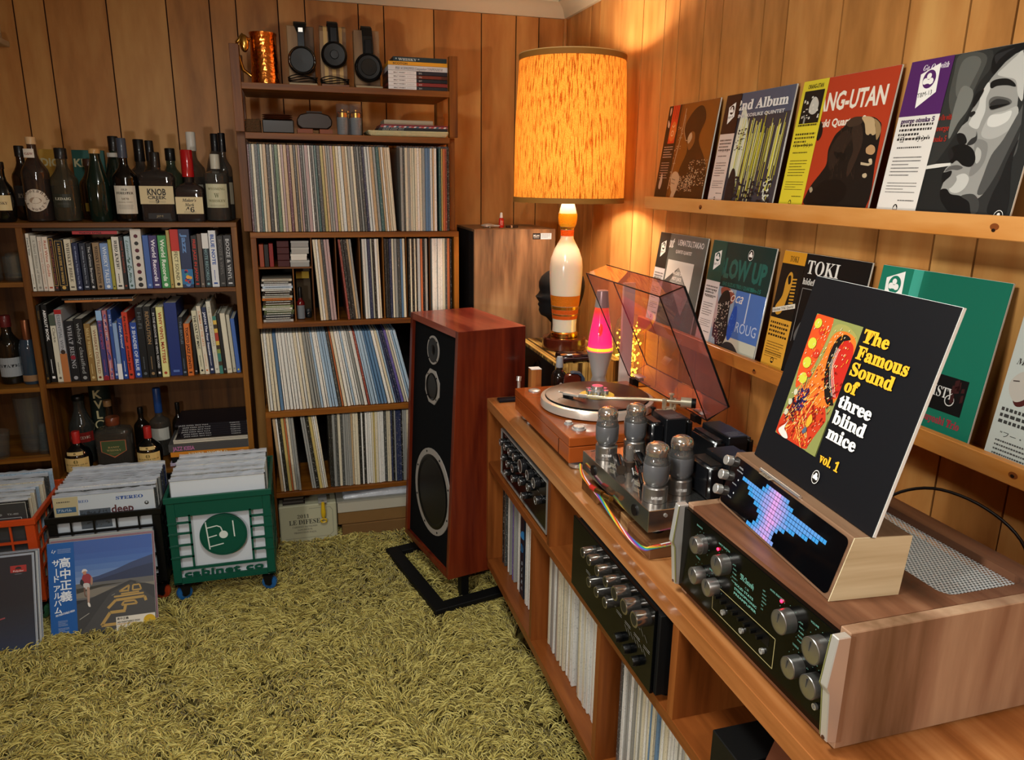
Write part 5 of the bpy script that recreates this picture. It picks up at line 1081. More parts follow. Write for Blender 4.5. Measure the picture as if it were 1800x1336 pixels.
# ------------------------------------------------ big floor-standing speaker beside the cabinet
def ring(mb, c, r0, r1, y0, y1, seg=40, m=0):
    mb.lathe([(r0, y0), (r1, y0), (r1, y1), (r0, y1), (r0, y0)], c, seg, 'x', m, caps=False)
def big_speaker():
    t = T('floor_speaker', 'large mahogany floor speaker with black baffle and three grey ringed drivers', 'speaker', (.466, 2.347, .12), rot=(0, 0, math.radians(12.65)))
    W, H, Dp, s = .425, .893, .30, .045
    fx = lambda z: s * z / H
    # cabinet shell: two sides, top, bottom and back, thickness .022, the baffle set back 12 mm
    for y in (0, W - .022): MB().prism([(0, 0), (Dp, 0), (Dp, H), (s, H)], 'y', y, y + .022).build('side_panel', M_MAHOG, t, bevel=.001)
    MB().prism([(fx(H - .022), H - .022), (Dp, H - .022), (Dp, H), (s, H)], 'y', .022, W - .022).build('top_panel', M_MAHOGT, t)
    B(s, Dp, 0, W, H, H + .0015).build('top_veneer', M_MAHOGT, t)
    MB().prism([(0, 0), (Dp, 0), (Dp, .022), (fx(.022), .022)], 'y', .022, W - .022).build('bottom_panel', M_MAHOG, t)
    B(Dp - .02, Dp, .022, W - .022, .022, H - .022).build('back_panel', M_MAHOG, t)
    MB().prism([(fx(.022) + .012, .022), (fx(.022) + .03, .022), (fx(H - .022) + .03, H - .022), (fx(H - .022) + .012, H - .022)], 'y', .022, W - .022).build('baffle', mat('07090c', .8, spec=.12), t)
    a = math.atan2(s, H)
    def drv(y, tt, r, kind):
        z = tt * math.cos(a); x = fx(z) + .0118; M_ = Matrix.Translation((x, y, z)) @ Matrix.Rotation(a, 4, 'Y')
        g = mat('a5a09a', .45, .3); m = MB()
        if kind == 'mid':
            n = 8; pts = []
            for i in range(n): b = PI / 8 + i * PI / 4; pts.append((r * 1.12 * math.cos(b), r * 1.12 * math.sin(b)))
            vs = [(-.003, p[0], p[1]) for p in pts] + [(0, p[0], p[1]) for p in pts]; m.add(vs, [tuple(range(8)), tuple(range(8, 16))[::-1]] + [(i, (i + 1) % 8, 8 + (i + 1) % 8, 8 + i) for i in range(8)])
        else: ring(m, (0, 0, 0), r * .8, r, -.003, 0)
        f = m.xf(M_).build('driver_ring', g, t, smooth=30)
        m = MB(); q = .84 if kind == 'mid' else .86
        m.lathe([(r * q, -.0035), (r * (q - .06), -.007), (r * (q - .12), -.0035), (r * .3, .01), (r * .26, .004), (.0005, -.004)] if kind != 'tw' else [(r * q, -.0035), (r * .6, .004), (r * .45, -.002), (r * .2, -.007), (.0005, -.008)], (0, 0, 0), 40, 'x')
        m.xf(M_).build('cone', mat('07080a', .35), t, smooth=60)
        nb = 8 if kind == 'wf' else 4
        for i in range(nb):
            b = 2 * PI * (i + .5) / nb
            MB().cyl((-.0045, r * .93 * math.cos(b), r * .93 * math.sin(b)), .004 if kind == 'wf' else .003, .003, 'x', 8).xf(M_).build('screw', BLACK, t)
    drv(.225, .789, .052, 'tw'); drv(.222, .655, .06, 'mid'); drv(.19, .262, .163, 'wf')
    st = T('speaker_stand', 'low black metal frame stand lying in the carpet under the big speaker', 'stand', (.466, 2.347, 0), rot=(0, 0, math.radians(12.65)))
    for b in ((-.07, -.02, -.05, W + .04), (Dp - .0, Dp + .05, -.05, W + .04), (-.02, Dp, -.05, 0), (-.02, Dp, W - .01, W + .04)): B(b[0], b[1], b[2], b[3], .026, .045).build('base_bar', mat('070707', .6), st, bevel=.002)
    for x, y in ((Dp - .04, .02), (Dp - .04, W - .04), (.06, .02), (.06, W - .04)): B(x, x + .03, y, y + .03, .0, .118).build('leg', mat('070707', .5), st)
big_speaker()

# ------------------------------------------------ walnut speaker in the corner, seen from its back
def walnut():
    t = T('corner_speaker', 'tall walnut speaker cabinet standing in the room corner with a small white label', 'speaker', (.87, 3.17, 0))
    B(.716, 1.066, 3.0, 3.33, .35, 1.303).build('body', [M_WALNUTZ], t, bevel=.001)
    B(.7155, .7162, 3.012, 3.32, .36, 1.293).build('grille', mat('0b0b0c', .9), t)
    B(.80, 1.0, 3.06, 3.28, 0, .35).build('stand', BLACK, t)
    p = Print((.966, 3.0, 1.261), (1, 0, 0), (0, 0, 1)); p.rect('15151a', 0, 0, .034, .025); p.text('KLH', .004, .011, .011, 'c8ccd0', w=.024, st='SB'); p.lines('a8acb0', .004, .005, .024, 1, .01, .002)
    p.rect('a9b8c8', .035, 0, .082, .025); p.lines('4a5664', .039, .019, .038, 3, .006, .0022); p.build(t, 'label_plate')
walnut()
t = T('toy_spacecraft', 'small light grey toy spacecraft on top of the walnut corner speaker', 'toy', (.80, 3.1, 1.3035), rot=(0, 0, -.4))
gm = mat('b4b0a6', .6)
MB().lathe([(.001, .004), (.028, .007), (.03, .010), (.018, .015), (.001, .017)], seg=18).build('hull', gm, t, smooth=40)
for y in (-.011, .004): MB().hexa([(.018, y, .006), (.05, y + .001, .007), (.05, y + .006, .007), (.018, y + .008, .006), (.018, y, .013), (.05, y + .001, .01), (.05, y + .006, .01), (.018, y + .008, .013)]).build('prong', gm, t)
MB().cyl((0, -.03, .009), .005, .016, 'y', 10).build('cockpit', gm, t)
for x, y in ((-.015, .01), (.01, -.012), (.0, .018)): MB().cyl((x, y, 0), .0025, .007, seg=8).build('landing_leg', gm, t)
t = T('eyedrop_bottle', 'tiny red bottle with white cap on the walnut corner speaker', 'bottle', (.858, 3.1, 1.3035), rot=(0, 0, 0))
MB().lathe([(.010, 0), (.0115, .002), (.0115, .034), (.006, .04)], seg=18, sy=.7).build('body', mat('b8281c', .3, coat=.3), t, smooth=40); MB().lathe([(.0065, .04), (.007, .042), (.005, .06), (.003, .062)], seg=14).build('cap', WHITE, t, smooth=40)
p = Print((0, -.0084, .006), (1, 0, 0), (0, 0, 1)); p.lines('e8d8d0', -.005, .02, .01, 4, .005, .0014); p.build(t)
t = T('pocket_knife', 'small dark brown folding object lying beside the tiny red bottle', 'knife', (.90, 3.08, 1.3035)); B(.875, .925, 3.075, 3.092, 1.3035, 1.313).build('handle', mat('2e1a10', .4), t, bevel=.002); B(.893, .9, 3.0745, 3.0925, 1.3034, 1.3135).build('band', mat('b9a58a', .3, .6), t)

# ------------------------------------------------ zebra wood speaker behind the cabinet end, and what stands on it
t = T('zebrawood_speaker', 'striped zebra wood speaker with black front behind the end of the low cabinet', 'speaker', (.99, 2.6, 0))
B(.869, 1.125, 2.40, 2.84, .52, .8755).build('body', wood('3d2812', 'a07a3c', 'c9a65c', 'z', 1, .4, 0, 110, 1, 2.2), t, bevel=.001); B(.869, 1.125, 2.40, 2.84, .8757, .8772).build('top_veneer', M_ZEBRA, t)
B(.866, .8685, 2.412, 2.788, .53, .866).build('front_baffle', mat('0a0c10', .5), t)
B(.89, 1.1, 2.42, 2.78, 0, .52).build('stand', BLACK, t)
m = MB(); ring(m, (.8655, 2.60, .80), .035, .045, -.002, 0); m.build('driver_ring', BLACK, t)
ZB = .8775
# lamp
LX, LY = .984, 2.64
lp = T('table_lamp', 'tall table lamp with bowling pin shaped ceramic body and orange drum shade', 'lamp', (LX, LY, ZB), rot=(0, 0, 0))
MB().lathe([(.078, 0), (.083, .004), (.083, .042), (.079, .047)], seg=48).build('wood_base', mat('4a1c10', .18, coat=.6), lp, smooth=30)
MB().lathe([(.05, .047), (.052, .049), (.052, .063), (.049, .065), (.048, .068)], seg=36).build('brass_foot', BRASS, lp, smooth=30)
cer = bpy.data.materials.new('ceramic'); cer.use_nodes = True; b_ = cer.node_tree.nodes['Principled BSDF']; b_.inputs['Base Color'].default_value = lin('e2ddc8'); b_.inputs['Roughness'].default_value = .18; b_.inputs['Subsurface Weight'].default_value = .3; b_.inputs['Subsurface Scale'].default_value = .05; b_.inputs['Coat Weight'].default_value = .5
prof = [(.046, .068), (.045, .09), (.047, .12), (.052, .165), (.058, .22), (.0615, .27), (.062, .31), (.058, .342), (.046, .375), (.033, .398), (.0245, .415), (.0235, .43), (.0245, .452), (.031, .466), (.034, .485), (.0335, .503), (.029, .522), (.022, .545), (.016, .56)]
MB().lathe(prof, seg=48).build('ceramic_body', cer, lp, smooth=60)
def band(z0, z1, m, e=.0007):
    def rr(z):
        for (r0, a), (r1, b) in zip(prof, prof[1:]):
            if a <= z <= b: return r0 + (r1 - r0) * (z - a) / (b - a)
    zs = [z0 + (z1 - z0) * i / 5 for i in range(6)]
    MB().lathe([(rr(z) + e, z) for z in zs], seg=48, caps=False).build('painted_band', m, lp, smooth=60)
OR = mat('d0750c', .5, bump=.6, bscale=300); OR2 = mat('cf5a10', .5, bump=.6, bscale=300); GD = mat('b8892e', .25, .8); YL = mat('d9a81c', .4, bump=.5, bscale=300)
band(.166, .206, OR); band(.153, .165, GD, .0012); band(.136, .1525, OR2); band(.130, .1355, GD, .0012); band(.116, .1295, OR2); band(.424, .446, OR2); band(.447, .457, GD); band(.4575, .505, YL)
# shade: a drum of slubby fabric on a wire frame
shm = bpy.data.materials.new('shade'); shm.use_nodes = True; nt = shm.node_tree; N = nt.nodes; Lk = nt.links; N.remove(N['Principled BSDF'])
tc = N.new('ShaderNodeTexCoord'); mp = N.new('ShaderNodeMapping'); mp.inputs['Scale'].default_value = (1, 1, .07); Lk.new(tc.outputs['Object'], mp.inputs[0])
n1 = N.new('ShaderNodeTexNoise'); n1.inputs['Scale'].default_value = 280; n1.inputs['Detail'].default_value = 2; Lk.new(mp.outputs[0], n1.inputs['Vector'])
n2 = N.new('ShaderNodeTexNoise'); n2.inputs['Scale'].default_value = 420; Lk.new(tc.outputs['Object'], n2.inputs['Vector'])
c1 = ramp(nt, n1.outputs['Fac'], [(.52, 'e0943a'), (.6, '9c5218')]); mx = N.new('ShaderNodeMix'); mx.data_type = 'RGBA'; mx.blend_type = 'MULTIPLY'; mx.inputs[0].default_value = .6
c2 = ramp(nt, n2.outputs['Fac'], [(.35, 'b0a080'), (.6, 'ffffff')]); Lk.new(c1, mx.inputs[6]); Lk.new(c2, mx.inputs[7])
tr = N.new('ShaderNodeBsdfTranslucent'); df = N.new('ShaderNodeBsdfDiffuse'); ms = N.new('ShaderNodeMixShader'); ms.inputs[0].default_value = .115
Lk.new(mx.outputs[2], tr.inputs[0]); Lk.new(mx.outputs[2], df.inputs[0]); Lk.new(df.outputs[0], ms.inputs[1]); Lk.new(tr.outputs[0], ms.inputs[2]); Lk.new(ms.outputs[0], N['Material Output'].inputs[0])
zb, zt = .545, 1.04
sh_ = MB().lathe([(.2, zb), (.198, (zb + zt) / 2), (.186, zt)], seg=72, caps=False).build('lamp_shade', shm, lp, smooth=60)
tm = mat('9a6a2c', .7)
for z, r in ((zb, .2), (zt - .018, .1865)): MB().lathe([(r - .001, z), (r + .002, z), (r + .002, z + .018), (r - .001, z + .018), (r - .001, z)], seg=72, caps=False).build('shade_trim', tm, lp, smooth=40)
MB().lathe([(.187, zt), (.189, zt), (.189, zt + .003), (.187, zt + .003), (.187, zt)], seg=60, caps=False).build('trim_edge', mat('d8b070', .6), lp)
m = MB()
for k in range(3):
    a = k * 2 * PI / 3 + .4; m.tube([(.186 * math.cos(a), .186 * math.sin(a), zt - .004), (.1 * math.cos(a), .1 * math.sin(a), zt + .008), (0, 0, zt + .012)], .0016, 6)
m.build('shade_spider', CHROME, lp); MB().lathe([(.004, zt + .012), (.006, zt + .018), (.003, zt + .026)], seg=12).build('finial', CHROME, lp)
MB().lathe([(.016, .56), (.016, .6), (.012, .61)], seg=16).build('socket', BRASS, lp, smooth=40)
MB().tube([(.01, 0, .6), (.07, 0, .7), (.07, 0, .95), (0, 0, zt + .012), (-.07, 0, .95), (-.07, 0, .7), (-.01, 0, .6)], .0018, 6).build('harp', BRASS, lp)
MB().lathe([(.012, .61), (.016, .616), (.02, .622), (.016, .629), (.001, .632)], seg=20).build('bulb', mat('ffd9a0', .5, emit=14, ecol='ffc27a'), lp, smooth=60)
def lamplight(z, e):
    d = bpy.data.lights.new('bulb_light', 'POINT'); d.energy = e; d.color = (1, .85, .62); d.shadow_soft_size = .05; o = bpy.data.objects.new('bulb_light', d); C.objects.link(o); o.location = (LX, LY, ZB + z)
lamplight(.665, 17); lamplight(.93, 15)  # upper light added for the glow on the wall above the shade
MB().lathe([(.012, .86), (.02, .875), (.026, .9), (.022, .92), (.001, .93)], seg=20).build('bulb', mat('ffd9a0', .5, emit=8, ecol='ffc27a'), lp, smooth=60)  # second bulb, added to go with the upper light
# black foam mannequin head behind the lamp, facing left
hd = T('mannequin_head', 'black foam mannequin head behind the lamp on the zebra wood speaker', 'mannequin', (1.02, 2.785, ZB), rot=(0, 0, 0))
def headmesh():
    # stacked horizontal sections: z, front x (face, towards -x), back x, half width
    S = [(0, -.045, .05, .05), (.03, -.035, .045, .045), (.07, -.036, .045, .045), (.095, -.06, .055, .05), (.105, -.082, .062, .055), (.122, -.09, .07, .06), (.135, -.088, .075, .064), (.145, -.094, .08, .067), (.155, -.089, .083, .07), (.165, -.096, .086, .072), (.178, -.104, .09, .074), (.188, -.092, .092, .076), (.2, -.086, .094, .077), (.215, -.09, .095, .077), (.235, -.09, .094, .076), (.255, -.08, .088, .07), (.272, -.06, .072, .058), (.283, -.03, .045, .036), (.287, -.005, .015, .01)]
    n = 24; vs = []; fs = []
    for z, a, b, w_ in S:
        for k in range(n):
            t_ = 2 * PI * k / n; c = math.cos(t_); s_ = math.sin(t_); x = (b if c > 0 else -a) * abs(c) ** .9 * (1 if c > 0 else -1); vs.append((x, s_ * w_, z))
    for j in range(len(S) - 1):
        for k in range(n): fs.append((j * n + k, j * n + (k + 1) % n, (j + 1) * n + (k + 1) % n, (j + 1) * n + k))
    fs += [tuple(range(n))[::-1], tuple((len(S) - 1) * n + k for k in range(n))]
    return MB().add(vs, fs)
headmesh().build('head', mat('0b0b0d', .75), hd, smooth=60)
t = T('spectacle_case', 'dark glossy spectacle case lying on the zebra wood speaker before the lamp', 'case', (.95, 2.43, ZB))
MB().prism([(2.405, ZB), (2.455, ZB), (2.463, ZB + .012), (2.458, ZB + .028), (2.43, ZB + .034), (2.402, ZB + .028), (2.397, ZB + .012)], 'x', .885, 1.03).build('body', mat('1d0f14', .15, coat=.6), t, bevel=.003, smooth=40); B(.886, 1.029, 2.395, 2.4, ZB + .016, ZB + .0175).build('lid_seam', mat('5a4a50', .3), t)
# glass jar lamp full of tiny yellow lights
t = T('glass_jar_light', 'glass jar filled with glowing yellow wire lights behind the lava lamp', 'jar light', (1.19, 2.5, .776), rot=(0, 0, 0))
MB().lathe([(.05, 0), (.055, .006), (.055, .19), (.047, .225), (.03, .245), (.012, .252), (.001, .253)], seg=28).build('jar', clear('eef2e0', .05, .03), t, smooth=60)
m = MB(); r_ = random.Random(5)
for k in range(9):
    pts = [(.042 * r_.uniform(.2, 1) * math.cos(a_ * 1.7 + k), .042 * r_.uniform(.2, 1) * math.sin(a_ * 1.7 + k), .012 + .2 * a_ / 9) for a_ in range(10)]; m.tube(pts, .0009, 4)
m.build('wire', mat('c8a050', .3, .6, emit=1.2, ecol='ffd23a'), t)
for i in range(170):
    a_, rr, z = r_.uniform(0, 2 * PI), r_.uniform(.01, .046), r_.uniform(.01, .215)
    if i == 0: led0 = MB().ell((0, 0, 0), .0038, .0038, .0042, 6, 4).build('tiny_light', mat('ffd84a', .5, emit=9, ecol='ffd53c'), t); led0.location = (rr * math.cos(a_), rr * math.sin(a_), z)
    else: o = led0.copy(); C.objects.link(o); o.location = (rr * math.cos(a_), rr * math.sin(a_), z)
MB().lathe([(.05, -.0), (.056, 0), (.056, .006), (.05, .006)], seg=24).build('foot', mat('3a2416', .4), t)
CT = .7755
# shelf the jar stands on behind the cabinet
tag(B(1.131, 1.24, 2.40, 2.8, 0, .7755).build('side_box', M_CHERRYZ, None, bevel=.001), 'small wooden box stand in the corner carrying the glass jar light', 'stand')
t = T('white_stand', 'tall narrow white board standing upright behind the open turntable lid', 'board', (1.1, 2.34, CT)); B(1.082, 1.124, 2.33, 2.345, CT, 1.165).build('board', mat('d8cfc8', .4), t, bevel=.001); B(1.075, 1.13, 2.315, 2.36, CT, CT + .006).build('foot', mat('d8cfc8', .4), t)
# lava lamp
lv = T('lava_lamp', 'pink and red lava lamp with silver cone base behind the turntable', 'lava lamp', (.983, 2.285, CT), rot=(0, 0, 0))
MB().lathe([(.044, 0), (.044, .003), (.024, .075), (.023, .082), (.044, .168), (.045, .17), (.04, .17)], seg=40).build('metal_base', mat('b4b2b0', .32, .35), lv, smooth=30)
pk = bpy.data.materials.new('lava_fluid'); pk.use_nodes = True; nt = pk.node_tree; b_ = nt.nodes['Principled BSDF']
tc = nt.nodes.new('ShaderNodeTexCoord'); sx = nt.nodes.new('ShaderNodeSeparateXYZ'); nt.links.new(tc.outputs['Object'], sx.inputs[0])
mr = nt.nodes.new('ShaderNodeMapRange'); mr.inputs[1].default_value = 0; mr.inputs[2].default_value = .145; nt.links.new(sx.outputs['Z'], mr.inputs[0])
cc = ramp(nt, mr.outputs[0], [(.0, 'f04a7a'), (.2, 'ee1f78'), (.75, 'e81c6a'), (.93, 'e83028'), (1, 'e84a18')]); nt.links.new(cc, b_.inputs['Base Color']); nt.links.new(cc, b_.inputs['Emission Color']); b_.inputs['Emission Strength'].default_value = .75; b_.inputs['Roughness'].default_value = .08
MB().lathe([(.0415, .17), (.0425, .178), (.0395, .21), (.03, .27), (.0225, .318), (.001, .319)], seg=40).build('fluid', pk, lv, smooth=50)
MB().lathe([(.0405, .1695), (.0432, .176), (.0428, .182), (.036, .196), (.024, .212), (.01, .219), (.001, .22)], seg=32).build('wax', mat('f2c22c', .3, emit=1.6, ecol='ffb51e'), lv, smooth=60)
MB().lathe([(.0435, .17), (.0442, .178), (.041, .21), (.0315, .27), (.0232, .32)], seg=40, caps=False).build('glass_globe', clear('ffe8ee', .04, .03), lv, smooth=60)
m = MB(); m.ell((-.012, -.0285, .235), .009, .006, .032, 14, 8).ell((.004, -.024, .27), .007, .005, .02, 12, 8); m.build('wax_column', mat('e62a2a', .3, emit=.9, ecol='e8261e'), lv, smooth=60)
MB().lathe([(.0238, .318), (.0242, .32), (.0185, .372), (.0165, .374), (.001, .375)], seg=36).build('metal_cap', mat('b4b2b0', .32, .35), lv, smooth=30)
# small things on the far end of the cabinet
t = T('wooden_block', 'small upright pale topped wooden block beside the turntable far corner', 'block', (.78, 2.34, CT)); B(.751, .787, 2.315, 2.351, CT, .883).build('body', wood('6a3a18', '96592c', 'b07840', 'z', 1, .4, 0, 16), t, bevel=.001); B(.7508, .7872, 2.3148, 2.3512, .883, .8845).build('top_face', mat('cfd4d8', .2), t)
t = T('spray_bottle', 'dark spray bottle with grey cap behind the turntable', 'bottle', (.845, 2.3, CT), rot=(0, 0, 0)); MB().lathe([(.026, 0), (.0275, .004), (.0275, .085), (.022, .1), (.012, .108), (.011, .116)], seg=24).build('body', mat('140d0c', .12, coat=.5), t, smooth=40); MB().lathe([(.0125, .116), (.0135, .118), (.0115, .145), (.009, .152)], seg=20).build('cap', mat('8d9298', .4), t, smooth=40)
p = Print((0, -.0278, .02), (1, 0, 0), (0, 0, 1)); p.circ('b0a8a0', -.004, .04, .006, .009); p.build(t)
t = T('record_brush', 'brown record cleaning brush with curved blue grey side behind the turntable', 'brush', (.885, 2.27, CT), rot=(0, 0, -.15)); MB().prism([(-.035, 0), (.022, 0), (.024, .088), (.012, .098), (-.02, .098), (-.034, .09)], 'y', -.016, .016).build('handle', mat('4a1a10', .15, coat=.6), t, bevel=.004, smooth=40); MB().prism([(.0245, 0), (.036, 0), (.036, .085), (.024, .102), (-.0, .106), (-.012, .102), (.012, .099), (.0245, .09)], 'y', -.015, .015).build('side_piece', mat('2a3a4c', .4), t, bevel=.001)
tag(B(.640, .705, 2.315, 2.348, CT, CT + .01).build('remote_control', mat('11141c', .35), None, bevel=.002), 'small flat black remote on the far corner of the cabinet top', 'remote')
tag(MB().tube([(.72, 2.36, CT + .06), (.722, 2.362, CT + .075)], .009, 10).tube([(.721, 2.361, CT), (.721, 2.361, CT + .06)], .006, 8).build('silver_pin', STEEL, None, smooth=60), 'small silver topped black pin between big speaker and wooden block', 'pin')
# ------------------------------------------------ turntable
def turntable():
    t = T('turntable', 'glossy orange brown turntable with smoked lid open, playing a record', 'turntable', (.845, 1.925, CT))
    tm = mat('8a3c18', .12, coat=.7); tm2 = mat('96481c', .16, coat=.5)
    x0, x1, y0, y1 = .65, 1.035, 1.682, 2.17
    B(x0, x1, y0, y1, .842, .866).build('plinth_top', tm2, t, bevel=.002); B(x0 + .001, x1 - .001, y0 + .001, y1 - .001, .797, .8405).build('plinth_base', tm2, t, bevel=.002)
    B(x0 + .004, x1 - .004, y0 + .004, y1 - .004, .84, .8425).build('shadow_gap', BLACK, t)
    B(x0 - .0004, x0 + .01, 1.76, 1.7607, .798, .84).build('joint_line', BLACK, t)
    for x, y in ((.69, 1.715), (.69, 2.13), (.995, 1.715), (.995, 2.13)):
        MB().lathe([(.024, 0), (.0255, .002), (.0255, .01), (.024, .012), (.022, .013)], (x, y, CT + .0005), 28).build('foot', STEEL, t, smooth=30); MB().cyl((x, y, CT + .013), .02, .0095, seg=20).build('foot_stem', mat('3a3a3c', .4), t)
    cx, cy = .829, 1.934
    pl = MB().lathe([(.001, .869), (.160, .869), (.1645, .871), (.1645, .888), (.163, .8925), (.156, .8945), (.001, .8945)], (cx, cy, 0), 96).build('platter', mat('d8d0c4', .25, .6), t, smooth=30)
    MB().lathe([(.001, .8664), (.15, .8664), (.15, .869), (.001, .869)], (cx, cy, 0), 48).build('sub_platter', BLACK, t)
    MB().lathe([(.001, .8947), (.151, .8947), (.151, .8967), (.001, .8967)], (cx, cy, 0), 80).build('mat', mat('0c0c0c', .6), t, smooth=30)
    for x, y, r, h in ((.70, 2.125, .0185, .003), (.688, 1.79, .012, .003), (.70, 1.745, .0195, .003)):
        MB().lathe([(r, .866), (r, .866 + h), (r * .88, .866 + h + .001), (r * .8, .866 + h + .001), (r * .78, .866 + h + (.005 if r > .015 and y < 1.8 or r < .015 else .0015)), (r * .7, .866 + h + (.006 if y < 1.8 else .002)), (.001, .866 + h + (.006 if y < 1.8 else .002))], (x, y, 0), 32).build('push_button', mat('bcc4c6', .25, .6), t, smooth=30)
    # tonearm: base, pillar, S shaped tube, headshell, counterweight
    gx, gy = .965, 1.752
    MB().lathe([(.036, .866), (.036, .872), (.028, .876), (.018, .878), (.018, .9), (.012, .905)], (gx, gy, 0), 28).build('arm_base', mat('d8ccb2', .25, .7), t, smooth=30)
    MB().box(gx - .016, gx + .016, gy - .008, gy + .008, .9, .906).box(gx - .018, gx - .012, gy - .008, gy + .008, .9, .93).box(gx + .012, gx + .018, gy - .008, gy + .008, .9, .93).build('gimbal', mat('d8ccb2', .22, .7), t, bevel=.001)
    m = MB(); m.tube([(gx + .0, gy, .922), (gx - .03, gy + .02, .922), (gx - .07, gy + .045, .921), (gx - .115, gy + .062, .920), (gx - .155, gy + .088, .917), (gx - .19, gy + .125, .913)], .0045, 12); m.build('arm_tube', mat('ddd0b0', .22, .6), t, smooth=60)
    h = MB(); hx, hy = gx - .19, gy + .125; h.tube([(hx, hy, .913), (hx - .016, hy + .02, .911)], .006, 10); h.build('headshell_collar', STEEL, t, smooth=60)
    h = MB().hexa([(hx - .010, hy + .014, .906), (hx - .024, hy + .024, .906), (hx - .052, hy + .062, .904), (hx - .034, hy + .067, .904), (hx - .010, hy + .014, .912), (hx - .024, hy + .024, .912), (hx - .052, hy + .062, .911), (hx - .034, hy + .067, .911)]); h.build('headshell', mat('d8d4cc', .25, .6), t, bevel=.0012)
    MB().hexa([(hx - .028, hy + .035, .8995), (hx - .038, hy + .043, .8995), (hx - .05, hy + .062, .8995), (hx - .036, hy + .064, .8995), (hx - .028, hy + .035, .906), (hx - .038, hy + .043, .906), (hx - .05, hy + .062, .906), (hx - .036, hy + .064, .906)]).build('cartridge', BLACK, t)
    MB().tube([(hx - .046, hy + .064, .909), (hx - .06, hy + .062, .913), (hx - .064, hy + .056, .917)], .0013, 6).build('finger_lift', STEEL, t)
    m = MB(); m.tube([(gx, gy, .922), (gx + .03, gy - .018, .922)], .006, 12); m.build('arm_stub', mat('d8ccb2', .22, .7), t, smooth=60)
    m = MB(); m.tube([(gx + .026, gy - .016, .922), (gx + .05, gy - .031, .922)], .0145, 24); m.build('counterweight', mat('c8c0a8', .25, .6), t, smooth=40)
    m = MB(); m.tube([(gx + .05, gy - .031, .922), (gx + .06, gy - .037, .922)], .0135, 24); m.build('counterweight_end', BLACK, t, smooth=40)
    MB().lathe([(.004, .9), (.004, .938), (.008, .94), (.008, .944), (.003, .946)], (gx + .004, gy - .002, 0), 14).build('arm_pivot', mat('d8ccb2', .22, .7), t, smooth=40)
    m = MB().cyl((gx - .045, gy + .005, .866), .004, .04).box(gx - .05, gx - .04, gy + .0, gy + .012, .902, .907); m.build('arm_rest', BLACK, t)
    MB().tube([(gx + .03, gy + .01, .88), (gx + .02, gy + .04, .884), (gx - .01, gy + .05, .884), (gx - .03, gy + .035, .884)], .002, 6).build('cueing_lever', mat('d8ccb2', .22, .7), t)
    # smoked lid, open; section given in the x z plane
    th = .0028; A, Bq, Cc, Dd = (1.040, .884), (.877, 1.222), (.944, 1.246), (1.104, .917)
    smk = clear('f0dcde', .035, .02); ly0, ly1 = 1.680, 2.172
    dv = lambda p, q: (q[0] - p[0], q[1] - p[1])
    def sheet(p, q, name, n):
        d = Vector(dv(p, q)).normalized(); nr = (-d.y * th, d.x * th) if n else (d.y * th, -d.x * th)
        return MB().prism([p, q, (q[0] + nr[0], q[1] + nr[1]), (p[0] + nr[0], p[1] + nr[1])], 'y', ly0, ly1).build(name, smk, t)
    lid = sheet(Cc, Dd, 'lid_top_sheet', False); sheet(Bq, Cc, 'lid_front_sheet', False); sheet(Dd, A, 'lid_rear_sheet', False)
    for y in (ly0, ly1 - th): MB().prism([A, Bq, Cc, Dd], 'y', y, y + th).build('lid_side_sheet', smk, t)
    edge = mat('1d0f10', .15, coat=.4); r = .0017
    def seg(p, q, y0_, y1_): return MB().tube([(p[0], y0_, p[1]), (q[0], y1_, q[1])], r, 6).build('lid_edge', edge, t)
    seg(Cc, Dd, ly0, ly0).scale = (1, 1, 1)
    MB().tube([(Cc[0], ly0, Cc[1]), (Dd[0], ly0, Dd[1]), (A[0], ly0, A[1])], .0032, 6).build('lid_edge', BLACK, t); seg(A, Bq, ly0, ly0); seg(Bq, Cc, ly0, ly0); seg(A, Bq, ly1, ly1); seg(Bq, Bq, ly0, ly1); seg(Cc, Cc, ly0, ly1); seg(Dd, Dd, ly0, ly1); seg(A, A, ly0, ly1); seg(Cc, Dd, ly1, ly1)
    for y in (1.72, 2.115): MB().box(1.028, 1.05, y, y + .026, .858, .885).build('hinge', BLACK, t, bevel=.001); MB().box(1.042, 1.07, y - .01, y + .036, .8905, .893).build('hinge_plate', mat('cfc8c8', .2, coat=.5), t)
    # record and clamp are things of their own
    rm = bpy.data.materials.new('vinyl'); rm.use_nodes = True; nt = rm.node_tree; b = nt.nodes['Principled BSDF']; b.inputs['Base Color'].default_value = lin('060506'); b.inputs['Roughness'].default_value = .3; b.inputs['Anisotropic'].default_value = .85; b.inputs['Specular IOR Level'].default_value = .5
    tg = nt.nodes.new('ShaderNodeTangent'); tg.direction_type = 'RADIAL'; tg.axis = 'Z'; nt.links.new(tg.outputs[0], b.inputs['Tangent'])
    tc = nt.nodes.new('ShaderNodeTexCoord'); wv = nt.nodes.new('ShaderNodeTexWave'); wv.wave_type = 'RINGS'; wv.rings_direction = 'Z'; wv.inputs['Scale'].default_value = 160; nt.links.new(tc.outputs['Object'], wv.inputs['Vector'])
    bp = nt.nodes.new('ShaderNodeBump'); bp.inputs['Strength'].default_value = .08; bp.inputs['Distance'].default_value = .001; nt.links.new(wv.outputs['Fac'], bp.inputs['Height']); nt.links.new(bp.outputs[0], b.inputs['Normal'])
    rec = T('vinyl_record', 'black vinyl record with a yellow label on the turntable platter', 'record', (cx, cy, .897), rot=(0, 0, 0))
    MB().lathe([(.001, 0), (.1495, 0), (.1505, .001), (.1495, .002), (.001, .002)], seg=96).build('disc', rm, rec, smooth=30)
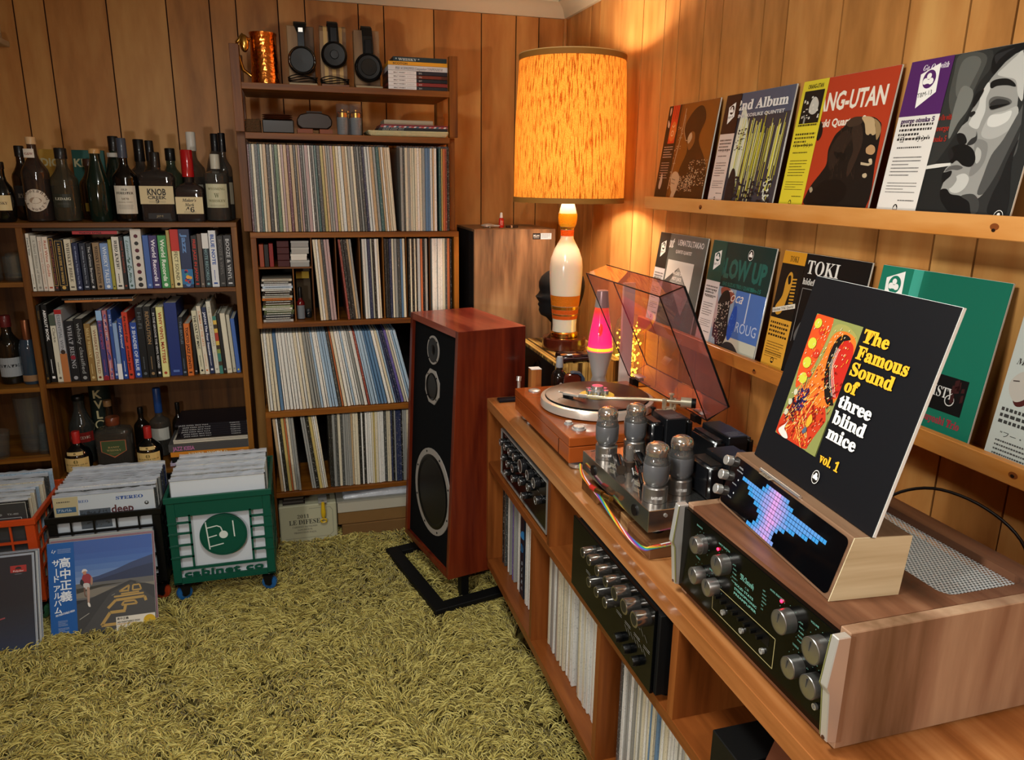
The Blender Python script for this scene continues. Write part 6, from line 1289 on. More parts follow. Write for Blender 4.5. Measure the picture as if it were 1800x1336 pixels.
    p = Print((0, 0, .002), (1, 0, 0), (0, 1, 0)); p.circ('d8b82a', 0, 0, .05, n=48); p.circ('3a2a14', -.02, -.02, .004); p.text('IMPULSE', -.02, .025, .008, '3a2a14', w=.04, off=.02)
    p.lines('3a2a14', -.02, -.032, .04, 3, .005, .0014); p.build(rec, 'label')
    cl_ = T('record_clamp', 'polished lobed metal clamp on the centre of the spinning record', 'clamp', (cx, cy, .8995), rot=(0, 0, .3))
    MB().lathe([(.019, 0), (.02, .001), (.02, .018), (.0185, .0195), (.0175, .026), (.016, .027), (.001, .027)], seg=32).build('core', CHROME, cl_, smooth=30)
    for k in range(6): MB().cyl((.026 * math.cos(k * PI / 3), .026 * math.sin(k * PI / 3), 0), .0085, .016, seg=20).build('lobe', CHROME, cl_, smooth=30)
turntable()
# power lead behind the turntable
tag(MB().tube([(1.04, 1.70, .845), (1.08, 1.68, .84), (1.12, 1.65, .82), (1.16, 1.6, .795), (1.2, 1.5, .781), (1.18, 1.4, .779)], .003, 8).build('power_lead', mat('c07a1c', .4), None, smooth=60), 'orange brown lead curving down behind the turntable corner', 'cable')

# ------------------------------------------------ valve amplifier on its wooden block
BT = .8095
tb = T('amplifier_block', 'thick walnut block with sawn notches carrying the valve amplifier', 'block', (.8, 1.385, CT))
wn = wood('2a160c', '4d2f1b', '6f4a2e', 'x', 1, .4, .1, 12, 1, 1.4)
B(.644, .96, 1.206, 1.31, CT + .0003, BT).build('end_piece', wn, tb, bevel=.0012); B(.650, .955, 1.311, 1.36, CT + .0003, BT - .0).build('middle_piece', wood('4a2c18', '74502e', '94704a', 'x', 1, .4, .1, 12), tb, bevel=.0012)
MB().prism([(1.361, CT + .0003), (1.43, CT + .0003), (1.44, CT + .012), (1.46, CT + .014), (1.475, CT + .0003), (1.572, CT + .0003), (1.572, BT), (1.361, BT)], 'x', .644, .96).build('far_piece', wood('3a2010', '64401f', '8a6038', 'x', 1, .4, .1, 12), tb, bevel=.0012)
am = T('valve_amplifier', 'polished steel valve amplifier with four large grey tubes and black transformers', 'amplifier', (.8, 1.39, BT))
CH = mat('c9c6c0', .1, 1); X0, X1, Y0, Y1, Zb, Zt = .643, .965, 1.218, 1.57, .828, .8745
MB().box(X0, X1, Y0, Y1, Zb, Zt).build('chassis', mat('cfccc6', .12, .97), am, bevel=.001)
for x in (X0 + .04, X1 - .04):
    for y in (Y0 + .04, Y1 - .04): MB().cyl((x, y, BT), .014, Zb - BT, seg=16).build('foot', BLACK, am)
for y in (Y0 + .06, Y1 - .07): MB().cyl((X0 - .0035, y, .851), .012, .0035, 'x', 24).build('side_socket', BLACK, am, smooth=30)
for x, z in ((.68, .862),): MB().cyl((x, Y0 - .002, z), .004, .002, 'y', 12).build('screw', STEEL, am)
for x, y in ((.70, 1.245), (.77, 1.235), (.66, 1.56), (.72, 1.565), (.79, 1.56)): B(x, x + .02, y, y + .0015, Zt, Zt + .0004).build('vent_slot', BLACK, am)
gl = clear('b8b8b6', .10, .02); gray = bpy.data.materials.new('coated_glass'); gray.use_nodes = True; b_ = gray.node_tree.nodes['Principled BSDF']; b_.inputs['Base Color'].default_value = lin('56575a'); b_.inputs['Roughness'].default_value = .3; b_.inputs['Metallic'].default_value = .15; b_.inputs['Coat Weight'].default_value = .6
def big_tube(x, y, word):
    tb_ = T('vacuum_tube', None, None, rot=(0, 0, 0)); tb_.parent = am; tb_.location = (x - WP[am.name].x, y - WP[am.name].y, Zt - WP[am.name].z)
    MB().lathe([(.0245, 0), (.0255, .001), (.0255, .030), (.024, .0325), (.019, .035)], seg=32).build('tube_base', mat('9c9894', .28, .9), tb_, smooth=30)
    MB().lathe([(.019, .034), (.0235, .04), (.0265, .048), (.0268, .078), (.0262, .08)], seg=32, caps=False).build('coated_glass', gray, tb_, smooth=50)
    MB().lathe([(.0262, .08), (.0252, .086), (.0232, .092), (.0222, .096), (.0228, .1)], seg=32, caps=False).build('clear_glass', gl, tb_, smooth=50)
    MB().lathe([(.0228, .0985), (.0236, .105), (.0232, .111), (.0205, .1175), (.0125, .1222), (.001, .1238)], seg=32).build('silvered_top', mat('d0c6bc', .1, .9), tb_, smooth=60)
    m = MB().lathe([(.014, .0795), (.014, .0815), (.001, .0815)], seg=16)
    for k in range(6): m.cyl((.009 * math.cos(k), .009 * math.sin(k), .08), .0011, .016, seg=6)
    m.build('inner_support', STEEL, tb_); MB().lathe([(.0105, .078), (.0105, .0825), (.0125, .0825), (.0125, .078)], seg=20, caps=False).build('inner_ring', mat('d8d4cc', .3, .8), tb_)
    MB().lathe([(.0193, .0345), (.0196, .0365)], seg=20, caps=False).build('glow', mat('ff5a2a', .4, emit=1.5), tb_)
    p = Print((0, -.0258, .006), (1, 0, 0), (0, 0, 1)); p.text(word, 0, .004, .008, 'd8d4d0', w=.022, al='c', off=.03); p.mb.v = [(v[0], -math.sqrt(max(0, .02575 ** 2 - v[0] ** 2)) - .0002, v[2]) for v in p.mb.v]; o = p.build(tb_, 'lettering'); o.rotation_euler = (0, 0, 0)
    q = -.35 if word == 'KT88' else -.3; tb_.rotation_euler = (0, 0, q)
for x, y, w_ in ((.679, 1.515, 'KT88'), (.756, 1.527, 'KT88'), (.680, 1.268, 'RAYTUBES'), (.748, 1.292, 'RAYTUBES')): big_tube(x, y, w_)
for x, y in ((.709, 1.45),):
    s_ = T('small_tube', None, None, rot=(0, 0, 0)); s_.parent = am; s_.location = (x - WP[am.name].x, y - WP[am.name].y, Zt - WP[am.name].z)
    MB().lathe([(.013, 0), (.013, .012), (.0105, .014)], seg=20).build('tube_socket', mat('5a4a40', .3, .5), s_, smooth=30); MB().lathe([(.0105, .012), (.0105, .045), (.008, .051), (.001, .054)], seg=20).build('tube_glass', clear('d8d0c8', .12, .02), s_, smooth=50); MB().lathe([(.007, .014), (.007, .04), (.001, .041)], seg=12).build('plate', mat('6a625a', .3, .8), s_); MB().lathe([(.0095, .042), (.0078, .05), (.001, .053)], seg=16).build('silvered_top', mat('a89a8c', .1, 1), s_, smooth=50)
bk = mat('0d0d0e', .18, coat=.5)
for (a, b, r) in (((.690, 1.475, .886), (.668, 1.405, .886), .0115), ((.742, 1.475, .886), (.722, 1.405, .886), .0115), ((.715, 1.40, .885), (.70, 1.365, .885), .009), ((.697, 1.355, .886), (.677, 1.305, .886), .0115), ((.745, 1.37, .886), (.73, 1.325, .886), .0115), ((.76, 1.44, .884), (.75, 1.40, .884), .009)):
    c_ = MB().tube([a, b], r, 18).build('capacitor', bk, am, smooth=40)
    MB().tube([a, (a[0] + .003, a[1] + .014, a[2] - .004)], .0008, 5).build('capacitor_lead', STEEL, am)
    p = Print(((a[0] + b[0]) / 2 - r - .0002, (a[1] + b[1]) / 2, a[2] + .002), (.3, -1, 0), (0, 0, 1)); p.lines('b8b09a', -.015, -.004, .03, 3, .003, .0012); 
    p.build(am, 'capacitor_print')
MB().box(.69, .77, 1.38, 1.395, Zt, Zt + .004).build('terminal_strip', BLACK, am)
for k in range(7): MB().tube([(.69 + k * .011, 1.388, Zt + .004), (.692 + k * .012, 1.40 + .01 * (k % 3), Zt + .016), (.70 + k * .01, 1.42, Zt + .004)], .001, 5).build('wire', mat(('b0b0b0', '8a2a20', '2a2a2a')[k % 3], .4), am)
def transformer(x0, x1, y0, y1, zt, lab=None):
    tr_ = T('transformer', None, None, rot=(0, 0, 0)); tr_.parent = am; tr_.location = (-WP[am.name].x, -WP[am.name].y, -WP[am.name].z); bb = mat('121316', .3, coat=.2)
    xm = x0 + (x1 - x0) * .32; B(xm, x1 - .022, y0, y1, Zt, zt).build('core', bb, tr_, bevel=.002); 
    for a, b in ((x0, xm - .001), (x1 - .021, x1)): B(a, b, y0 + .004, y1 - .004, Zt + .002, zt - .008).build('end_bell', mat('0c0d10', .28, coat=.4), tr_, bevel=.007, seg=3, smooth=50)
    MB().cyl((xm + .004, y0 - .003, Zt + .02), .004, .003, 'y', 10).build('bolt', STEEL, tr_)
    p = Print((xm, y0, zt), (1, 0, 0), (0, 1, 0))
    if lab: p.lines('8a8a8e', .008, .03, (x1 - xm) * .5, 4, .007, .002); p.build(tr_, 'top_label')
transformer(.785, .895, 1.495, 1.568, .962, True); transformer(.86, .962, 1.345, 1.46, .962, True); transformer(.775, .905, 1.222, 1.312, .958, True)
MB().lathe([(.018, Zt), (.0185, Zt + .002), (.0185, .952), (.017, .954), (.001, .954)], (.792, 1.372, 0), 32).build('capacitor_can', mat('a9a9ab', .22, .9), am, smooth=30)
# braided rainbow cable drooping in front of the amplifier
bt = T('rainbow_cable', 'braided rainbow coloured speaker cable drooping round the amplifier block', 'cable', (.63, 1.4, .79))
def cat(pts, n):
    r = []
    for i in range(len(pts) - 1):
        p0, p1, p2, p3 = [Vector(pts[max(0, min(len(pts) - 1, i + j))]) for j in (-1, 0, 1, 2)]
        for k in range(n):
            t_ = k / n; r.append(.5 * (2 * p1 + (p2 - p0) * t_ + (2 * p0 - 5 * p1 + 4 * p2 - p3) * t_ ** 2 + (3 * p1 - p0 - 3 * p2 + p3) * t_ ** 3))
    return r + [Vector(pts[-1])]
path = cat([(.638, 1.565, .84), (.632, 1.53, .828), (.632, 1.47, .82), (.630, 1.42, .818), (.630, 1.36, .807), (.630, 1.30, .799), (.630, 1.25, .798), (.634, 1.206, .802), (.65, 1.196, .808), (.70, 1.194, .814), (.76, 1.2, .822)], 8)
cols = ('c03a2a', 'd8842a', 'd0b83a', '3f9a5a', '3a6fb0', '6a4a9a', 'c04a7a', 'd8d4cc')
for s_ in range(8):
    pts = []
    for i, q in enumerate(path):
        a = i * .22 + s_ * PI / 4; pts.append(q + Vector((-.003 + 0.0024 * math.cos(a), 0, .0034 * math.sin(a))))
    MB().tube(pts, .0013, 5).build('strand', mat(cols[s_], .5), bt, smooth=60)
for q, d in (((.628, 1.445, .826), .03), ((.628, 1.40, .832), .03)): MB().tube([q, (q[0] + .003, q[1] - d, q[2] + .004)], .006, 12).build('plug', BRASS, bt, smooth=50)
MB().tube([(.628, 1.475, .822), (.628, 1.445, .826)], .0062, 10).build('sleeve_red', mat('b02a20', .4), bt, smooth=50)

# ------------------------------------------------ two amplifiers in the upper bays of the cabinet
def knob(o, x, y, z, r, l, m, axis='x', cap=None):
    k = MB().lathe([(r * .98, 0), (r, -.001), (r * .96, -l + .001), (r * .9, -l), (.001, -l)], (x, y, z), 24, axis).build('knob', m, o, smooth=35)
    if cap: MB().lathe([(r * .97, -l - .0002), (r * .97, -l - .0008), (r * .82, -l - .0008), (r * .82, -l - .0002)], (x, y, z), 24, axis, caps=False).build('knob_rim', cap, k, smooth=35)
    return k
SH = .5525
a1 = T('stereo_amplifier', 'black stereo amplifier with silver frame in the far upper bay of the cabinet', 'amplifier', (.8, 2.0, SH))
B(.632, .93, 1.765, 2.225, SH + .012, .715).build('case', BLACK, a1, bevel=.001)
for x, y in ((.66, 1.8), (.66, 2.19), (.9, 1.8), (.9, 2.19)): MB().cyl((x, y, SH), .012, .0125, seg=12).build('foot', BLACK, a1)
B(.625, .632, 1.768, 2.222, .567, .712).build('front_panel', GLOSSBLACK, a1)
for b in ((1.762, 2.228, .712, .7165), (1.762, 2.228, .562, .5665), (1.762, 1.767, .5665, .712), (2.223, 2.228, .5665, .712)): B(.622, .633, b[0], b[1], b[2], b[3]).build('frame_strip', STEEL, a1)
km = mat('1a1a1c', .25, coat=.4)
for y, z, r in ((2.19, .682, .010), (2.14, .684, .010), (2.09, .686, .010), (2.04, .687, .010), (2.17, .636, .010), (2.11, .638, .010), (2.05, .646, .011), (1.97, .684, .018), (2.05, .612, .010), (1.975, .632, .010), (1.9, .684, .013), (1.895, .648, .010), (1.84, .684, .013), (1.82, .64, .010), (2.13, .6, .009), (1.95, .598, .009)): knob(a1, .625, y, z, r * 1.2, .016, km, cap=STEEL)
p = Print((.625, 2.222, .567), (0, -1, 0), (0, 0, 1))
for k in range(12): p.lines('8a8a86', .03 + k * .034, .135, .02, 1, .01, .0012, k); p.lines('8a8a86', .03 + k * .034, .09, .018, 1, .01, .0012, k + 9)
p.build(a1)
a2 = T('stereo_preamplifier', 'black preamplifier with chrome knobs in the middle upper bay of the cabinet', 'amplifier', (.8, 1.3, SH))
B(.606, .90, 1.075, 1.50, SH + .014, .735).build('case', mat('060607', .6), a2, bevel=.001)
for x, y in ((.64, 1.1), (.64, 1.47), (.87, 1.1), (.87, 1.47)): MB().cyl((x, y, SH), .014, .0145, seg=12).build('foot', BLACK, a2)
B(.599, .606, 1.085, 1.504, .565, .742).build('front_panel', GLOSSBLACK, a2, bevel=.001)
ck = mat('a7a39e', .16, .95)
for y, z, r in ((1.37, .717, .0125), (1.335, .717, .0125), (1.29, .717, .0125), (1.245, .717, .0125), (1.33, .668, .0125), (1.288, .668, .0125), (1.243, .67, .0125), (1.2, .716, .0155), (1.155, .714, .0165), (1.11, .714, .0165)):
    k = knob(a2, .599, y, z, r, .03, ck); MB().lathe([(r * .7, -.0302), (r * .68, -.0285), (.001, -.0285)], (.599, y, z), 20, 'x').build('knob_face', mat('3a3a3a', .3, .8), k, smooth=30)
p = Print((.599, 1.504, .565), (0, -1, 0), (0, 0, 1))
for k in range(8): p.lines('a9a9a4', .08 + k * .04, .133, .026, 2, .004, .001, k); p.lines('a9a9a4', .09 + k * .042, .083, .026, 2, .004, .001, k + 9)
for k in range(7): p.line('8f8f8a', [(.29 + k * .016, .13 - k * .004), (.302 + k * .016, .12 - k * .004)], .0008); p.line('8f8f8a', [(.3 + k * .014, .075), (.312 + k * .014, .066)], .0008)
p.build(a2)
for y in (1.14, 1.18, 1.22): knob(a2, .599, y, .60, .010, .014, mat('050505', .4))
# near upper bay: a black box and, nearer, a small amplifier with a sloping copper coloured face
tag(B(.606, .86, .808, .884, SH, .648).build('black_box', mat('060606', .5), None, bevel=.0015), 'plain black box standing behind the copper faced amplifier in the near bay', 'box')
p = Print((.63, .808, .60), (1, 0, 0), (0, 0, 1)); p.text('AUDIO', 0, .0, .014, '66666a', w=.04); p.lines('66666a', 0, -.012, .04, 2, .006, .0018); p.build(bpy.data.objects['black_box'])
a3 = T('headphone_amplifier', 'small amplifier with sloping copper coloured face and silver knobs in the near bay', 'amplifier', (.75, .75, SH))
MB().prism([(.614, SH + .004), (.86, SH + .004), (.86, .70), (.667, .70)], 'y', .60, .80).build('case', mat('0a0a0a', .45), a3, bevel=.001)
MB().prism([(.609, SH + .006), (.6125, SH + .006), (.6655, .699), (.662, .699)], 'y', .602, .798).build('front_plate', mat('7a4a34', .35, .6), a3)
for y, q in ((.772, .25), (.772, .62), (.73, .25), (.73, .62), (.67, .4)):
    z = SH + q * .147; x = .609 + q * .053; M_ = Matrix.Translation((x, y, z)) @ Matrix.Rotation(.345, 4, 'Y')
    k = MB().lathe([(.0145, 0), (.0145, -.008), (.0005, -.008)], (0, 0, 0), 24, 'x').xf(M_).build('knob', mat('080808', .35), a3, smooth=30); MB().lathe([(.0095, -.008), (.009, -.022), (.0005, -.023)], (0, 0, 0), 20, 'x').xf(M_).build('knob_cap', STEEL, k, smooth=30)
MB().ell((.634, .788, .62), .002, .002, .002, 8, 4).build('indicator_light', mat('ff7a2a', .3, emit=4), a3)
# picture shapes printed on two of the record covers (metres from the lower left corner of the cover)
ART_SMOKER = [
    ('P', '1f201f', [(0.0978, 0.3205), (0.2445, 0.3211), (0.2842, 0.1253), (0.3076, 0.0223), (0.1036, 0.0202)]),
    ('B', '2d2e2c', [(0.0998, 0.3173), (0.1777, 0.3166), (0.1926, 0.2834), (0.1735, 0.2507), (0.1677, 0.2012), (0.1521, 0.1656), (0.1217, 0.114), (0.0916, 0.1145), (0.0959, 0.2064)]),
    ('B', '454642', [(0.1132, 0.3118), (0.1531, 0.3132), (0.1792, 0.299), (0.1732, 0.2648), (0.1625, 0.2304), (0.1422, 0.1957), (0.1166, 0.2309), (0.1124, 0.2791)]),
    ('B', '5b5c57', [(0.1277, 0.3026), (0.1509, 0.3065), (0.1681, 0.2936), (0.1608, 0.2627), (0.1487, 0.2317), (0.1297, 0.2407), (0.122, 0.278)]),
    ('B', '6e6f69', [(0.1378, 0.2508), (0.1611, 0.2484), (0.1704, 0.2332), (0.1652, 0.2086), (0.1517, 0.1877), (0.1404, 0.1588), (0.1339, 0.1925)]),
    ('P', '8f8e89', [(0.2505, 0.3024), (0.2365, 0.2978), (0.2203, 0.2866), (0.2085, 0.2728), (0.1997, 0.2618), (0.1918, 0.247), (0.1849, 0.2354), (0.1797, 0.2181), (0.1749, 0.206), (0.1736, 0.1899), (0.1629, 0.1815), (0.1565, 0.1691), (0.1602, 0.1579), (0.1692, 0.1483), (0.1514, 0.1397), (0.1504, 0.1286), (0.16, 0.1135), (0.1514, 0.1042), (0.1474, 0.0948), (0.1547, 0.0797), (0.1526, 0.0645), (0.1554, 0.0531), (0.1684, 0.0383), (0.1837, 0.0275), (0.2126, 0.0232), (0.3034, 0.0291), (0.2842, 0.1253), (0.2511, 0.2957)]),
    ('B', 'b3b2ac', [(0.2521, 0.2972), (0.2382, 0.2926), (0.2226, 0.2795), (0.2102, 0.2674), (0.2288, 0.2601), (0.251, 0.2525), (0.2628, 0.2279), (0.2753, 0.2201)]),
    ('B', 'bdbcb6', [(0.1955, 0.2553), (0.1872, 0.2352), (0.1876, 0.2139), (0.1791, 0.1932), (0.1782, 0.1824), (0.1985, 0.1741), (0.2025, 0.188), (0.2054, 0.2055), (0.2005, 0.2269), (0.2033, 0.2441)]),
    ('B', 'a5a49f', [(0.2206, 0.1973), (0.2475, 0.2022), (0.2695, 0.2072), (0.2744, 0.18), (0.2529, 0.1607), (0.2302, 0.1548), (0.2108, 0.1628), (0.2124, 0.1839)]),
    ('B', 'c6c5bf', [(0.219, 0.1957), (0.241, 0.1976), (0.2597, 0.2013), (0.2572, 0.1845), (0.2359, 0.1755), (0.2178, 0.18)]),
    ('B', '7a7975', [(0.2044, 0.156), (0.2283, 0.1479), (0.2333, 0.1195), (0.2232, 0.0982), (0.2082, 0.091), (0.2075, 0.12), (0.2025, 0.1417)]),
    ('B', 'a9a8a2', [(0.2091, 0.1415), (0.2201, 0.134), (0.2227, 0.1197), (0.2164, 0.1126), (0.2086, 0.1272)]),
    ('B', '4a4a48', [(0.2756, 0.2), (0.2797, 0.2064), (0.2915, 0.1387), (0.2864, 0.1184), (0.2737, 0.084), (0.256, 0.0627), (0.2361, 0.0587), (0.2384, 0.091), (0.2436, 0.1263), (0.2592, 0.1535)]),
    ('B', '2a2a29', [(0.2862, 0.1792), (0.2876, 0.1388), (0.2869, 0.1047), (0.3034, 0.0291), (0.2472, 0.0248), (0.2291, 0.0404), (0.2488, 0.059), (0.2633, 0.091), (0.2723, 0.1256)]),
    ('B', '161616', [(0.2891, 0.1522), (0.2886, 0.1116), (0.3054, 0.0292), (0.268, 0.0257), (0.2665, 0.0559), (0.2737, 0.084), (0.2785, 0.1186)]),
    ('B', 'bab9b3', [(0.1822, 0.091), (0.1981, 0.0947), (0.21, 0.0856), (0.2065, 0.0691), (0.1916, 0.0596), (0.1744, 0.063), (0.1724, 0.0761)]),
    ('B', '8c8b86', [(0.1581, 0.091), (0.1732, 0.0947), (0.1837, 0.0836), (0.1748, 0.0686), (0.1643, 0.0722)]),
    ('B', '0e0e0e', [(0.1526, 0.0645), (0.1661, 0.0666), (0.1785, 0.0575), (0.2024, 0.0543), (0.2236, 0.0439), (0.2344, 0.0242), (0.1895, 0.024), (0.1691, 0.0364), (0.1567, 0.0494)]),
    ('B', '3a3a38', [(0.2236, 0.0439), (0.2024, 0.0543), (0.2276, 0.0585), (0.245, 0.0446), (0.2466, 0.0266), (0.2344, 0.0242)]),
    ('B', '101010', [(0.1571, 0.1672), (0.1648, 0.1687), (0.1752, 0.1645), (0.1834, 0.1533), (0.1806, 0.1479), (0.1692, 0.1483), (0.1602, 0.1579)]),
    ('B', '8c8b86', [(0.1647, 0.176), (0.1772, 0.1789), (0.1924, 0.1726), (0.1998, 0.1633), (0.1962, 0.1545), (0.185, 0.155), (0.1775, 0.1644)]),
    ('B', '2d2c2b', [(0.1911, 0.1565), (0.2004, 0.1615), (0.1988, 0.1705), (0.2044, 0.156), (0.1986, 0.1472), (0.1855, 0.1466)]),
    ('B', '0c0c0c', [(0.1482, 0.138), (0.1606, 0.1468), (0.1806, 0.1479), (0.2015, 0.1381), (0.2127, 0.1199), (0.2072, 0.1073), (0.1888, 0.1094), (0.1721, 0.1188), (0.1624, 0.1134), (0.1516, 0.1248)]),
    ('B', '1b1a1a', [(0.1501, 0.1435), (0.1482, 0.1324), (0.1558, 0.1191), (0.1621, 0.1283)]),
    ('B', '565553', [(0.1518, 0.0986), (0.1595, 0.1079), (0.1772, 0.1103), (0.19, 0.1057), (0.1801, 0.1014), (0.1661, 0.1022)]),
    ('B', '121212', [(0.1474, 0.0948), (0.1549, 0.0978), (0.1668, 0.1), (0.1674, 0.091), (0.1596, 0.0835), (0.152, 0.0778)]),
    ('B', '0d0d0d', [(0.202, 0.2546), (0.2131, 0.2585), (0.2338, 0.2572), (0.2489, 0.2494), (0.2546, 0.2414), (0.2375, 0.2456), (0.2169, 0.2468), (0.2076, 0.2436), (0.2024, 0.2469)]),
    ('B', '0f0f0f', [(0.176, 0.2363), (0.1848, 0.2425), (0.1912, 0.2425), (0.1883, 0.2315), (0.182, 0.218), (0.177, 0.213), (0.1743, 0.224)]),
    ('B', '565552', [(0.2082, 0.2227), (0.2187, 0.2287), (0.2402, 0.225), (0.2541, 0.2186), (0.2523, 0.212), (0.2298, 0.207), (0.2155, 0.2064)]),
    ('B', '2b2a29', [(0.2121, 0.2172), (0.2243, 0.224), (0.246, 0.2194), (0.2529, 0.2126), (0.2361, 0.2127), (0.2183, 0.2107)]),
    ('B', '080808', [(0.2125, 0.2119), (0.2277, 0.2134), (0.2519, 0.2134), (0.2372, 0.2092), (0.2197, 0.2064)]),
    ('B', '1a1a1a', [(0.1716, 0.2027), (0.1813, 0.2066), (0.1857, 0.2027), (0.1782, 0.1961)]),
    ('B', '0b0b0c', [(0.195, 0.2762), (0.1923, 0.2972), (0.2012, 0.3079), (0.2237, 0.313), (0.2452, 0.3163), (0.2486, 0.3033), (0.2324, 0.2984), (0.2182, 0.2869), (0.2079, 0.2746), (0.2038, 0.2682)]),
    ('B', '232324', [(0.1955, 0.3002), (0.2103, 0.3049), (0.2331, 0.3083), (0.2193, 0.3019), (0.2064, 0.2919), (0.2023, 0.2856)]),
    ('P', 'cfccc4', [(0.0952, 0.1098), (0.1268, 0.1132), (0.1597, 0.1146), (0.1622, 0.1097), (0.134, 0.1063), (0.0973, 0.1035)]),
]
ART_APE = [
    ('B', '15100d', [(0.1016, 0.0239), (0.1, 0.0495), (0.1132, 0.0732), (0.1367, 0.1002), (0.1476, 0.1191), (0.1427, 0.1494), (0.1493, 0.1716), (0.1584, 0.186), (0.1787, 0.1996), (0.188, 0.2117), (0.207, 0.2186), (0.2333, 0.2175), (0.2645, 0.2146), (0.2848, 0.2053), (0.2966, 0.1892), (0.3029, 0.1168), (0.306, 0.0239), (0.1934, 0.0214)]),
    ('B', '261b15', [(0.1481, 0.1342), (0.1517, 0.1566), (0.1667, 0.1782), (0.1896, 0.1917), (0.2111, 0.1761), (0.1994, 0.1476), (0.182, 0.1186), (0.1645, 0.1039)]),
    ('B', '0c0908', [(0.1643, 0.145), (0.1791, 0.1427), (0.1924, 0.1442), (0.206, 0.1365), (0.2044, 0.1256), (0.178, 0.1298)]),
    ('B', '2e2119', [(0.206, 0.1908), (0.2278, 0.2038), (0.2481, 0.1744), (0.2476, 0.1461), (0.2363, 0.1034), (0.2253, 0.0889), (0.2205, 0.118), (0.2265, 0.1468)]),
    ('B', '3a2b20', [(0.1838, 0.2083), (0.2046, 0.2177), (0.2313, 0.2159), (0.233, 0.2034), (0.2089, 0.1978), (0.1925, 0.1988)]),
    ('B', '0b0807', [(0.1028, 0.0417), (0.1264, 0.0617), (0.1551, 0.0812), (0.206, 0.0815), (0.2354, 0.0597), (0.213, 0.0296), (0.1219, 0.0226)]),
    ('B', 'b59a72', [(0.2303, 0.2159), (0.2487, 0.2171), (0.2682, 0.2109), (0.2753, 0.1973), (0.2829, 0.1779), (0.257, 0.1782), (0.2482, 0.192), (0.2424, 0.2028)]),
    ('B', '8f7550', [(0.2697, 0.2108), (0.2891, 0.1999), (0.2975, 0.1823), (0.2911, 0.1655), (0.2821, 0.1832), (0.2763, 0.1973)]),
    ('B', '15100d', [(0.2634, 0.1772), (0.2719, 0.1785), (0.2786, 0.166), (0.2707, 0.1646)]),
    ('B', 'b08a60', [(0.2664, 0.1508), (0.277, 0.1564), (0.2899, 0.1517), (0.2945, 0.1412), (0.2867, 0.1352), (0.2707, 0.1384), (0.2657, 0.1456)]),
    ('B', '15100d', [(0.2607, 0.1528), (0.2725, 0.1621), (0.291, 0.1586), (0.2955, 0.1498), (0.2872, 0.1553), (0.274, 0.1579), (0.2664, 0.1508)]),
    ('P', 'b8a484', [(0.2591, 0.1203), (0.283, 0.1171), (0.294, 0.1211), (0.2946, 0.1152), (0.2848, 0.1118), (0.2605, 0.1146)]),
    ('B', 'c4b090', [(0.2815, 0.1259), (0.2896, 0.1268), (0.2928, 0.1204), (0.2848, 0.1192)]),
    ('B', 'b8a484', [(0.2737, 0.0942), (0.2825, 0.0967), (0.2877, 0.0918), (0.2843, 0.0868), (0.2758, 0.0882)]),
    ('B', '0f0b09', [(0.0898, 0.2162), (0.1003, 0.2118), (0.1076, 0.1962), (0.107, 0.181), (0.0983, 0.1719), (0.0912, 0.1818)]),
    ('B', '9a8a70', [(0.1069, 0.0614), (0.1141, 0.0654), (0.1205, 0.0577), (0.114, 0.0518)]),
]
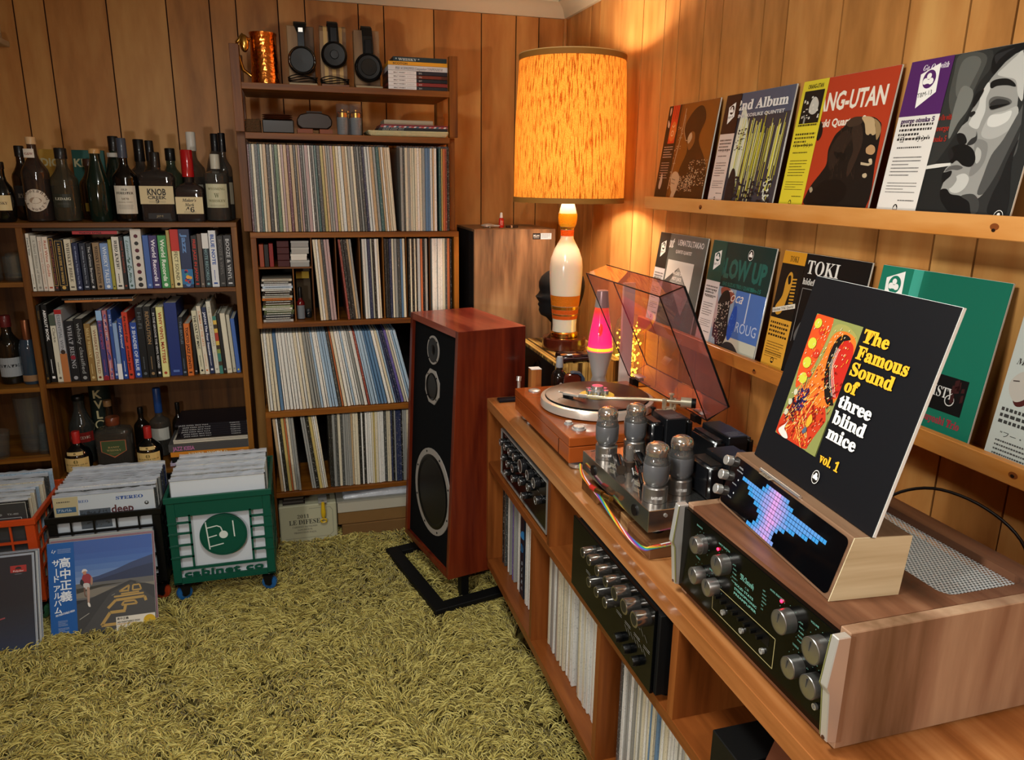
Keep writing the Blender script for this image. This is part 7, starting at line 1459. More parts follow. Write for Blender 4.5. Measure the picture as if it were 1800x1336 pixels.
# ------------------------------------------------ preamplifier in its walnut cabinet on the near end
def preamp():
    t = T('tabletop_preamplifier', 'preamplifier in a walnut case with green lettered black glass face and silver knobs', 'amplifier', (.83, .88, CT))
    x0, x1, y0, y1, z0, z1, th = .648, 1.022, .672, 1.084, .779, .953, .019
    WY = wood('452a1c', '6d4630', '8a6248', 'y', 1, .4, .03, 12, 1, 1.0); WX = wood('6c5038', '94735a', 'b39578', 'z', 1, .45, .0, 10, 1, .8)
    for y in (y0, y1 - th): B(x0, x1, y, y + th, z0, z1).build('case_side', WX, t, bevel=.0012)
    mx0, mx1, my0, my1 = .838, .985, .712, 1.044                # opening over the grille
    for b in ((x0, mx0, y0 + th, y1 - th), (mx1, x1, y0 + th, y1 - th), (mx0, mx1, y0 + th, my0), (mx0, mx1, my1, y1 - th)): B(b[0], b[1], b[2], b[3], z1 - .017, z1).build('case_top', WY, t)
    B(x0, x1, y0 + th, y1 - th, z0, z0 + .015).build('case_bottom', WY, t)
    for cx_, cy_ in ((mx0, my0), (mx1, my0), (mx0, my1), (mx1, my1)):    # rounded corners of the opening
        sx_, sy_ = (1 if cx_ == mx0 else -1), (1 if cy_ == my0 else -1); r = .02
        pts = [(cx_, cy_)] + [(cx_ + sx_ * r * (1 - math.cos(a)), cy_ + sy_ * r * (1 - math.sin(a))) for a in [PI / 2 * i / 6 for i in range(7)]]
        MB().prism(pts, 'z', z1 - .017, z1 - .0001).build('case_corner', WY, t)
    for x, y in ((.68, .7), (.68, 1.055), (.99, .7), (.99, 1.055)): MB().cyl((x, y, CT + .0003), .01, z0 - CT, seg=10).build('foot', BLACK, t)
    # perforated white metal grille: strands of a hexagon mesh above a dark inside
    pitch = .0062; mbar = MB(); gz = z1 - .0125
    gm = mat('dbe8ee', .5)
    nx = int((mx1 - mx0) / pitch); ny = int((my1 - my0) / (pitch * .88)); R2 = pitch / 2
    for j in range(ny + 1):
        y = my0 + j * pitch * .88
        for i in range(nx + 1):
            x = mx0 + i * pitch + (R2 if j % 2 else 0)
            if x > mx1: continue
            c0 = len(mbar.v); n = 6
            vs = [(x + q * math.cos(PI / 6 + k * PI / 3) * (1 if q < .003 else 1), y + q * math.sin(PI / 6 + k * PI / 3), gz) for q in (R2 * 1.155, R2 * .70) for k in range(6)]
            mbar.add(vs, [(k, (k + 1) % 6, 6 + (k + 1) % 6, 6 + k) for k in range(6)])
    g = mbar.build('grille', gm, t); g['kind'] = 'stuff'
    B(mx0 - .004, mx1 + .004, my0 - .004, my1 + .004, z1 - .03, z1 - .028).build('inner_chassis', mat('7f929a', .5), t)
    # glass face
    px = .640
    B(px, px + .012, y0 + .018, y1 + .004, .792, .946).build('face_plate', mat('040504', .16, spec=.25), t, bevel=.001)
    B(px + .002, px + .008, y1 - .002, y1 + .006, .79, .948).build('trim_strip', mat('8d8f7a', .3, .7), t)
    # end caps: bent aluminium brackets
    for yc, s in ((.676, 1), (1.0865, -1)):
        MB().prism([(.632, .795), (.625, .87), (.620, .88), (.628, .95), (.648, .95), (.648, .79)], 'y', yc - .0065, yc + .0065).build('end_cap', [ALU], t, bevel=.0012)
        MB().prism([(.6315, .798), (.6245, .87), (.6195, .88), (.6275, .948), (.629, .948), (.622, .88), (.627, .87), (.6335, .798)], 'y', yc + s * .0066, yc + s * .0074).build('cap_inner_face', mat('9a9a60', .4, .4), t)
        for z in (.945, .8): MB().cyl((.6285 if z > .9 else .6305, yc, z - .001), .0028, .002, 'x', 10).build('screw', mat('5a3a2a', .3, .6), t)
    kn = mat('b4b1ac', .28, .95); kr = mat('8d8a86', .35, .9)
    for y, z, r in ((1.012, .908, .0145), (.941, .908, .0165), (1.008, .853, .0145), (.964, .855, .0145), (.777, .908, .0175), (.709, .908, .0185), (.748, .855, .0155), (.706, .855, .0165)):
        k = MB().lathe([(r, 0), (r, -.0175), (r * .96, -.0185), (r * .9, -.0185)], (px, y, z), 32, 'x', caps=False).build('knob', kr, t, smooth=30)
        MB().lathe([(r * .93, -.0182), (r * .5, -.0192), (.001, -.0205)], (px, y, z), 32, 'x').build('knob_cap', kn, k, smooth=20)
        MB().box(px - .0207, px - .0192, y - .0005, y + .0005, z, z + r * .8).build('pointer', mat('3a3a38', .4), k)
    MB().lathe([(.0165, 0), (.0165, -.009), (.015, -.009)], (px, 1.012, .908), 32, 'x', caps=False).build('outer_knob', kr, t, smooth=30)
    for y, z in ((.965, .9225), (.797, .9265)): MB().ell((px - .0015, y, z), .002, .0026, .0026, 10, 6).build('indicator_light', mat('ff1a3a', .3, emit=7), t, smooth=60)
    for y, z in ((.934, .825), (.881, .825), (.827, .825), (.705, .822)): MB().lathe([(.0046, 0), (.0046, -.004), (.0028, -.004), (.0026, -.0005), (.001, -.0004)], (px, y, z), 18, 'x').build('jack_socket', STEEL, t, smooth=30)
    for k in range(8): MB().box(px - .010, px, .946 - k * .0165, .951 - k * .0165, .843, .848).build('toggle_switch', mat('0a0a0a', .3), t)
    Gn = mat('689c8e', .5, emit=.06, ecol='6fd0b0'); Gd = mat('5c7a70', .5)
    p = Print((px, y1, .792), (0, -1, 0), (0, 0, 1)); Y = lambda y: y1 - y; Zp = lambda z: z - .792
    au = 'a39868'; p.line(au, [(Y(.97), Zp(.858)), (Y(.802), Zp(.861)), (Y(.802), Zp(.812)), (Y(.968), Zp(.812)), (Y(.97), Zp(.858))], .0012)
    p.rect('030303', Y(.955), Zp(.838), Y(.815), Zp(.856))
    p.text('McIntosh', Y(.9), Zp(.905), .013, Gn, w=.036, st='F')
    p.text('C 28', Y(.885), Zp(.896), .005, Gn); p.text('SOLID STATE', Y(.912), Zp(.888), .0058, Gn, w=.05, off=.02); p.text('STEREOPHONIC', Y(.912), Zp(.88), .0058, Gn, w=.06, off=.02); p.text('PREAMPLIFIER', Y(.912), Zp(.872), .0058, Gn, w=.06, off=.02)
    for y, z, s in ((1.035, .932, 'BALANCE'), (.965, .932, 'INPUT SELECTOR'), (.825, .928, 'MODE SELECTOR'), (.735, .932, 'VOLUME'), (1.03, .875, 'TREBLE'), (.985, .875, 'BASS'), (.765, .878, 'TREBLE'), (.72, .879, 'BASS')): p.text(s, Y(y), Zp(z), .0042, Gn, off=.01)
    for y, z, r in ((1.012, .908, .0145), (.941, .908, .0165), (1.008, .853, .0145), (.964, .855, .0145), (.777, .908, .0175), (.709, .908, .0185), (.748, .855, .0155), (.706, .855, .0165)):
        for k in range(9):
            a = PI * (-.2 + k * 1.4 / 8); p.circ(Gn, Y(y) + math.cos(a) * (r + .006), Zp(z) + math.sin(a) * (r + .006), .0006, n=6)
    for x_, z, s in ((.921, .908, 1), (.757, .908, 1)):
        for k, wd in enumerate(('AUX', 'TAPE 1', 'TUNER', 'PHONO 1', 'PHONO 2')): p.text(wd, Y(x_ - .004), Zp(z + .012 - k * .007), .0034, Gn)
    for k in range(6): p.text(('LEFT', 'RIGHT', 'MONO', 'STEREO', 'REV', 'L+R')[k], Y(.838), Zp(.92 - k * .006), .0032, Gn)
    p.build(t, 'face_lettering')
preamp()

# ------------------------------------------------ pixel art display block with the record cover standing in its slot
def display():
    az = math.atan2(-.03, .329)     # frame: x = depth (away), y = along (near to far)
    t = T('pixel_display', 'walnut block with black glass front showing a blue and pink pixel picture', 'display', (.670, .742, .9535), rot=(0, 0, az)); Lh = .3305
    for y0, y1 in ((0, .0035), (Lh - .0035, Lh)): pass
    wk = wood('4a3426', '6a4e3a', '84664e', 'y', 1, .42, 0, 14, 1, 1.1); wl = wood('9a8868', 'b9a884', 'cdbf9c', 'x', 1, .5, 0, 22, 1, 1.0)
    prof = [(0, 0), (.107, 0), (.1145, .0885), (.0265, .0915)]
    MB().prism(prof, 'y', .0015, Lh).build('body', wk, t, bevel=.0012)
    MB().prism(prof, 'y', 0, .0014).build('end_grain_face', wl, t)
    n = Vector((-.0915, 0, .0265)).normalized(); up = Vector((.0265, 0, .0915)).normalized(); Hh = Vector((.0265, 0, .0915)).length
    O = Vector((0, 0, 0)) + n * .0006
    p = Print(O + Vector((0, Lh, 0)), (0, -1, 0), up); 
    def rr(x0, y0, x1, y1, r):
        return [(cx + r * math.cos(a), cy + r * math.sin(a)) for cx, cy, a0 in ((x1 - r, y1 - r, 0), (x0 + r, y1 - r, PI / 2), (x0 + r, y0 + r, PI), (x1 - r, y0 + r, 1.5 * PI)) for a in [a0 + PI / 2 * i / 5 for i in range(6)]]
    gl_ = Print(O + Vector((0, Lh, 0)), (0, -1, 0), up); gl_.poly(mat('040507', .06, coat=.6), rr(.002, .005, Lh - .007, Hh - .005, .009)); gl_.build(t, 'glass_front')
    Gn = 'b8bcc0'; p.text('PIXEL', .026, Hh - .02, .004, Gn, w=.014); p.text('BRIGHTNESS', .022, Hh - .026, .003, Gn, w=.02); p.text('CHANNEL', .022, Hh - .05, .003, Gn, w=.015); p.text('VOLUME', .022, Hh - .074, .003, Gn, w=.012)
    for y in (.045, .069): p.circ(Gn, .036, Hh - y + .006, .0016)
    p.build(t, 'front_lettering')
    rows = [(9, 17), (8, 19), (0, 31), (3, 29), (4, 26), (7, 22), (9, 19), (10, 17), (10, 16), (9, 16), (7, 17)]
    cs = .0075; k = 0; first = None; em = {}
    for r, (a, b) in enumerate(rows):
        for c in range(a, b + 1):
            edge = min(c - a, b - c, 3) / 3; mid = 1 - min(1, abs(c - 13.5 - .12 * (r - 2)) / 5.5); q = max(0, min(1, mid * .8 + edge * .35 - .1))
            q = round(q * 5) / 5
            col = tuple(u + (v - u) * q for u, v in zip((.27, .66, .93), (.93, .68, .95)))
            if q not in em: em[q] = mat('0a0a0c', .4, emit=.85, ecol=col)
            s0 = .047 + c * cs; v0 = Hh - .0125 - (r + .9) * cs * .95
            y = Lh - s0; P0 = Vector((0, y, 0)) + up * v0 + n * .0007
            me = bpy.data.meshes.get('pixel_q%d' % int(q * 5))
            if me is None:
                w_, h_ = cs * .82, cs * .8
                me = bpy.data.meshes.new('pixel_q%d' % int(q * 5)); vs = []
                for d in (0, .0007): vs += [tuple(up * b_ + Vector((0, -a_, 0)) + n * d) for a_, b_ in ((0, 0), (w_, 0), (w_, h_), (0, h_))]
                me.from_pydata(vs, [], [(0, 1, 2, 3), (4, 5, 6, 7), (0, 1, 5, 4), (1, 2, 6, 5), (2, 3, 7, 6), (3, 0, 4, 7)]); me.materials.append(em[q])
            o = bpy.data.objects.new('pixel', me); C.objects.link(o); o.parent = t; o.location = P0
    for s, v in ((.013, .077), (.014, .05), (.015, .022)):
        c = Vector((0, Lh - .001 + .004, 0)) + up * v
        m = MB().lathe([(.0085, 0), (.0088, .001), (.0088, .011), (.008, .012), (.001, .012)], (0, 0, 0), 24, 'x'); R_ = Matrix.Translation(c + n * .001) @ Matrix.Rotation(PI, 4, 'Z') @ Matrix.Rotation(math.atan2(.0265, .0915), 4, 'Y')
        m.xf(Matrix.Translation(c + n * .001) @ n.to_track_quat('X', 'Z').to_matrix().to_4x4()).build('side_knob', STEEL, t, smooth=35)
    MB().tube([(.026, Lh - .085, .0935), (.0262, Lh - .2, .0935)], .003, 10).build('metal_bar', CHROME, t, smooth=60)
    for s in (.087, .198): MB().cyl((.026, Lh - s, .0905), .0018, .003, seg=8).build('bar_post', CHROME, t)
    q = Print((.036, Lh - .095, .0913), (0, -1, 0), (1, 0, .0)); q.rect('8a7c68', 0, -.02, .032, -.008); q.text('PIXEL', .003, -.018, .008, '4a4034', w=.026, off=.03); q.build(t, 'maker_plate')
display()
def famous(p, w_, h_):
    K = w_ / .318
    # abstract painting, upright panel on the left
    x0, x1, y0, y1 = .04, .131, .092, .262
    p.aff = (.118 / .091, .037 - .04 * .118 / .091, .206 / .17, .054 - .092 * .206 / .17)
    p.rect('7d8148', x0, y0, x1, y1)
    r = random.Random(12); cl_ = lambda x: max(x0, min(x1, x)); cy_ = lambda y: max(y0, min(y1, y))
    def B_(col, pts): p.poly(col, [(cl_(a), cy_(b)) for a, b in spline(pts, 6)])
    B_('c8481c', [(.04, .26), (.075, .262), (.07, .2), (.05, .16), (.04, .2)])
    B_('b5341a', [(.055, .15), (.09, .175), (.125, .14), (.12, .105), (.1, .092), (.045, .092), (.04, .11)])
    B_('d96a24', [(.07, .16), (.08, .21), (.085, .245), (.11, .255), (.131, .235), (.131, .17), (.105, .15)])
    B_('b02318', [(.1, .235), (.12, .24), (.131, .225), (.131, .175), (.12, .17), (.108, .19)])
    B_('17120f', [(.094, .238), (.106, .247), (.118, .243), (.105, .236), (.101, .215), (.108, .19), (.126, .165), (.128, .16), (.114, .16), (.096, .187), (.09, .215)])
    for k in range(4): p.line('cfc3b4', [(.099 + k * .002, .228), (.098 + k * .002, .205), (.108 + k * .003, .185), (.12 + k * .0025, .17)], .0006)
    B_('8f8a4a', [(.08, .25), (.1, .258), (.125, .25), (.131, .24), (.12, .248), (.1, .25), (.084, .24), (.078, .205), (.07, .17), (.076, .21)])
    for k in range(26): p.line(r.choice(['d9622a', 'e08a3a', 'a82a16', 'd8a850', 'c23a1e']), [(cl_(.068 + r.uniform(-.01, .03)), .16 + r.uniform(-.01, .02)), (cl_(.062 + r.uniform(-.015, .03)), .13 + r.uniform(-.01, .01)), (cl_(.055 + r.uniform(-.015, .05)), cy_(.1 + r.uniform(-.008, .01)))], r.uniform(.0008, .0022))
    for x, y, q in ((.05, .25, .0075), (.052, .223, .0085), (.055, .197, .0085), (.058, .176, .0085)): p.circ('b9b83a', x, y, q, q * .9, 12)
    for x, y, q in ((.062, .242, .006), (.066, .212, .0065), (.067, .184, .005)): p.circ('b8301c', x, y, q, q * .9, 10)
    p.dust('2a2058', .06, .135, .078, .165, 60, .003, .0016, 3, .8); p.dust('1a1628', .05, .118, .07, .15, 50, .0035, .001, 5, 1.0); p.dust('d8c8a0', .044, .1, .12, .255, 150, .0016, .0006, 8, 1.1); p.dust('e0902c', .06, .095, .128, .25, 120, .0024, .0007, 9, 1.2); p.dust('7a1a12', .07, .095, .13, .2, 80, .003, .0008, 10, 1.0)
    for x, y in ((.054, .155), (.05, .14), (.049, .125)): p.circ('b9b49a', x, y, .004, .0045, 10)
    B_('cfc8c0', [(.046, .098), (.056, .11), (.06, .118), (.057, .104), (.064, .1), (.07, .094), (.06, .092)]); B_('c89a2c', [(.094, .128), (.098, .138), (.104, .13), (.098, .12)]); B_('4a5a70', [(.092, .114), (.097, .12), (.1, .115), (.095, .11)])
    B_('7d8148', [(.131, .092), (.131, .14), (.122, .125), (.112, .092)])
    p.aff = None; Yl, Wt = 'e8a828', 'e2dfd8'
    for s, y, wd, c in (('The', .2397, .058, Yl), ('Famous', .2143, .110, Yl), ('Sound', .1893, .0933, Yl), ('of', .164, .031, Yl), ('three', .1392, .075, Wt), ('blind', .114, .0746, Wt), ('mice', .0893, .0676, Wt)): p.text(s, .1635, y, .0272, c, w=wd, st='B', off=.026)
    p.text('vol. 1', .1665, .0515, .0205, Yl, w=.047, st='B', off=.02); mice(p, .173, .028, .0105)
# standing in the slot, leaning back
Of, On = Vector((.749, 1.05, 1.046)), Vector((.718, .734, 1.046)); Ud = (On - Of).normalized()
cover('record_cover', 'black record cover with yellow and white title and abstract painting on the pixel display', Of, Ud, (.08, -.008, .314), .3175, .3175, .007, '0c0d11', draw=famous, rough=.5, coat=.0, edge='e2e6e2')
tag(MB().tube(cat([(1.02, 1.06, .86), (1.05, 1.05, .93), (1.1, 1.0, .965), (1.15, .93, .95), (1.18, .87, .90), (1.2, .86, .80)], 6), .003, 8).build('power_lead', mat('1a1412', .4), None, smooth=60), 'dark cable arching over behind the walnut preamplifier', 'cable')

# ------------------------------------------------ record covers on the two ledges
def diamond(p, cx, cy, s, bg, txt):
    p.poly('e8e5e0', [(cx - s * .55, cy + s * .55), (cx + s * .5, cy + s * .95), (cx + s * .62, cy - s * .35), (cx - s * .4, cy - s)])
    p.circ(bg, cx + .03 * s, cy + .28 * s, .38 * s, .42 * s)
    for a, b, c in ((-.18, .2, .15), (.16, .18, .15), (0, .42, .14)): p.circ('e8e5e0', cx + a * s, cy + b * s, c * s, c * s, 12)
    p.poly('e8e5e0', [(cx - .3 * s, cy + .08 * s), (cx + .3 * s, cy + .08 * s), (cx + .2 * s, cy + .26 * s), (cx - .2 * s, cy + .26 * s)])
    p.text(txt, cx - s * .02, cy - s * .48, s * .3, '2a2420', w=s * .85, al='c', rot=.14)
def obi(p, w_, h_, wd, col, tc_, title, body, seed=1, top=.2):
    p.rect(col, 0, 0, wd, h_ * (1 - top))
    p.lines(tc_, wd * .1, h_ * (1 - top) - .02, wd * .8, 4, .009, .0045, seed); p.text(title, wd * .12, h_ * .5, wd * .15, tc_, w=wd * .75)
    p.lines(tc_, wd * .15, h_ * .46, wd * .6, 1, .006, .003, seed + 1); p.lines(tc_, wd * .12, h_ * .4, wd * .7, 6, .007, .0022, seed + 2); p.lines(tc_, wd * .12, h_ * .24, wd * .75, 4, .006, .0016, seed + 3); p.lines(tc_, wd * .5, h_ * .13, wd * .4, 1, .006, .0022, seed + 4)
    mice(p, wd * .48, h_ * .085, wd * .08, col, '15130f'); p.text('three blind mice', wd * .06, .004, wd * .115, '15130f', w=wd * .88, st='B', off=.01)
UPL = 'on the upper pine ledge'
def art(p, shapes, w_, h_, xmin=0):
    for k, c, pts in shapes:
        q = spline(pts, 4) if k == 'B' else pts
        p.poly(c, [(max(xmin, min(w_ - .001, a)), max(.001, min(h_ - .001, b))) for a, b in q])
def c_sax(p, w_, h_):
    p.rect('6b3a12', 0, 0, w_, h_); p.rect('7d4716', .1, .02, w_, h_); p.rect('2c1a10', 0, 0, .085, h_); p.rect('c23a1c', .028, h_ * .62, .072, h_)
    for x in (.038, .05, .062): p.rect('6a1a10', x, h_ * .86, x + .003, h_)
    p.blob('c9682c', [(.03, h_ * .76), (.05, h_ * .84), (.072, h_ * .78), (.07, h_ * .68), (.05, h_ * .64), (.032, h_ * .68)]); p.line('e8c090', [(.042, h_ * .8), (.05, h_ * .78), (.06, h_ * .8)], .002); p.ring('e8c090', .05, h_ * .72, .009, .0065)
    p.blob('c0a088', [(.01, h_ * .97), (.018, h_ * .98), (.02, h_ * .93), (.013, h_ * .9)]); p.blob('c0a088', [(.008, h_ * .86), (.022, h_ * .82), (.02, h_ * .78), (.01, h_ * .8)])
    p.lines('b89880', .012, h_ * .58, .06, 5, .008, .003, 2); p.lines('b89880', .012, h_ * .42, .055, 7, .008, .0022, 3); p.blob('b89880', [(.02, .07), (.03, .1), (.04, .075), (.034, .05), (.022, .052)]); p.text('three blind mice', .01, .004, .009, 'c8b098', w=.062, st='B')
    sk = 'b89470'; p.blob('3a1f0c', [(.13, .24), (.17, .29), (.22, .3), (.25, .26), (.23, .2), (w_ - .01, .12), (w_, .03), (w_, 0), (.16, 0), (.14, .1), (.17, .17)])
    p.blob('7a4a20', [(.16, .2), (.175, .225), (.2, .22), (.205, .19), (.18, .17)]); p.blob(sk, [(.16, .205), (.168, .22), (.18, .222), (.186, .205), (.17, .19)])
    p.line(sk, [(.118, .30), (.116, .24), (.11, .19), (.098, .12), (.088, .05)], .0035); p.line(sk, [(.122, .28), (.128, .23), (.15, .2), (.16, .2)], .0022); p.dust(sk, .088, .04, .124, .26, 40, .003, .0015, 4)
    p.blob(sk, [(.098, .092), (.115, .105), (.14, .1), (.155, .08), (.145, .05), (.12, .04), (.104, .06)]); p.line('3a1f0c', [(.105, .082), (.13, .078)], .0015); p.line('3a1f0c', [(.105, .07), (.13, .066)], .0015)
    p.dust(sk, .14, .045, .24, .09, 160, .0028, .0018, 6); p.dust(sk, .2, .06, w_ - .005, .14, 130, .0028, .0018, 7); p.poly(sk, [(.11, .012), (.128, .01), (.15, .05), (.12, .045)])
def c_second(p, w_, h_):
    p.rect('38343a', .075, 0, w_, h_); p.rect('4c5062', .075, h_ * .8, w_, h_); r = random.Random(4)
    p.blob('c9c9b4', [(.09, .27), (.12, .25), (.14, .18), (.13, .08), (.1, .06), (.082, .12)])
    for k in range(60):
        x = r.uniform(.085, w_ - .012); y1 = min(h_ - .05, r.uniform(.17, .23) + x * .18 * r.uniform(.3, 1)); y0 = y1 - r.uniform(.06, .16) - .03
        p.line(r.choice(['b5ac34', 'c9c04a', 'd8d49a', '9a9430']), [(x, max(.02, y0)), (x + r.uniform(0, .008), y1)], r.uniform(.001, .004))
    p.blob('17151a', [(.088, .07), (.1, .11), (.118, .1), (.13, .05), (.12, .02), (.09, .02)]); p.dust('2a2624', .09, .16, .13, .22, 40, .004, .0015, 2); p.dust('d8d8c8', w_ - .05, .01, w_ - .02, .08, 40, .003, .005, 3)
    p.dust('1d1b1e', .1, .02, w_ - .02, .09, 60, .008, .004, 9)
    p.text('2nd Album', .058, h_ - .046, .037, 'd5d3d0', w=w_ - .075, st='B', off=.02); p.text('MINE, KOSUKE QUINTET', .06, h_ - .066, .0125, 'c8c6c4', w=w_ - .085, off=.03)
    p.rect('2a1510', 0, h_ * .66, .0749, h_); obi(p, w_, h_, .075, 'c9b5aa', '4a3a34', '"アルバム"', '', 2, .34); diamond(p, .038, h_ * .84, .03, '2a1510', 'TBM-4')
def c_orang(p, w_, h_):
    p.rect('a8361a', .09, 0, w_, h_); p.text('ORANG-UTAN', .013, h_ - .075, .056, 'ddd4c4', w=w_ - .035, off=.03, sx=.8); p.text('Suzuki Quartet+2', .062, h_ - .112, .024, 'ddd4c4', w=w_ - .13, off=.03)
    art(p, ART_APE, w_, h_, .09); p.dust('3a2a1e', .17, .08, .25, .2, 60, .0007, .005, 4, .3)
    p.rect('c9b82c', 0, 0, .092, h_); obi(p, w_, h_, .092, 'd0bf2e', '3a3410', '"アン ・ウタン"', '', 5, .34); p.text('ORANG-UTAN', .02, h_ - .019, .014, '2a2410', w=.056, off=.02); p.rect('0f0e0e', .012, h_ - .1, .084, h_ - .024)
    p.blob('b5b2a8', [(.04, h_ - .07), (.045, h_ - .045), (.058, h_ - .04), (.072, h_ - .055), (.07, h_ - .075), (.055, h_ - .08)]); p.rect('8a8880', .028, h_ - .1, .034, h_ - .085); p.dust('c8c4b8', .016, h_ - .09, .08, h_ - .03, 18, .003, .003, 7); p.lines('2a2410', .012, h_ - .106, .07, 1, .01, .004, 8)
def c_goon(p, w_, h_):
    r = random.Random(9)
    p.rect('232423', .1, 0, w_, h_); art(p, ART_SMOKER, w_, h_, .105)
    for i, s in enumerate(('Go On with', 'george', 'otsuka 5')): p.text(s, .1, .195 - i * .02, .015, 'a8281c', w=.035, al='l', st='B')
    p.rect('4c1f5c', 0, h_ * .66, .105, h_); obi(p, w_, h_, .105, 'd8d3cc', '2a2624', '"ゴー・オン"', '', 11, .34); p.text('Go On with', .035, h_ - .021, .0155, 'e0d8e0', w=.062, st='BI'); diamond(p, .055, h_ * .84, .042, '4c1f5c', 'TBM-13'); p.text('george otsuka 5', .01, h_ * .66 - .013, .0125, '3a1a48', w=.085, st='B', off=.02); mice(p, w_ - .02, .02, .012)
LY_ = [(2.372, c_sax, 'brown record cover of a musician playing a long horn, far end of the upper ledge', '5f3412'), (2.02, c_second, 'record cover lettered 2nd Album with yellow paint streaks, upper ledge', '38343a'), (1.678, c_orang, 'red record cover lettered ORANG-UTAN with an ape wearing headphones', '9a3018'), (1.338, c_goon, 'black and white record cover of a smoking moustached man with purple topped strip', '262726')]
def on_ledge(y, zt, draw, label, col, film=False): return cover('record_cover', label, (1.190, y, zt), (0, -1, 0), (.0425, 0, .312), .312, .315, .005, col, 'record covers on the pine ledges', film=False, draw=draw, rough=.22, coat=.5)
for y, d, l, c in LY_: on_ledge(y, 1.4275, d, l, c)
def c_out(p, w_, h_):
    p.rect('565b58', .06, 0, w_, h_); p.text('out', .045, h_ - .045, .045, 'd5d5d0', w=.062, st='BI', off=.03); p.text('UEMATSU,TAKAO', .13, h_ - .034, .026, 'd0d0cc', w=.165, off=.02); p.text('QUINTET-QUARTET', .125, h_ - .06, .0145, 'c8c8c4', w=.105, off=.03)
    p.rect('d0d0ca', .085, .12, w_ - .055, h_ - .085); p.poly('4c4f4d', [(.085, .05), (.085, .16), (.165, h_ - .105), (w_ - .055, .13), (w_ - .055, .05)]); p.poly('8e918d', [(.12, .16), (.165, h_ - .105), (w_ - .055, .12), (.23, .06)])
    for i, s in enumerate(('IN CASE OF', 'HOT JUICE', 'BREAK OPEN')): p.text(s, .135, .185 - i * .018, .0145, 'e0e0dc', w=.06, off=.03)
    p.rect('131413', 0, h_ * .62, .0745, h_); obi(p, w_, h_, .075, 'c4c8cc', '3a4048', 'アウト', '', 3, .38); diamond(p, .036, h_ * .83, .03, '131413', 'TBM-3')
def c_blow(p, w_, h_):
    p.rect('0e2e2b', .075, .185, w_, h_); p.text('BLOW UP', .055, h_ - .1, .075, '1c5a52', w=w_ - .075, off=.045); p.text('ISAO SUZUKI TRIO / QUARTET', .09, h_ - .125, .015, '1f6a60', w=.16, off=.02); p.text('tbm-15', w_ - .08, h_ - .125, .015, '1f6a60', w=.05, off=.03); mice(p, w_ - .11, h_ - .028, .015)
    p.rect('8fa0b0', .075, 0, w_, .185); p.rect('4668a8', .17, .05, w_, .185); p.rect('b9b9a8', .13, 0, w_, .05); p.blob('8a4a3a', [(.09, .18), (.13, .185), (.17, .165), (.15, .14), (.11, .15)]); p.text('Coca', .12, .15, .045, 'd8ccc0', w=.09, st='S'); p.text('ROUG', .2, .07, .042, 'aab8d0', w=.1); p.rect('b8c0cc', .235, .1, .24, .185)
    p.blob('191818', [(.085, .12), (.1, .165), (.13, .178), (.15, .15), (.155, .1), (.165, .06), (.15, .02), (.12, .004), (.11, .04), (.09, .06)]); p.blob('b09a98', [(.078, .16), (.086, .14), (.096, .1), (.085, .06), (.078, .08)]); p.blob('3a1a28', [(.088, .09), (.1, .07), (.12, .05), (.13, .01), (.12, .0), (.108, .03), (.09, .04)])
    p.dust('c8c0b0', .09, .02, .15, .15, 140, .002, .0018, 3); p.blob('1f4fb0', [(.165, .05), (.162, .09), (.172, .13), (.188, .14), (.197, .1), (.19, .06), (.178, .04)]); p.dust('4a78c8', .168, .055, .19, .12, 12, .002); p.blob('2a2a2c', [(.15, 0), (.16, .03), (.2, .035), (.24, .012), (.26, 0)])
    p.rect('16453c', 0, h_ * .62, .078, h_); obi(p, w_, h_, .078, 'd3cfcc', '3a3634', '"ブロー・アップ"', '', 7, .38); diamond(p, .039, h_ * .82, .032, '16453c', 'TBM-15')
def c_toki(p, w_, h_):
    p.rect('0e0d0d', .09, 0, w_, h_); p.text('TOKI', .1, h_ - .048, .048, 'd8d4cc', w=.115, st='B'); p.text('hidefumi toki quartet', .095, h_ - .075, .022, 'c8c4bc', w=.19, st='B', off=.01); p.line('8a8884', [(.1, h_ - .22), (.1, h_ - .085), (w_ - .02, h_ - .085)], .0015); p.blob('5a5856', [(.11, .1), (.13, .16), (.18, .19), (.22, .14), (.2, .08)])
    p.rect('14110e', 0, h_ * .45, .0895, h_); p.rect('c98a22', 0, h_ - .032, .0895, h_); p.text('TOKI', .028, h_ - .026, .021, '2a1c08', w=.034, st='B'); g = 'c08a2c'
    p.blob(g, [(.03, .24), (.04, .262), (.052, .258), (.056, .235), (.05, .2), (.04, .16), (.02, .15), (.01, .17), (.028, .2)]); p.blob('14110e', [(.036, .25), (.046, .254), (.05, .236), (.042, .232)])
    for k in range(9): p.line(g, [(.052 + k * .001, .245 - k * .0085), (.072 + k * .0006, .247 - k * .0085)], .004)
    p.line('d8d0c0', [(.002, .158), (.088, .182)], .012); p.text('Hidefumi TOKI Quartet', .004, .155, .0105, '1a140c', w=.082, rot=.27, st='B'); p.rect(g, 0, 0, .0895, h_ * .45); p.rect('cf9632', .0, 0, .0895, h_ * .449); p.lines('2a1c08', .006, h_ * .4, .076, 4, .011, .0055, 3); p.lines('5a3c10', .008, h_ * .24, .07, 5, .007, .0025, 4); p.lines('5a3c10', .008, .05, .07, 3, .006, .0018, 6); mice(p, .045, .032, .009, 'cf9632', '15130f'); p.text('three blind mice', .006, .005, .0105, '1a1208', w=.078, st='B', off=.01)
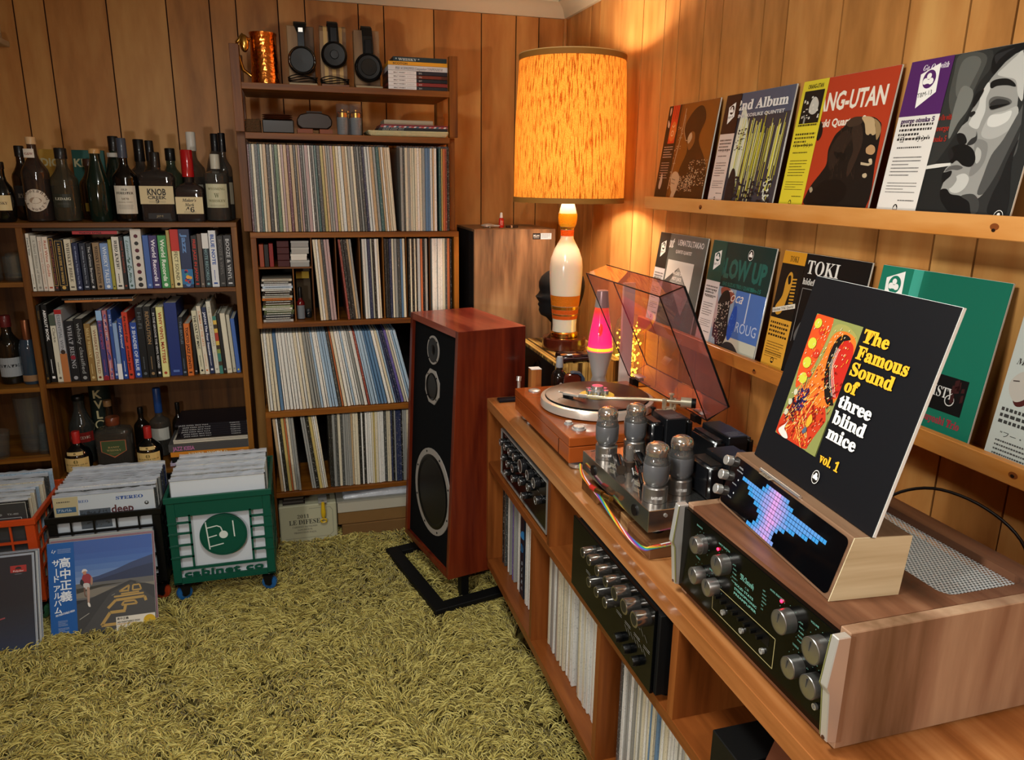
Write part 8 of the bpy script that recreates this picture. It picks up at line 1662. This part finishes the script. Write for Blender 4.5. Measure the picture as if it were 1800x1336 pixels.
def c_misty(p, w_, h_):
    p.rect('17715a', 0, 0, w_, h_); diamond(p, .042, h_ - .05, .045, '17715a', 'TBM-30'); p.rect('3c9a86', .086, 0, .112, h_); p.rect('0b0c0d', .125, .055, w_ - .03, .125); p.text('MISTY', w_ - .125, .082, .03, 'd8d8d4', w=.07, st='B'); p.ring('d8d8d4', w_ - .062, .08, .011, .009); p.dust('5a1414', .13, .06, .16, .11, 12, .004)
    p.text('Yamamoto,Tsuyoshi Trio', .11, .03, .021, 'a03040', w=w_ - .135, st='B', off=.02)
    p.dust('3a1a1a', w_ - .06, .058, w_ - .034, .12, 8, .005, .008)
def c_miz(p, w_, h_):
    p.rect('b9bfb9', 0, 0, w_, h_); diamond(p, .06, h_ - .05, .045, '3a2a2a', 'TBM-21'); p.text('"Who Cares', .02, h_ - .115, .018, '3a3430', w=.1, st='BI'); p.text('Mizuhashi quartet', .012, h_ - .135, .016, '3a3430', w=.13, st='BI'); p.blob('4a1f1c', [(.02, .14), (.035, .175), (.07, .195), (.11, .18), (.13, .15), (.1, .13), (.07, .15), (.05, .115), (.03, .11)]); p.blob('b8b2a8', [(.012, .15), (.03, .17), (.05, .16), (.05, .13), (.03, .115), (.014, .13)]); p.line('3a2a28', [(.016, .15), (.028, .152)], .002)
    p.lines('3a3a38', .01, .095, .12, 3, .011, .006, 4); p.text('"フー・ケア"', .02, .05, .012, '3a3a38', w=.08); p.lines('4a4a48', .015, .04, .1, 4, .008, .003, 8); p.text('three blind mice', .01, .003, .012, '1a1a1a', w=.12, st='B')
for y, d, l, c in ((2.377, c_out, 'grey record cover with white triangle picture partly hidden by the lid, lower ledge', '565b58'), (2.031, c_blow, 'dark green record cover lettered BLOW UP with a blue and black picture, lower ledge', '1a2a2a'), (1.684, c_toki, 'black record cover with amber saxophone strip on the lower ledge', '0e0d0d'), (1.339, c_misty, 'plain green record cover lettered MISTY behind the black front cover', '17715a'), (.99, c_miz, 'pale grey record cover with a brown haired head, cut by the right picture edge', 'a9afa9')):
    on_ledge(y, 1.0200, d, l, c)
